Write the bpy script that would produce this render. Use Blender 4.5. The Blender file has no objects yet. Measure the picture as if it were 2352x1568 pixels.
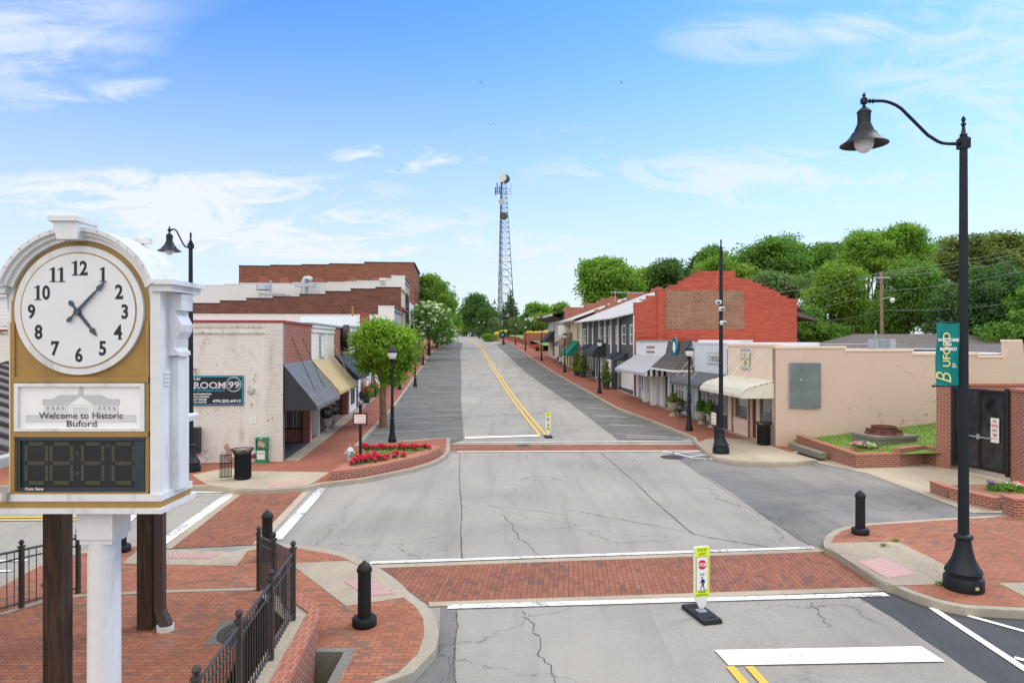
import bpy, bmesh, math, random
import numpy as np
from mathutils import Vector, Matrix
from mathutils.geometry import tessellate_polygon
DEBUG = False
S = bpy.context.scene
COL = S.collection
# ------------------------------------------------------------------ camera
H, F = 4.8, 1568.0            # camera height (m), focal length in survey units (frame 2352 x 1568)
cam = bpy.data.objects.new('camera', bpy.data.cameras.new('camera')); COL.objects.link(cam)
cam.location = (0, 0, H); cam.rotation_euler = (math.radians(90), 0, 0)
cam.data.sensor_width = 36; cam.data.lens = 24; cam.data.clip_end = 3000; cam.data.clip_start = .1
S.camera = cam
S.view_settings.view_transform = 'Standard'; S.view_settings.look = 'None'
S.view_settings.exposure = 0.06; S.view_settings.gamma = 1
S.cycles.max_bounces = 6; S.cycles.transparent_max_bounces = 6
S.cycles.sample_clamp_indirect = 4
# ------------------------------------------------------------------ world + sun
SUN_EL, SUN_AZ = math.radians(48), math.radians(62)   # azimuth clockwise from +Y (view direction)
w = bpy.data.worlds.new('World'); S.world = w; w.use_nodes = True
nt = w.node_tree; nt.nodes.clear()
def wn(t, **k):
    n = nt.nodes.new(t)
    for a, b in k.items(): setattr(n, a, b)
    return n
def wl(a, b): nt.links.new(a, b)
def wm(op, a, b=None, clamp=False):
    n = wn('ShaderNodeMath', operation=op, use_clamp=clamp)
    for i, v in enumerate((a, b)):
        if v is None: continue
        if isinstance(v, (int, float)): n.inputs[i].default_value = v
        else: wl(v, n.inputs[i])
    return n.outputs[0]
def wmix(f, a, b, bt='MIX'):
    n = wn('ShaderNodeMix', data_type='RGBA', blend_type=bt)
    for i, v in ((0, f), (6, a), (7, b)):
        if isinstance(v, (int, float)): n.inputs[i].default_value = v
        elif isinstance(v, tuple): n.inputs[i].default_value = v + (1,)
        else: wl(v, n.inputs[i])
    return n.outputs[2]
sky = wn('ShaderNodeTexSky', sky_type='NISHITA'); sky.sun_disc = False
sky.sun_elevation = SUN_EL; sky.sun_rotation = SUN_AZ; sky.air_density = 1.0; sky.dust_density = .6; sky.ozone_density = 2.0
tc = wn('ShaderNodeTexCoord'); sp = wn('ShaderNodeSeparateXYZ'); wl(tc.outputs['Generated'], sp.inputs[0])
x, y, z = sp.outputs
den = wm('ADD', wm('MAXIMUM', z, 0.0), .10)
cb = wn('ShaderNodeCombineXYZ'); wl(wm('DIVIDE', x, den), cb.inputs[0]); wl(wm('DIVIDE', y, den), cb.inputs[1])
def wnoise(scale, detail, rough, dist, sx=1, sy=1, off=(0,0,0)):
    mp = wn('ShaderNodeMapping'); mp.inputs['Scale'].default_value = (sx, sy, 1); mp.inputs['Location'].default_value = off
    mp.inputs['Rotation'].default_value = (0, 0, .35)
    wl(cb.outputs[0], mp.inputs[0])
    n = wn('ShaderNodeTexNoise'); n.inputs['Scale'].default_value = scale; n.inputs['Detail'].default_value = detail
    n.inputs['Roughness'].default_value = rough; n.inputs['Distortion'].default_value = dist
    wl(mp.outputs[0], n.inputs[0]); return n.outputs[0]
def wramp(v, a, b):
    n = wn('ShaderNodeMapRange', clamp=True, interpolation_type='SMOOTHSTEP'); wl(v, n.inputs[0])
    n.inputs[1].default_value = a; n.inputs[2].default_value = b; return n.outputs[0]
big = wramp(wnoise(.55, 3, .5, .2, .8, 1.0, (5.3, 4.2, 0)), .40, .62)
wisp = wramp(wnoise(1.5, 9, .66, 1.1, .40, 1.5, (2.9, 7.3, 0)), .44, .70)
veil = wm('MULTIPLY', big, .50)
cl = wm('ADD', wm('MULTIPLY', wisp, wm('ADD', wm('MULTIPLY', big, .85), .12)), veil, True)
# drifts of cirrus at their bearings (x/y) and heights (z/y)
den2 = wm('MAXIMUM', y, .05); u_, v_ = wm('DIVIDE', x, den2), wm('DIVIDE', z, den2); drift = None
for cu, cv, ru, rv, am in ((-.157, .268, .13, .026, 1.), (-.45, .205, .40, .06, .9), (-.30, .165, .42, .06, .9), (-.76, .44, .26, .15, .42), (-.62, .375, .13, .03, .6), (.34, .44, .13, .04, .4), (.74, .36, .28, .22, .5), (.33, .235, .42, .06, .65), (.08, .12, .40, .05, .6), (.52, .46, .1, .03, .5), (.10, .30, .12, .03, .3)):
    e_ = wm('ADD', wm('POWER', wm('ABSOLUTE', wm('DIVIDE', wm('SUBTRACT', u_, cu), ru)), 2.0), wm('POWER', wm('ABSOLUTE', wm('DIVIDE', wm('SUBTRACT', v_, cv), rv)), 2.0))
    k_ = wm('MULTIPLY', wramp(e_, 1.5, .0), am); drift = k_ if drift is None else wm('MAXIMUM', drift, k_)
cb2 = wn('ShaderNodeCombineXYZ'); wl(u_, cb2.inputs[0]); wl(wm('MULTIPLY', v_, 3.2), cb2.inputs[1]); cb_keep = cb; cb = cb2
dn = wramp(wnoise(5.5, 9, .66, 1.3, 1, 1, (1.3, .4, 0)), .34, .60); dn2 = wramp(wnoise(2.2, 6, .6, .6, 1, 1, (4.3, 2.4, 0)), .35, .6)
front = wramp(y, .05, .3); drift = wm('MULTIPLY', wm('MULTIPLY', drift, front), wm('ADD', wm('MULTIPLY', dn, .85), wm('ADD', wm('MULTIPLY', dn2, .3), .12)))
cl = wm('ADD', wm('MULTIPLY', cl, .45), drift, True)
haze = wramp(z, .47, -.05)                # the air whitens towards the horizon
haze = wm('POWER', haze, 1.0)
cover = wm('MAXIMUM', cl, wm('MULTIPLY', haze, .96), True)
# deep blue in front; unseen sky behind, left and overhead brightened as fill light
STR = .12
base = wmix(1.0, sky.outputs[0], (.76, 1.34, 1.96), 'MULTIPLY')
cloudc = wmix(wramp(z, .0, .5), (7.1, 7.5, 8.0), (6.9, 7.6, 8.4))
skyc = wmix(cover, base, cloudc)
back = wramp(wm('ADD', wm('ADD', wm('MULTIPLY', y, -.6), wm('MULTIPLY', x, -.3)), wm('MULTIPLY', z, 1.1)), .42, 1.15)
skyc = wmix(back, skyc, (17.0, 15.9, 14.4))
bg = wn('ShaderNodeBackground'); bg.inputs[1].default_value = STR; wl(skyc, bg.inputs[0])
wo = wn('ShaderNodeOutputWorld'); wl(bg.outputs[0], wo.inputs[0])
sl = bpy.data.lights.new('sun', 'SUN'); sl.energy = 1.6; sl.angle = math.radians(20); sl.color = (1, .93, .83)
so = bpy.data.objects.new('sun', sl); COL.objects.link(so)
sd = Vector((math.sin(SUN_AZ) * math.cos(SUN_EL), math.cos(SUN_AZ) * math.cos(SUN_EL), math.sin(SUN_EL)))
so.rotation_euler = sd.to_track_quat('Z', 'Y').to_euler(); so.location = (30, 20, 60)
# ------------------------------------------------------------------ terrain
TZ = [(-60, 0), (32, 0), (40, .1), (48, .22), (55.5, .42), (65, .75), (76, 1.18), (85, 1.55), (94, 1.95), (106, 2.5), (118, 3.05),
      (135, 3.85), (150, 4.5), (165, 5.15), (180, 5.7), (200, 6.2), (260, 6.9), (700, 8)]
def zt(Y):
    for (a, za), (b, zb) in zip(TZ, TZ[1:]):
        if Y <= b: return za + (zb - za) * (Y - a) / (b - a)
    return 8
def G(px, py, off=0.0):
    """survey reading -> ground point (X, Y) at height off above the terrain"""
    Y = 3.0
    f = lambda Y: (H - (py - 784) * Y / F) - (zt(Y) + off)
    while f(Y) > 0 and Y < 260: Y += .5
    lo, hi = Y - .5, Y
    for _ in range(24):
        m = (lo + hi) / 2
        if f(m) > 0: lo = m
        else: hi = m
    return ((px - 1176) * hi / F, hi)
def at(px, py, Y): return Vector(((px - 1176) * Y / F, Y, H - (py - 784) * Y / F))
def gp(pts, off=0.0): return [G(a, b, off) if not (isinstance(a, str)) else b for a, b in pts]
TH = math.atan(.083)                     # street heading, about 5 degrees left of the view
def RX(Y): return 11.7 - .083 * (Y - 30.3)     # right building line
def LX(Y): return -8.86 - .083 * (Y - 26.4)    # left building line
# ------------------------------------------------------------------ materials
def lin(c): return tuple(((v / 255) / 12.92 if v / 255 <= .04045 else ((v / 255 + .055) / 1.055) ** 2.4) for v in c)
MATS = {}
class NT:
    def __init__(s, name):
        s.m = bpy.data.materials.new(name); s.m.use_nodes = True; s.t = s.m.node_tree; s.t.nodes.clear()
        s.o = s.n('ShaderNodeOutputMaterial'); s.b = s.n('ShaderNodeBsdfPrincipled'); s.l(s.b.outputs[0], s.o.inputs[0])
        s.tc = s.n('ShaderNodeTexCoord'); s.vec = s.tc.outputs['Object']; MATS[name] = s.m
    def n(s, t, **k):
        n = s.t.nodes.new(t)
        for a, b in k.items(): setattr(n, a, b)
        return n
    def l(s, a, b): s.t.links.new(a, b)
    def put(s, sock, v):
        if isinstance(v, (int, float)): sock.default_value = v
        elif isinstance(v, tuple): sock.default_value = v + (1,) if (len(v) == 3 and sock.type == 'RGBA') else v
        else: s.l(v, sock)
    def math(s, op, a, b=None, c=None, clamp=False):
        n = s.n('ShaderNodeMath', operation=op, use_clamp=clamp)
        for i, v in enumerate((a, b, c)):
            if v is not None: s.put(n.inputs[i], v)
        return n.outputs[0]
    def mix(s, f, a, b, bt='MIX'):
        n = s.n('ShaderNodeMix', data_type='RGBA', blend_type=bt)
        for i, v in ((0, f), (6, a), (7, b)): s.put(n.inputs[i], v)
        return n.outputs[2]
    def noise(s, scale, detail=3, rough=.55, dist=0, vec=None, stretch=None):
        v = vec or s.vec
        if stretch:
            mp = s.n('ShaderNodeMapping'); mp.inputs['Scale'].default_value = stretch; s.l(v, mp.inputs[0]); v = mp.outputs[0]
        n = s.n('ShaderNodeTexNoise'); s.l(v, n.inputs[0])
        n.inputs['Scale'].default_value = scale; n.inputs['Detail'].default_value = detail
        n.inputs['Roughness'].default_value = rough; n.inputs['Distortion'].default_value = dist
        return n.outputs[0]
    def ramp(s, v, a, b, lo=0., hi=1.):
        n = s.n('ShaderNodeMapRange', clamp=True, interpolation_type='SMOOTHSTEP'); s.put(n.inputs[0], v)
        n.inputs[1].default_value = a; n.inputs[2].default_value = b; n.inputs[3].default_value = lo; n.inputs[4].default_value = hi
        return n.outputs[0]
    def sep(s, v=None):
        n = s.n('ShaderNodeSeparateXYZ'); s.l(v or s.vec, n.inputs[0]); return n.outputs
    def comb(s, a, b, c=0.):
        n = s.n('ShaderNodeCombineXYZ')
        for i, v in enumerate((a, b, c)): s.put(n.inputs[i], v)
        return n.outputs[0]
    def boxmap(s):
        g = s.n('ShaderNodeNewGeometry'); nx, ny, nz = s.sep(g.outputs['True Normal']); x, y, z = s.sep()
        fx = s.math('GREATER_THAN', s.math('ABSOLUTE', nx), .75); fz = s.math('GREATER_THAN', s.math('ABSOLUTE', nz), .75)
        h = s.math('ADD', s.math('MULTIPLY', x, s.math('SUBTRACT', 1., fx)), s.math('MULTIPLY', y, fx))
        v = s.math('ADD', s.math('MULTIPLY', z, s.math('SUBTRACT', 1., fz)), s.math('MULTIPLY', y, fz))
        return s.comb(h, v)
    def bump(s, h, strength=.3, dist=.01):
        n = s.n('ShaderNodeBump'); n.inputs['Strength'].default_value = strength; n.inputs['Distance'].default_value = dist
        s.put(n.inputs['Height'], h); s.l(n.outputs[0], s.b.inputs['Normal'])
    def fin(s, col, rough=.8, metal=0., spec=.4):
        s.put(s.b.inputs['Base Color'], col); s.put(s.b.inputs['Roughness'], rough)
        s.b.inputs['Metallic'].default_value = metal; s.b.inputs['Specular IOR Level'].default_value = spec
        return s.m
def paint(name, c, rough=.6, var=.18, scale=2.0, metal=0., spec=.4, bump=0., dirt=0.):
    t = NT(name); c = tuple(c)
    a = t.ramp(t.noise(scale, 5, .6), .3, .7); f = t.ramp(t.noise(scale * 9, 4), .35, .65)
    k = t.math('ADD', t.math('MULTIPLY', a, var), t.math('MULTIPLY', f, var * .5))
    col = t.mix(k, c, tuple(v * .45 for v in c))
    if dirt:
        d = t.ramp(t.noise(1.6, 6, .7, .4, stretch=(2.5, 2.5, .35)), .48, .75); col = t.mix(t.math('MULTIPLY', d, dirt), col, (.12, .10, .08))
    if bump: t.bump(t.noise(scale * 30, 3), bump, .01)
    return t.fin(col, rough, metal, spec)
def brick(name, c1, c2, mortar, bw=.215, bh=.075, ms=.008, var=.5, peel=None, stain=.0, rough=.85, bias=0., stretchdirt=0., soft=.25, rows=0.):
    t = NT(name); v = t.boxmap()
    n = t.n('ShaderNodeTexBrick'); t.l(v, n.inputs['Vector']); n.inputs['Scale'].default_value = 1
    n.inputs['Brick Width'].default_value = bw; n.inputs['Row Height'].default_value = bh; n.inputs['Mortar Size'].default_value = ms
    n.inputs['Mortar Smooth'].default_value = .1; n.inputs['Bias'].default_value = bias
    n.inputs['Color1'].default_value = c1 + (1,); n.inputs['Color2'].default_value = c2 + (1,); n.inputs['Mortar'].default_value = mortar + (1,)
    col = n.outputs[0]
    big = t.ramp(t.noise(.5, 5, .6), .3, .7)
    col = t.mix(t.math('MULTIPLY', big, var * .5), col, tuple(x * .5 for x in c1))
    fine = t.ramp(t.noise(14, 3, .6), .3, .7); col = t.mix(t.math('MULTIPLY', fine, soft), col, tuple(min(1, x * 1.25) for x in c2))
    if stain:
        d = t.ramp(t.noise(1.1, 6, .7, .3, stretch=(1.6, 1.6, .5)), .5, .78); col = t.mix(t.math('MULTIPLY', d, stain), col, (.05, .035, .028))
    if rows:
        rn = t.ramp(t.noise(1.4, 5, .75, stretch=(.35, .35, 5.5)), .38, .66); col = t.mix(t.math('MULTIPLY', rn, .5 * rows), col, tuple(min(1, x_ * 1.55) for x_ in c2))
        rn = t.ramp(t.noise(2.2, 5, .8, stretch=(.3, .3, 7.)), .5, .68); col = t.mix(t.math('MULTIPLY', rn, .5 * rows), col, tuple(x_ * .45 for x_ in c1))
    if peel:
        pc, amt = peel
        p = t.math('ADD', t.noise(1.3, 2), t.math('MULTIPLY', t.noise(9, 5, .75), .9))
        _, _, z = t.sep(); low = t.ramp(z, 1.0, .0, 0, .09)
        col = t.mix(t.ramp(t.math('ADD', p, low), 1.16 - amt, 1.19 - amt), col, pc)
        p2 = t.ramp(t.noise(22, 4, .7), .66 , .72); col = t.mix(t.math('MULTIPLY', p2, .45), col, tuple(x * .5 for x in c1))
    h = t.math('SUBTRACT', t.math('MULTIPLY', fine, .3), n.outputs[1]); t.bump(h, .45, .012)
    return t.fin(col, rough, 0, .3)
def paver(name, c1, c2, dark, bw=.2, bh=.1, rot=0., darkamt=.12, mort=(.16, .1, .08)):
    t = NT(name); x, y, z = t.sep()
    mp = t.n('ShaderNodeMapping'); t.l(t.vec, mp.inputs[0]); mp.inputs['Rotation'].default_value = (0, 0, rot); v = mp.outputs[0]
    dn = t.n('ShaderNodeTexNoise'); t.l(v, dn.inputs[0]); dn.inputs['Scale'].default_value = 1.1
    n = t.n('ShaderNodeTexBrick'); t.l(v, n.inputs['Vector']); n.inputs['Scale'].default_value = 1
    n.inputs['Brick Width'].default_value = bw; n.inputs['Row Height'].default_value = bh; n.inputs['Mortar Size'].default_value = .0085
    n.inputs['Color1'].default_value = c1 + (1,); n.inputs['Color2'].default_value = c2 + (1,); n.inputs['Mortar'].default_value = mort + (1,)
    # single darker bricks: one random value per brick
    vx, vy, vz = t.sep(v)
    row = t.math('FLOOR', t.math('DIVIDE', vy, bh)); sh = t.math('MULTIPLY', t.math('MODULO', t.math('ABSOLUTE', row), 2.), .5)
    cx = t.math('FLOOR', t.math('SUBTRACT', t.math('DIVIDE', vx, bw), sh))
    wn_ = t.n('ShaderNodeTexWhiteNoise', noise_dimensions='2D'); t.l(t.comb(cx, row), wn_.inputs['Vector'])
    clus = t.ramp(t.noise(.55, 3), .42, .7, 0, darkamt * 2.2)
    dk = t.math('LESS_THAN', wn_.outputs[0], t.math('ADD', clus, darkamt * .35))
    col = t.mix(t.math('MULTIPLY', dk, .8), n.outputs[0], dark)
    col = t.mix(n.outputs[1], col, mort)
    stn = t.ramp(t.noise(.35, 5, .65), .35, .7); col = t.mix(t.math('MULTIPLY', stn, .38), col, tuple(v_ * .62 for v_ in c1))
    pale = t.ramp(t.noise(.8, 6, .7), .56, .8); col = t.mix(t.math('MULTIPLY', pale, .35), col, (.42, .30, .24))
    fine = t.noise(55, 3); col = t.mix(t.ramp(fine, .35, .7, 0, .25), col, tuple(v_ * .6 for v_ in c1))
    t.bump(t.math('SUBTRACT', t.math('MULTIPLY', fine, .2), n.outputs[1]), .4, .01)
    return t.fin(col, .85, 0, .25)
def asphalt(name, c, stain=.35, streak=None, cracks=.5, pot=.6, warm=.1):
    t = NT(name)
    sp_ = t.noise(60, 3, .8); col = t.mix(t.ramp(sp_, .3, .7), tuple(v * .62 for v in c), tuple(min(1, v * 1.28) for v in c))
    g2 = t.ramp(t.noise(11, 5, .8), .35, .66); col = t.mix(t.math('MULTIPLY', g2, .28), col, tuple(v * .6 for v in c)); g3 = t.ramp(t.noise(2.6, 6, .75), .5, .72); col = t.mix(t.math('MULTIPLY', g3, .25), col, tuple(v * .62 for v in c))
    b = t.ramp(t.noise(.22, 6, .62, .3), .42, .72); col = t.mix(t.math('MULTIPLY', b, stain), col, tuple(v * .45 for v in c))
    b2 = t.ramp(t.noise(.13, 4, .6, .2), .45, .7); col = t.mix(t.math('MULTIPLY', b2, warm), col, (c[0] * 1.35, c[1] * 1.3, c[2] * 1.2))
    if streak:
        d = t.ramp(t.noise(1.2, 6, .7, .6, stretch=streak), .42, .62); col = t.mix(t.math('MULTIPLY', d, .5), col, tuple(v * 1.9 for v in c))
        d2 = t.ramp(t.noise(2.1, 6, .75, .5, stretch=streak), .5, .7); col = t.mix(t.math('MULTIPLY', d2, .8), col, tuple(v * .38 for v in c))
    if stain and not streak:
        tr_ = t.ramp(t.noise(1., 5, .6, .2, stretch=(1.5, .10, 1)), .46, .68); col = t.mix(t.math('MULTIPLY', tr_, .30), col, tuple(v * .5 for v in c))
        oil = t.ramp(t.noise(.9, 6, .75, .3), .58, .74); col = t.mix(t.math('MULTIPLY', oil, .30), col, tuple(v * .35 for v in c))
    # cracks: edges of large distorted cells
    if cracks:
        nz = t.n('ShaderNodeTexNoise'); t.l(t.vec, nz.inputs[0]); nz.inputs['Scale'].default_value = .9; nz.inputs['Detail'].default_value = 8; nz.inputs['Roughness'].default_value = .7
        vv = t.n('ShaderNodeVectorMath', operation='MULTIPLY_ADD'); t.l(nz.outputs['Color'], vv.inputs[0]); vv.inputs[1].default_value = (1.5, 1.5, 0); t.l(t.vec, vv.inputs[2])
        vo = t.n('ShaderNodeTexVoronoi', feature='DISTANCE_TO_EDGE'); t.l(vv.outputs[0], vo.inputs[0]); vo.inputs['Scale'].default_value = .27
        m = t.ramp(t.noise(.16, 2), .42, .52)
        k = t.math('MULTIPLY', t.ramp(vo.outputs[0], .0048, .0014), m); col = t.mix(t.math('MULTIPLY', k, cracks), col, (.035, .033, .03))
    if pot:
        p = t.ramp(t.noise(6, 4, .7, stretch=(.7, 1.4, 1)), .655, .69); pm = t.ramp(t.noise(.33, 3), .46, .6)
        col = t.mix(t.math('MULTIPLY', t.math('MULTIPLY', p, pm), pot), col, (.05, .05, .05))
    t.bump(sp_, .35, .008)
    return t.fin(col, .9, 0, .25)
ASPH = lin((206, 205, 202))
asphalt('asphalt', (.355, .34, .312), stain=.4, warm=.25)
asphalt('asphalt_dark', (.20, .198, .195), stain=.85, warm=1., cracks=.6, pot=.8)
asphalt('asphalt_fresh', (.085, .09, .098), stain=.3, cracks=.0, pot=.2)
asphalt('asphalt_parking', (.15, .146, .138), stain=.5, streak=(.35, 3.0, 1), cracks=.4)
asphalt('concrete', (.47, .405, .31), stain=.5, cracks=.25, pot=0, warm=.2)
asphalt('kerb_concrete', (.45, .40, .32), stain=.5, cracks=.0, pot=.3, warm=.2)
asphalt('stone', (.25, .24, .21), stain=.7, cracks=.0, pot=.4, warm=.2)
R1, R2 = (.375, .13, .070), (.46, .195, .108)
paver('paver_plaza', R1, R2, (.20, .135, .10), darkamt=.19)
paver('paver_walk', (.34, .11, .066), (.43, .16, .095), (.2, .1, .08), darkamt=.06)
paver('paver_cross', (.275, .102, .062), (.36, .15, .092), (.15, .09, .075), darkamt=.15, rot=math.pi / 2 + TH, bw=.2, bh=.1, mort=(.13, .075, .06))
def worn(name, c, amt):
    t = NT(name); n = t.math('ADD', t.math('MULTIPLY', t.noise(.6, 2), .5), t.math('MULTIPLY', t.noise(9, 6, .75), .6))
    col = t.mix(t.ramp(n, .66 - amt, .72 - amt), c, (.33, .33, .325)); fine = t.noise(70, 3)
    col = t.mix(t.ramp(fine, .55, .75, 0, .4), col, tuple(v * .6 for v in c)); return t.fin(col, .8, 0, .25)
worn('road_white', (.80, .80, .79), .085); worn('road_white_fresh', (.82, .82, .80), .0)
worn('road_faint', (.55, .55, .54), .10); worn('road_yellow', (.72, .46, .08), .05)
t = NT('lawn'); a = t.noise(2.2, 5, .6); b = t.noise(40, 4, .8)
col = t.mix(t.ramp(a, .3, .7), (.16, .31, .05), (.27, .42, .08)); col = t.mix(t.ramp(b, .35, .7, 0, .6), col, (.05, .12, .02))
col = t.mix(t.ramp(t.noise(.7, 4), .55, .75, 0, .6), col, (.26, .2, .09)); t.bump(b, .8, .05); t.fin(col, .9)
t = NT('earth'); col = t.mix(t.ramp(t.noise(3, 5), .3, .7), (.12, .13, .05), (.2, .16, .1)); t.fin(col, .95)
t = NT('mulch'); b = t.noise(38, 5, .85, .6, stretch=(1, .5, 1)); col = t.mix(t.ramp(b, .35, .65), (.13, .06, .03), (.50, .29, .15)); t.bump(b, 1.0, .05); t.fin(col, .95)
# walls
brick('brick_cream_worn', (.60, .56, .47), (.68, .64, .57), (.30, .25, .18), var=.4, peel=((.22, .17, .08), .09), stain=.8)
brick('brick_cream_paint', (.68, .645, .59), (.74, .70, .65), (.60, .565, .51), var=.22, peel=((.38, .22, .17), .022), stain=.4)
brick('brick_white_paint', (.74, .74, .72), (.80, .80, .78), (.66, .66, .64), var=.12, stain=.12)
brick('brick_ivory_paint', (.74, .70, .60), (.80, .76, .66), (.62, .58, .50), var=.12, stain=.12)
brick('brick_red', (.23, .065, .045), (.34, .11, .07), (.40, .28, .22), var=.5, stain=.4, ms=.011, bh=.09, rows=.5)
brick('brick_brown', (.095, .04, .029), (.20, .082, .054), (.18, .11, .08), var=.8, stain=.6, bw=.6, bh=.24, ms=.03, rows=1.)
brick('brick_tall', (.15, .056, .036), (.26, .10, .062), (.22, .13, .10), var=.6, stain=.4, bw=.7, bh=.28, ms=.03, rows=.8)
brick('brick_low', (.33, .085, .05), (.24, .07, .05), (.46, .36, .28), var=.3, ms=.012, stain=.1)
brick('brick_cap', (.36, .11, .07), (.42, .15, .09), (.40, .28, .22), bw=.1, bh=.22, ms=.01, var=.3)
brick('brick_red_paint', (.37, .066, .042), (.46, .10, .062), (.22, .04, .026), var=.4, peel=((.62, .30, .22), -.10), stain=.25, bw=.42, bh=.152, ms=.014, rows=.6)
brick('brick_old_sign', (.13, .06, .042), (.25, .125, .08), (.48, .33, .21), var=.8, ms=.022, bw=.36, bh=.14, stain=.7, rows=1.1)
t = NT('stucco_pink'); b = t.noise(25, 4); big = t.ramp(t.noise(.4, 5, .6), .3, .75)
col = t.mix(big, (.67, .50, .41), (.61, .475, .395))
x_, y_, z_ = t.sep(); low = t.ramp(t.math('ADD', z_, t.math('MULTIPLY', t.noise(1.2, 4), 1.2)), 1.5, .7)
col = t.mix(t.math('MULTIPLY', low, .45), col, (.46, .34, .2))
nz = t.n('ShaderNodeTexNoise'); t.l(t.vec, nz.inputs[0]); nz.inputs['Scale'].default_value = 2; nz.inputs['Detail'].default_value = 6
vv = t.n('ShaderNodeVectorMath', operation='MULTIPLY_ADD'); t.l(nz.outputs['Color'], vv.inputs[0]); vv.inputs[1].default_value = (.6, .6, .6); t.l(t.vec, vv.inputs[2])
vo = t.n('ShaderNodeTexVoronoi', feature='DISTANCE_TO_EDGE'); t.l(vv.outputs[0], vo.inputs[0]); vo.inputs['Scale'].default_value = .45
col = t.mix(t.math('MULTIPLY', t.math('MULTIPLY', t.ramp(vo.outputs[0], .006, .002), t.ramp(t.noise(.5, 2), .45, .6)), .5), col, (.2, .12, .09))
col = t.mix(t.ramp(t.noise(1.0, 3), .68, .75, 0, .4), col, (.55, .28, .16)); t.bump(b, .25, .01); t.fin(col, .9)
paint('stucco_peach', (.84, .66, .52), .9, .1, 1.5)
paint('white_paint', (.78, .78, .77), .5, .08, 1.5, dirt=.06)
paint('white_metal', (.70, .715, .73), .42, .12, 1.2, dirt=.42)
paint('white_roof', (.72, .74, .77), .6, .25, .8, dirt=.25)
paint('white_trim', (.80, .80, .78), .6, .1, 3)
paint('coping_red', (.30, .05, .05), .6, .3, 2)
paint('coping_grey', (.35, .38, .39), .6, .3, 2)
paint('coping_dark', (.05, .04, .04), .7, .4, 2)
paint('gold', (.37, .22, .065), .55, .22, 4, dirt=.2)
paint('face_white', (.69, .71, .735), .5, .05, 1)
paint('ink', (.012, .016, .024), .5, .1)
paint('hand_blue', (.05, .075, .10), .4, .2)
paint('grey_art', (.50, .51, .53), .6, .05); paint('grey_art_light', (.62, .63, .65), .6, .05); paint('grey_art_dark', (.36, .37, .39), .6, .05)
paint('led_black', (.022, .023, .024), .25, .4, 3); paint('led_frame', (.03, .05, .065), .35, .3, 3)
paint('led_dot', (.23, .23, .15), .5, .1)
paint('iron_black', (.010, .011, .013), .5, .4, 3, spec=.35, bump=.1)
paint('iron_navy', (.007, .012, .019), .48, .4, 3, spec=.35)
paint('fence_iron', (.055, .048, .045), .45, .4, 5)
t = NT('wood'); g = t.noise(2.5, 6, .7, .5, stretch=(9, 9, .6)); col = t.mix(t.ramp(g, .3, .7), (.018, .010, .006), (.075, .042, .024)); t.bump(g, .3, .01); t.fin(col, .75)
paint('downspout', (.075, .05, .042), .45, .15)
paint('pvc', (.75, .75, .73), .5, .1)
paint('roof_brown', (.21, .19, .18), .5, .2, 2); paint('roof_brown_dark', (.06, .05, .05), .6, .2)
paint('sign_black', (.015, .02, .03), .6, .3, 3); paint('cyan', (.02, .42, .62), .6, .1); paint('letter_white', (.82, .82, .83), .6, .08, 6)
paint('letter_silver', (.66, .68, .72), .6, .15, 8)
paint('green_box', (.01, .28, .13), .4, .2); paint('green_dark', (.008, .15, .075), .5, .2)
paint('paper', (.76, .76, .72), .8, .1); paint('paper_tan', (.5, .42, .28), .8, .3, 8)
paint('teal', (.0, .21, .20), .7, .15, 4); paint('banner_yellow', (.74, .70, .30), .7, .1); 
paint('fluor_yellow', (.72, .88, .02), .45, .04); paint('stop_red', (.62, .01, .02), .45, .05)
paint('rubber', (.02, .02, .022), .7, .3, 8)
paint('pink_tile', (.55, .36, .34), .8, .2, 6); paint('pink_tile_dark', (.46, .27, .26), .8, .2, 6)
paint('manhole', (.075, .06, .055), .6, .5, 9, bump=.4)
paint('rust', (.17, .065, .05), .75, .6, 6, bump=.3)
paint('silver_paint', (.55, .57, .60), .4, .15, 6, metal=.3)
paint('galv', (.50, .53, .55), .45, .25, 5, metal=.5); paint('galv_sheet', (.30, .36, .37), .5, .3, 2, metal=.2)
paint('awning_grey', (.20, .203, .21), .6, .5, 1.6, dirt=.35); paint('awning_side', (.025, .03, .04), .6, .2)
paint('awning_tan', (.62, .47, .25), .6, .25, 1.5, dirt=.35); paint('awning_black', (.035, .04, .047), .65, .35, 3)
paint('awning_cream', (.74, .71, .58), .55, .12, 1.5, dirt=.3); paint('awning_charcoal', (.12, .118, .12), .65, .2, 3)
paint('awning_green', (.0, .18, .12), .7, .25, 3)
paint('grey_paint', (.10, .098, .105), .8, .3, 2); paint('grey_light', (.36, .37, .38), .7, .2, 2); paint('blue_grey', (.50, .58, .64), .7, .15, 2)
paint('sky_white', (.68, .72, .76), .7, .08, 1.5); paint('tan_wall', (.62, .52, .34), .8, .1, 1.5); paint('siding', (.72, .68, .60), .7, .12, 2)
paint('brown_frame', (.27, .17, .12), .6, .3, 4); paint('red_door', (.32, .03, .025), .5, .3); paint('black_door', (.02, .02, .022), .4, .3)
t = NT('shingle'); v = t.boxmap(); n = t.n('ShaderNodeTexBrick'); t.l(v, n.inputs['Vector']); n.inputs['Scale'].default_value = 1
n.inputs['Brick Width'].default_value = .3; n.inputs['Row Height'].default_value = .16; n.inputs['Mortar Size'].default_value = .012
n.inputs['Color1'].default_value = (.10, .09, .08, 1); n.inputs['Color2'].default_value = (.16, .14, .13, 1); n.inputs['Mortar'].default_value = (.03, .03, .03, 1)
t.fin(t.mix(t.ramp(t.noise(9, 4), .3, .7, 0, .4), n.outputs[0], (.06, .055, .05)), .9)
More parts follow.
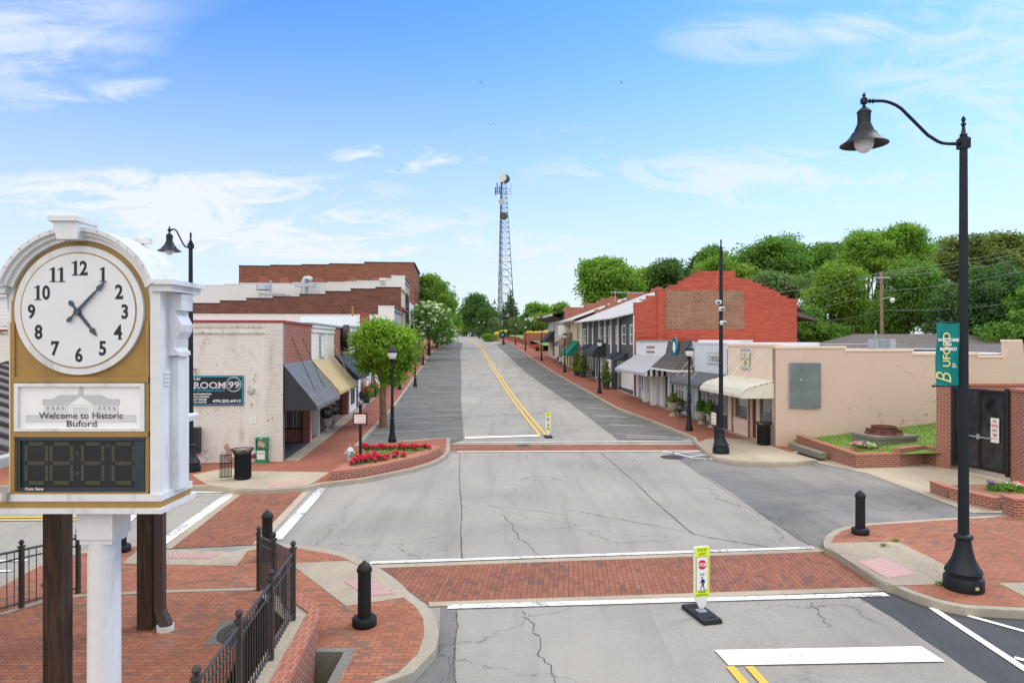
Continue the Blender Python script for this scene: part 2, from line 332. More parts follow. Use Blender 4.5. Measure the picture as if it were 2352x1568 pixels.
t = NT('shingle_brown'); t.fin(t.mix(t.ramp(t.noise(8, 5, .7), .3, .7), (.17, .115, .085), (.27, .19, .14)), .9)
t = NT('roof_dark'); t.fin(t.mix(t.ramp(t.noise(5, 5, .7), .3, .7), (.09, .078, .072), (.15, .13, .12)), .9)
t = NT('roof_metal'); x_, y_, z_ = t.sep(); wv = t.math('SINE', t.math('MULTIPLY', y_, 9.)); col = t.mix(t.ramp(t.noise(.9, 6, .7, stretch=(1, 2, 1)), .35, .7), (.60, .58, .54), (.42, .40, .37))
t.bump(wv, .6, .03); t.fin(col, .5, .0)
t = NT('glass'); col = t.mix(t.ramp(t.noise(.8, 2), .3, .7), (.06, .066, .07), (.17, .175, .175)); t.fin(col, .05, .3, 1.); t.b.inputs['IOR'].default_value = 1.9
t = NT('glass_curtain'); x_, y_, z_ = t.sep(); cu = t.math('SINE', t.math('MULTIPLY', t.math('ADD', x_, y_), 38.)); col = t.mix(t.ramp(cu, -.6, 1.), (.26, .28, .29), (.52, .54, .55)); t.fin(col, .06, .55, .9)
t = NT('lamp_glass'); t.fin((.80, .80, .80), .12, 0, .5); t.b.inputs['Transmission Weight'].default_value = .12; t.b.inputs['Alpha'].default_value = 1
t = NT('stripe'); x_, y_, z_ = t.sep(); s_ = t.math('GREATER_THAN', t.math('SINE', t.math('MULTIPLY', y_, 28.)), 0.); t.fin(t.mix(s_, (.72, .73, .75), (.12, .13, .15)), .7)
t = NT('stripe_side'); s_ = t.math('GREATER_THAN', t.math('SINE', t.math('MULTIPLY', x_ if False else t.sep()[0], 17.)), 0.); t.fin(t.mix(s_, (.74, .75, .76), (.02, .022, .026)), .7)
t = NT('gate_black'); g = t.ramp(t.noise(1.2, 4, .6, .4), .3, .75); t.fin(t.mix(g, (.012, .012, .014), (.06, .058, .06)), t.ramp(t.noise(3, 4), .3, .7, .12, .5), .3, .6)
def leafmat(name, c1, c2, scale=1.2, tr=.35):
    t = NT(name); a = t.ramp(t.noise(scale, 3), .35, .65); b = t.ramp(t.noise(scale * 12, 2), .35, .65)
    col = t.mix(a, c1, c2); col = t.mix(t.math('MULTIPLY', b, .5), col, tuple(min(1, v * 1.5) for v in c2))
    t.fin(col, .55, 0, .35)
    trn = t.n('ShaderNodeBsdfTranslucent'); t.put(trn.inputs[0], t.mix(1., col, (1.3, 1.5, .5), 'MULTIPLY'))
    mx = t.n('ShaderNodeMixShader'); mx.inputs[0].default_value = tr; t.l(t.b.outputs[0], mx.inputs[1]); t.l(trn.outputs[0], mx.inputs[2]); t.l(mx.outputs[0], t.o.inputs[0])
leafmat('leaf_bright', (.075, .18, .012), (.22, .36, .03), 1.6); leafmat('leaf_mid', (.085, .20, .022), (.20, .34, .045), .6)
leafmat('leaf_lime', (.085, .18, .02), (.19, .31, .04), .6)
leafmat('leaf_dark', (.035, .09, .025), (.085, .165, .04), .5); leafmat('leaf_pine', (.035, .095, .035), (.095, .19, .06), .6)
leafmat('leaf_olive', (.085, .13, .03), (.18, .23, .06), .6); leafmat('leaf_deep', (.05, .14, .026), (.15, .28, .045), .7)
leafmat('leaf_sage', (.08, .15, .05), (.15, .23, .09), .6)
paint('bark', (.30, .17, .11), .9, .6, 5, bump=.5); paint('bark_dark', (.07, .045, .035), .9, .5, 6, bump=.5); paint('pole_wood', (.30, .22, .14), .9, .4, 4)
leafmat('petal_red', (.62, .02, .06), (.75, .05, .12), 6, .2); leafmat('petal_white', (.75, .75, .7), (.8, .8, .8), 6, .3); leafmat('petal_pink', (.7, .22, .38), (.75, .35, .5), 6, .3)
leafmat('petal_yellow', (.75, .55, .03), (.8, .65, .1), 6, .3); leafmat('petal_purple', (.12, .04, .2), (.18, .07, .3), 6, .2)
paint('steel', (.06, .06, .062), .5, .4, 1); paint('steel_rust', (.30, .12, .07), .7, .4, 1); paint('dish_white', (.62, .60, .58), .6, .1); paint('dish_dark', (.07, .075, .08), .6, .2)
paint('skin', (.45, .27, .2), .6, .05); paint('denim', (.02, .035, .09), .8, .2, 9); paint('shirt_dark', (.02, .08, .06), .8, .2, 6); paint('hair', (.03, .02, .015), .7, .1)
paint('bird_grey', (.13, .12, .11), .8, .2); paint('wire', (.03, .03, .03), .6, .1); paint('orange', (.75, .25, .03), .5, .1); paint('mint', (.55, .66, .52), .7, .1); paint('peach_orange', (.75, .33, .13), .7, .1)
paint('turq', (.02, .30, .42), .6, .6, 20); paint('urn', (.50, .45, .37), .9, .5, 9, bump=.3); paint('pot_dark', (.05, .055, .06), .6, .2)
M = MATS
# ------------------------------------------------------------------ mesh builder
class MB:
    def __init__(s): s.v = []; s.f = []; s.mi = []; s.cm = 0
    def m(s, i): s.cm = i; return s
    def add(s, vs, fs):
        o = len(s.v); s.v += [tuple(v) for v in vs]; s.f += [tuple(i + o for i in f) for f in fs]; s.mi += [s.cm] * len(fs); return s
    def box(s, c, d, rz=0., rx=0.):
        hx, hy, hz = d[0] / 2, d[1] / 2, d[2] / 2
        R = Matrix.Rotation(rz, 3, 'Z') @ Matrix.Rotation(rx, 3, 'X')
        vs = [Vector(c) + R @ Vector((sx * hx, sy * hy, sz * hz)) for sz in (-1, 1) for sx, sy in ((-1, -1), (1, -1), (1, 1), (-1, 1))]
        return s.add(vs, [(3, 2, 1, 0), (4, 5, 6, 7), (0, 1, 5, 4), (1, 2, 6, 5), (2, 3, 7, 6), (3, 0, 4, 7)])
    def fbox(s, Fr, a0, a1, z0, z1, d0, d1):
        P = lambda a, z, d: Fr[0] + Fr[1] * a + Vector((0, 0, z)) + Fr[2] * d
        vs = [P(a0, z0, d0), P(a1, z0, d0), P(a1, z0, d1), P(a0, z0, d1), P(a0, z1, d0), P(a1, z1, d0), P(a1, z1, d1), P(a0, z1, d1)]
        return s.add(vs, [(3, 2, 1, 0), (4, 5, 6, 7), (0, 1, 5, 4), (1, 2, 6, 5), (2, 3, 7, 6), (3, 0, 4, 7)])
    def fpoly(s, Fr, pts, d0, d1):
        """polygon in (a, z) on a facade, from depth d0 to d1"""
        P = lambda a, z, d: Fr[0] + Fr[1] * a + Vector((0, 0, z)) + Fr[2] * d
        n = len(pts); vs = [P(a, z, d0) for a, z in pts] + [P(a, z, d1) for a, z in pts]
        return s.add(vs, [tuple(range(n))[::-1], tuple(range(n, 2 * n))] + [(i, (i + 1) % n, n + (i + 1) % n, n + i) for i in range(n)])
    def ext(s, pts, z0, z1):
        n = len(pts); vs = [(p[0], p[1], z0) for p in pts] + [(p[0], p[1], z1) for p in pts]
        return s.add(vs, [tuple(range(n))[::-1], tuple(range(n, 2 * n))] + [(i, (i + 1) % n, n + (i + 1) % n, n + i) for i in range(n)])
    def tube(s, pts, r, n=8, cap=True):
        pts = [Vector(p) for p in pts]; rs = r if isinstance(r, (list, tuple)) else [r] * len(pts)
        o = []; prev = None
        for i, p in enumerate(pts):
            d = (pts[min(i + 1, len(pts) - 1)] - pts[max(i - 1, 0)]).normalized()
            up = Vector((0, 0, 1)) if abs(d.z) < .95 else Vector((1, 0, 0))
            if prev is None: e = d.cross(up).normalized()
            else: e = (prev - d * prev.dot(d)).normalized()
            prev = e; g = d.cross(e)
            o += [p + (e * math.cos(2 * math.pi * k / n) + g * math.sin(2 * math.pi * k / n)) * rs[i] for k in range(n)]
        fs = [(i * n + k, i * n + (k + 1) % n, (i + 1) * n + (k + 1) % n, (i + 1) * n + k) for i in range(len(pts) - 1) for k in range(n)]
        if cap: fs += [tuple(range(n))[::-1], tuple((len(pts) - 1) * n + k for k in range(n))]
        return s.add(o, fs)
    def lathe(s, prof, c=(0, 0, 0), n=16, flute=0.):
        o = []
        for r, z in prof:
            for k in range(n):
                rr = r * (1 - (flute if k % 2 else 0)); a = 2 * math.pi * k / n
                o.append((c[0] + rr * math.cos(a), c[1] + rr * math.sin(a), c[2] + z))
        m = len(prof); fs = [(i * n + k, i * n + (k + 1) % n, (i + 1) * n + (k + 1) % n, (i + 1) * n + k) for i in range(m - 1) for k in range(n)]
        fs += [tuple(range(n))[::-1], tuple((m - 1) * n + k for k in range(n))]
        return s.add(o, fs)
    def text(s, Fr, body, a, z, size, d, align='CENTER', bold=0., sx=1., rot=0., shear=0.):
        vs, fs = text_mesh(body, size, align, bold, shear); c, n_ = math.cos(rot), math.sin(rot)
        out = [Fr[0] + Fr[1] * (a + (x * sx) * c - y * n_) + Vector((0, 0, z + (x * sx) * n_ + y * c)) + Fr[2] * d for x, y in vs]
        return s.add(out, fs)
    def build(s, name, mats, parent=None, smooth=False, loc=None):
        me = bpy.data.meshes.new(name); me.from_pydata(s.v, [], s.f)
        mats = mats if isinstance(mats, (list, tuple)) else [mats]
        for x in mats: me.materials.append(M[x])
        if len(mats) > 1: me.polygons.foreach_set('material_index', s.mi)
        if smooth: me.polygons.foreach_set('use_smooth', [True] * len(me.polygons))
        bm = bmesh.new(); bm.from_mesh(me); bmesh.ops.recalc_face_normals(bm, faces=bm.faces) if smooth != 'keep' else None; bm.to_mesh(me); bm.free()
        o = bpy.data.objects.new(name, me); COL.objects.link(o)
        if parent: o.parent = parent
        if loc is not None: o.location = loc
        if smooth is True:
            try: me.set_sharp_from_angle(angle=math.radians(38))
            except Exception: pass
        return o
_tc = {}
def text_mesh(body, size, align='CENTER', bold=0., shear=0.):
    k = (body, size, align, bold, shear)
    if k in _tc: return _tc[k]
    cu = bpy.data.curves.new('t', 'FONT'); cu.body = body; cu.size = size; cu.align_x = align; cu.offset = bold; cu.shear = shear
    cu.resolution_u = 3; ob = bpy.data.objects.new('t', cu); COL.objects.link(ob)
    me = bpy.data.meshes.new_from_object(ob.evaluated_get(bpy.context.evaluated_depsgraph_get()))
    vs = [(v.co.x, v.co.y) for v in me.vertices]; fs = [tuple(p.vertices) for p in me.polygons]
    bpy.data.objects.remove(ob); bpy.data.curves.remove(cu); bpy.data.meshes.remove(me)
    _tc[k] = (vs, fs); return vs, fs
def text_w(body, size, bold=0.):
    vs, _ = text_mesh(body, size, 'LEFT', bold); return max(v[0] for v in vs) - min(v[0] for v in vs)
def root(name, label, cat, loc, rz=0., group=None):
    o = bpy.data.objects.new(name, None); COL.objects.link(o); o.location = loc; o.rotation_euler = (0, 0, rz); o.empty_display_size = .2
    o['label'] = label; o['category'] = cat
    if group: o['group'] = group
    return o
def tag(o, label, cat, group=None):
    o['label'] = label; o['category'] = cat
    if group: o['group'] = group
    return o
def struct(o, kind='structure'): o['kind'] = kind; return o
def dup(src, loc, rz=None, label=None, sc=None):
    def cp(o, par):
        c = o.copy(); COL.objects.link(c); c.parent = par
        for ch in list(o.children): cp(ch, c)
        return c
    r = cp(src, None); r.location = loc
    if rz is not None: r.rotation_euler = (0, 0, rz)
    if sc: r.scale = sc if isinstance(sc, tuple) else (sc,) * 3
    if label: r['label'] = label
    return r
def wallholes(mb, Fr, a0, a1, z0, z1, holes, dep=.15, d=0.):
    As = sorted({a0, a1} | {h[0] for h in holes} | {h[1] for h in holes}); Zs = sorted({z0, z1} | {h[2] for h in holes} | {h[3] for h in holes})
    P = lambda a, z, dd: Fr[0] + Fr[1] * a + Vector((0, 0, z)) + Fr[2] * dd
    for p, q in zip(As, As[1:]):
        for r, t_ in zip(Zs, Zs[1:]):
            ca, cz = (p + q) / 2, (r + t_) / 2
            if any(h[0] < ca < h[1] and h[2] < cz < h[3] for h in holes): continue
            mb.add([P(p, r, d), P(q, r, d), P(q, t_, d), P(p, t_, d)], [(0, 1, 2, 3)])
    for h in holes:
        c = [(h[0], h[2]), (h[1], h[2]), (h[1], h[3]), (h[0], h[3])]
        for (p, r), (q, t_) in zip(c, c[1:] + c[:1]):
            mb.add([P(p, r, d), P(q, t_, d), P(q, t_, d - dep), P(p, r, d - dep)], [(0, 1, 2, 3)])
def win(par, Fr, a0, a1, z0, z1, fm='white_trim', nx=1, nz=2, fw=.06, d=-.12, gm='glass', sill=False, name='window', out=.05):
    b = MB(); b.fbox(Fr, a0, a1, z0, z0 + fw, d, d + out).fbox(Fr, a0, a1, z1 - fw, z1, d, d + out)
    b.fbox(Fr, a0, a0 + fw, z0 + fw, z1 - fw, d, d + out).fbox(Fr, a1 - fw, a1, z0 + fw, z1 - fw, d, d + out)
    for i in range(1, nx): c = a0 + (a1 - a0) * i / nx; b.fbox(Fr, c - fw / 3, c + fw / 3, z0 + fw, z1 - fw, d, d + out * .8)
    for i in range(1, nz): c = z0 + (z1 - z0) * i / nz; b.fbox(Fr, a0 + fw, a1 - fw, c - fw / 3, c + fw / 3, d, d + out * .7)
    o = b.build(name, fm, par)
    g = MB(); P = lambda a, z, dd: Fr[0] + Fr[1] * a + Vector((0, 0, z)) + Fr[2] * dd
    g.fbox(Fr, a0 + fw * .5, a1 - fw * .5, z0 + fw * .5, z1 - fw * .5, d + .004, d + .016); g.build('pane', gm, o)
    if sill: MB().fbox(Fr, a0 - .05, a1 + .05, z0 - .07, z0, d, .06).build('sill', fm, o)
    return o
# ------------------------------------------------------------------ ground helpers
def area2(p): return sum(a[0] * b[1] - b[0] * a[1] for a, b in zip(p, p[1:] + p[:1]))
def inset(p, d):
    if area2(p) < 0: p = p[::-1]
    out = []
    for i in range(len(p)):
        a, b, c = Vector(p[i - 1]), Vector(p[i]), Vector(p[(i + 1) % len(p)])
        n1 = Vector((-(b - a).y, (b - a).x)).normalized(); n2 = Vector((-(c - b).y, (c - b).x)).normalized()
        m = (n1 + n2); m = m.normalized() if m.length > .01 else n1; k = d / max(.4, m.dot(n1)); q = b + m * k; out.append((q.x, q.y))
    return out
def gpoly(name, polys, off, mat, side=None, parent=None):
    """sheet(s) that follow the terrain; side = depth of a vertical skirt (kerb face)"""
    if polys and isinstance(polys[0][0], (int, float)): polys = [polys]
    bm = bmesh.new()
    for p in polys:
        if area2(p) < 0: p = p[::-1]
        vs = [bm.verts.new((a, b, 0)) for a, b in p]
        for t3 in tessellate_polygon([[Vector((a, b, 0)) for a, b in p]]):
            if len(set(t3)) == 3 and bm.faces.get([vs[i] for i in t3]) is None: bm.faces.new([vs[i] for i in t3])
    if DEBUG:
        pa = sum(abs(area2(p)) / 2 for p in polys); fa = sum(f.calc_area() for f in bm.faces)
        if abs(pa - fa) > .01 * pa: print('POLY', name, pa, fa)
    for Yn, _ in TZ[1:-1]:
        bmesh.ops.bisect_plane(bm, geom=list(bm.verts) + list(bm.edges) + list(bm.faces), plane_co=(0, Yn, 0), plane_no=(0, 1, 0))
    for v in bm.verts: v.co.z = zt(v.co.y) + off
    for f in bm.faces:
        f.normal_update()
        if f.normal.z < 0: f.normal_flip()
    if side:
        be = [e for e in bm.edges if len(e.link_faces) == 1]
        r = bmesh.ops.extrude_edge_only(bm, edges=be)
        for v in r['geom']:
            if isinstance(v, bmesh.types.BMVert): v.co.z -= side
    me = bpy.data.meshes.new(name); bm.to_mesh(me); bm.free(); me.materials.append(M[mat])
    o = bpy.data.objects.new(name, me); COL.objects.link(o)
    if parent: o.parent = parent
    else: struct(o)
    return o
def strip(p, q, w, taper=None):
    p, q = Vector(p), Vector(q); n = Vector((-(q - p).y, (q - p).x)).normalized() * w / 2
    return [tuple(p - n), tuple(q - n), tuple(q + n), tuple(p + n)]
def wiggle(p, q, w, amp, n, rnd):
    p, q = Vector(p), Vector(q); nn = Vector((-(q - p).y, (q - p).x)).normalized(); o = 0; pts = []
    for i in range(n + 1): o = o * .8 + rnd.uniform(-amp, amp); pts.append(p + (q - p) * i / n + nn * o)
    return [strip(a, b, w * rnd.uniform(.4, 1.3)) for a, b in zip(pts, pts[1:])]
# ------------------------------------------------------------------ ground, roads, kerbs
paint('seam', (.11, .10, .09), .9, .4, 4)
rnd = random.Random(7)
HX0, HX1, HY = -2.93, -2.5, 10.2        # sunken drain pit beside the brick wall
gpoly('ground', [[(-700, 10.2), (700, 10.2), (700, 700), (-700, 700)], [(-700, -60), (HX0, -60), (HX0, HY), (-700, HY)], [(HX1, -60), (700, -60), (700, HY), (HX1, HY)],
                 [(HX0, -60), (HX1, -60), (HX1, 2), (HX0, 2)]], -.08, 'earth')
gpoly('road', [[(-60, 11), (34, 11), (34, 30), (-60, 30)], [(HX1, -20), (34, -20), (34, 11), (HX1, 11)], [(-60, -20), (-9, -20), (-9, 11), (-60, 11)],
               [(LX(30) + .0, 30), (14, 30), (-2, 200), (-60, 262), (-60, 210), (LX(180), 180)]], 0, 'asphalt')
# darker asphalt: parking lanes and side street
LK = [(822.5, 1021.7), (877, 964), (904.6, 934), (931.9, 895.9), (958.9, 857.5), (973.4, 836.7), (984.4, 815), (997, 804), (1015, 794.8), (1035, 784)]
RK = [(1161, 788.4), (1174, 791), (1210.4, 815), (1276, 857.5), (1347.5, 896.8), (1417.8, 937), (1496, 966), (1589.6, 1003)]
gpoly('parking_lane_left', gp(LK[:-1] + [(1035, 785), (1050, 784.5), (1062.8, 787.5), (1060, 795), (1057, 813), (1060, 857.5), (1059, 920), (1064, 1010), (1036, 1019)]), .006, 'asphalt_parking')
gpoly('parking_lane_right', gp(RK + [(1560, 1013), (1420, 1010), (1310, 925), (1210.4, 857.5), (1163, 813), (1139.3, 791), (1150, 788)]), .006, 'asphalt_parking')
gpoly('side_street', gp([(1530, 1037), (1640, 1050), (1680, 1060), (1760, 1064), (1840, 1058), (1990, 1083), (2110, 1128), (2232, 1174), (2330, 1178), (2100, 1196), (1960, 1206), (1904, 1224), (1889, 1260), (1835, 1240), (1680, 1130)]), .006, 'asphalt_dark')
gpoly('asphalt_patch', gp([(1968, 1369), (2052, 1352), (2138, 1380), (2217, 1400), (2480, 1420), (3400, 1900), (2640, 1900), (2271, 1568), (2226, 1540), (2173, 1502), (2116, 1464), (2059, 1423)]), .006, 'asphalt_fresh')
gpoly('asphalt_patch_lane', gp([(1012, 1392), (1047, 1400), (1046, 1568), (1040, 1900), (800, 1900), (905, 1568), (985, 1500), (1010, 1455)]), .006, 'asphalt_dark')
# pavement slabs (concrete, with a kerb face) and brick on top
SW = .15
def walk(name, pts, brickmat, ins=.18, extra=True):
    gpoly(name, pts, SW, 'kerb_concrete', side=.2)
    if brickmat: gpoly(name + '_bricks', inset(pts, ins), SW + .006, brickmat)
PLZ = [(-2.45, 2.0), (-1.3, 2.0), (-1.45, 8)] + gp([(880, 1568), (950, 1543), (1000, 1490), (1008, 1455), (1000, 1410), (975, 1385), (955, 1376), (925, 1343), (900, 1322), (870, 1303), (850, 1293), (820, 1279), (790, 1267), (740, 1257), (690, 1251),
      (640, 1247), (590, 1251), (540, 1266), (378, 1261), (340, 1250), (286, 1247.5), (124, 1274.6), (77, 1292.6), (0, 1339)], SW) + [(-10.0, 11.5), (-10.1, 2.0), (HX0, 2.0), (HX0, HY), (HX1 - .0, HY), (HX1, 2.0)]
PLZ = PLZ[1:-1] + [(HX1, 2.0)]
walk('plaza', PLZ, None)
gpoly('plaza_bricks', [(HX1 + .14, 2.2), (-1.45, 2.2), (-1.6, 8)] + gp([(848, 1568), (915, 1543), (960, 1500), (975, 1455), (972, 1420), (955, 1393), (925, 1370), (890, 1335), (850, 1308), (815, 1293), (785, 1278), (740, 1268), (690, 1260), (640, 1255), (592, 1259), (550, 1272), (378, 1268), (340, 1256), (290, 1253), (130, 1281), (90, 1300), (0, 1349)], SW)
      + [(-9.8, 11.5), (-9.9, 2.2), (HX0 - .2, 2.2), (HX0 - .2, HY + .16), (HX1 + .14, HY + .16)], SW + .006, 'paver_plaza')
FL = [(-60, 22.4)] + gp([(-300, 1116), (440, 1116), (480.7, 1114.6), (505, 1119), (532.7, 1124), (582, 1125.5), (650, 1122), (702, 1118.7), (735, 1110.5), (839, 1098), (948, 1076), (995, 1062), (1016.6, 1051.7), (1030, 1040), (1033, 1030), (1034, 1006), (1025, 1004)] + LK, SW) \
     + [(LX(190), 190), (-60, 190)]
walk('sidewalk_left', FL, 'paver_walk', .17)
FR = [(20, 30.2), (13.0, 29.9)] + gp([(1826, 1040), (1878, 1056), (1830, 1062), (1760, 1063), (1680, 1058), (1645, 1051), (1625, 1040), (1597, 1016)] + RK[::-1], SW) + [G(1140, 782, SW), G(1100, 777, SW), (6, 190), (40, 190), (40, 60), (20, 31)]
walk('sidewalk_right', FR, 'paver_walk', .17)
NR = gp([(2500, 1172), (2342, 1179.5), (2154, 1190.5), (1989.4, 1201.6), (1942, 1208), (1915, 1217), (1898, 1229), (1891, 1243), (1893, 1255), (1929, 1275), (1980, 1309), (2020, 1334), (2036, 1342), (2056, 1346), (2091, 1361), (2154, 1382), (2217, 1394.6), (2352, 1402), (2500, 1404)], SW) + [(16, 11.9), (16, 18.4)]
walk('corner_island', NR, 'paver_plaza', .17)
# concrete aprons and ramps on the pavements
def apron(name, pts, off=SW + .012, mat='concrete'): return gpoly(name, gp(pts, off), off, mat)
apron('concrete_apron_left', [(478, 1113), (440, 1090), (525, 1073), (580, 1081), (757, 1084), (720, 1108), (702, 1116), (582, 1123), (532, 1121)])
apron('ramp_left_near', [(679.8, 1292), (797.7, 1287), (822.6, 1298), (862, 1315), (900, 1340), (930, 1371), (795, 1391), (679.8, 1303)])
apron('ramp_left_middle', [(317.5, 1262), (280, 1293), (544, 1299), (572, 1260), (534, 1269), (380, 1264)])
apron('ramp_right_near', [(1910, 1246), (2062, 1242.7), (2187, 1304), (2170, 1340), (2052, 1344), (2027, 1334), (1980, 1306), (1932, 1276), (1905, 1258)])
apron('concrete_slab_right', [(2293, 1337.7), (2500, 1337.7), (2500, 1400), (2420, 1402), (2352, 1368)])
apron('concrete_apron_corner', [(1600, 1017), (1622, 1008), (1660, 1004), (1745, 1012), (1783, 1028), (1826, 1041), (1872, 1056), (1830, 1060), (1760, 1061), (1682, 1056), (1648, 1049), (1628, 1039)])
gpoly('concrete_band', [strip(a, b, .14) for a, b in zip(gp([(0, 1411), (124, 1374), (201.6, 1367), (373, 1359)], SW), gp([(124, 1374), (201.6, 1367), (373, 1359), (585, 1353)], SW))], SW + .014, 'concrete')
gpoly('shop_threshold_left', [(LX(26.6) - .1, 26.6), (LX(26.6) + .55, 26.6), (LX(60) + .55, 60), (LX(60) - .1, 60)], SW + .010, 'concrete')
gpoly('shop_threshold_right', [(RX(30.6) - .35, 30.6), (RX(30.6) + .1, 30.6), (RX(90) + .1, 90), (RX(90) - .35, 90)], SW + .010, 'concrete')
gpoly('driveway', gp([(1846, 1061), (1880, 1063), (1990, 1086), (2110, 1131), (2232, 1177), (2342, 1177)], .02) + [(30, 19.4), (30, 28), (12.4, 30.3), (12.4, 28.5)], .02, 'concrete')
# tactile paving
def tactile(pts, label):
    q = gp(pts, SW + .018); zz = zt(q[0][1]) + SW + .012; c = Vector((sum(p[0] for p in q) / 4, sum(p[1] for p in q) / 4, zz))
    b = MB().m(0); b.ext([(p[0] - c.x, p[1] - c.y) for p in q], 0, .012); b.m(1)
    nx, ny = 14, 8
    for i in range(nx):
        for j in range(ny):
            s_, t_ = (i + .5) / nx, (j + .5) / ny; P = [Vector(p) for p in q]
            v = (P[0] * (1 - s_) + P[1] * s_) * (1 - t_) + (P[3] * (1 - s_) + P[2] * s_) * t_
            b.lathe([(.022, .012), (.012, .02)], (v.x - c.x, v.y - c.y, 0), 6)
    tag(b.build('tactile_paving', ['pink_tile', 'pink_tile_dark'], loc=c), label, 'tactile paving', 'tactile paving plates')
tactile([(788, 1333), (857, 1329), (910, 1363), (842, 1369)], 'pink studded tactile plate in the ramp behind the nearest black bollard')
tactile([(373, 1270), (509, 1271), (484, 1282.5), (375, 1280.5)], 'pink studded tactile plate in the ramp beyond the timber post with downspout')
tactile([(1970, 1288.6), (2030, 1279), (2105, 1317), (2038, 1326.6)], 'pink studded tactile plate on the corner island by the big lamp base')
tactile([(618, 1107), (698, 1105.5), (696, 1114), (610, 1116)], 'worn pink tactile plate at the kerb below the brick flower bed')
# raised brick crosswalks with concrete edging
def cross(name, quad, edge=True):
    q = gp(quad); gpoly(name, q, .014, 'paver_cross')
    for a, b in ((0, 1), (3, 2)): gpoly('crosswalk_edging', strip(q[a], q[b], .22), .018, 'concrete')
cross('brick_crosswalk', [(862, 1302), (1905, 1264), (2040, 1353), (985, 1389)])
cross('brick_crosswalk', [(1036, 1020.5), (1605, 1021), (1640, 1036), (1036, 1038.5)])
cross('brick_crosswalk', [(590, 1251), (712, 1121), (552, 1131), (382, 1261)])
def line(name, a, b, w, mat='road_white', off=.022): gpoly(name, strip(*gp([a, b]), w), off, mat)
line('white_line', (850, 1293.5), (1868, 1258.5), .15); line('white_line', (1028, 1395), (2037, 1366), .19)
line('white_line', (1050, 1017), (1590, 1013), .13, 'road_white_fresh'); line('white_line', (1050, 1037.5), (1628, 1035.5), .14, 'road_white_fresh')
gpoly('stop_bar', gp([(1067.5, 1003.5), (1240, 999), (1240, 1002), (1067.5, 1008)]), .022, 'road_white_fresh')
gpoly('stop_bar', gp([(1641, 1494.5), (2116, 1486), (2171, 1521), (1674, 1530)]), .022, 'road_white_fresh')
line('white_line', (634, 1240), (742, 1121), .28); line('white_line', (352, 1262), (531, 1134), .30)
gpoly('stop_bar', gp([(287, 1212), (286, 1185), (316, 1184)]), .022, 'road_white_fresh')
def street_line(name, X0, Y0, Y1, w, mat, curve=True):
    """a painted line parallel to the street; bends left over the crest"""
    Ys = [Y0 + (Y1 - Y0) * i / 24 for i in range(25)]
    X = lambda Y: X0 - .0775 * (Y - Y0) - (.00085 * (Y - 118) ** 2 if Y > 118 else 0)
    gpoly(name, [[(X(a) - w / 2, a), (X(a) + w / 2, a), (X(b) + w / 2, b), (X(b) - w / 2, b)] for a, b in zip(Ys, Ys[1:])], .022, mat)
yx, yy = G(1245, 1000)
street_line('yellow_line', yx - .11, yy, 168, .14, 'road_yellow'); street_line('yellow_line', yx + .2, yy, 168, .14, 'road_yellow')
for dx in (0, .28):
    a = G(1677, 1532); gpoly('yellow_line', strip((a[0] + dx, a[1]), (a[0] + dx + .45, a[1] - 5.5), .13), .022, 'road_yellow')
for dy in (0, .3): gpoly('yellow_line', strip((-30, 18.0 + dy - .25), (-11.4, 18.35 + dy), .12), .022, 'road_yellow')
# angled parking bays
for i in range(34):
    Y = 29.5 + i * 3.05
    if Y > 132: break
    px_ = lambda Y: -.0  # left bays
    x0 = G(822.5, 1021.7)[0] - .083 * (Y - 31) + .3; gpoly('parking_line', strip((x0, Y - .3), (x0 + 4.6, Y + 1.45), .065), .022, 'road_faint')
for a, b in (((1419, 999), (1570, 1004)), ((1438, 1004.5), (1585, 1008.5)), ((1401, 975), (1480, 979)), ((1365, 954), (1440, 958.5)), ((1347, 936), (1410, 941)), ((1295, 908), (1370, 913)), ((1290, 893), (1325, 897)), ((1262, 878), (1320, 884)), ((1228, 858), (1275, 862)), ((1212, 843), (1250, 846)), ((1196, 829), (1228, 832))):
    line('parking_line', a, b, .085, 'road_white')
# hatched corner by the middle lamp post and at the right edge
hp = [(1516, 1036), (1560, 1044), (1592, 1052), (1640, 1056), (1732, 1058)]
for a, b in zip(hp, hp[1:]): line('hatch_line', a, b, .12, 'road_white_fresh')
for a, b in (((1543, 1042), (1622, 1035)), ((1580, 1049), (1672, 1041)), ((1625, 1055), (1690, 1048))): line('hatch_line', a, b, .12, 'road_white_fresh')
for a, b, w_ in (((2140, 1397), (2440, 1595), .13), ((2222, 1415), (2420, 1470), .1), ((2300, 1404), (2460, 1440), .11), ((2330, 1512), (2460, 1545), .1)): line('hatch_line', a, b, w_, 'road_white_fresh')
for a, b in (((-60, 1290), (62, 1288)), ((-60, 1316), (24, 1312)), ((447, 1113), (489, 1109)), ((455, 1122), (519, 1116)), ((440, 1131), (533, 1131))): line('hatch_line', a, b, .10, 'road_white_fresh')
# long seams in the asphalt
def seam(a, b, w=.035, amp=.02, n=30): gpoly('road_seam', wiggle(*gp([a, b]), w * .8, amp, n, rnd), .010, 'seam')
seam((1057, 1042), (1062, 1284), .03); seam((1380, 1040), (1592, 1226), .035); seam((1592, 1226), (1800, 1262), .03)
seam((1300, 1170), (1592, 1224), .02); seam((1535, 1040), (1858, 1252), .02); seam((1047, 1402), (1046, 1640), .03); seam((1064, 1008), (1059, 925), .02)
seam((1120, 1160), (1300, 1182), .015, .03); seam((1150, 1183), (1255, 1290), .02, .06); seam((1195, 1405), (1330, 1640), .02, .07); seam((1870, 1385), (1905, 1440), .015, .04)
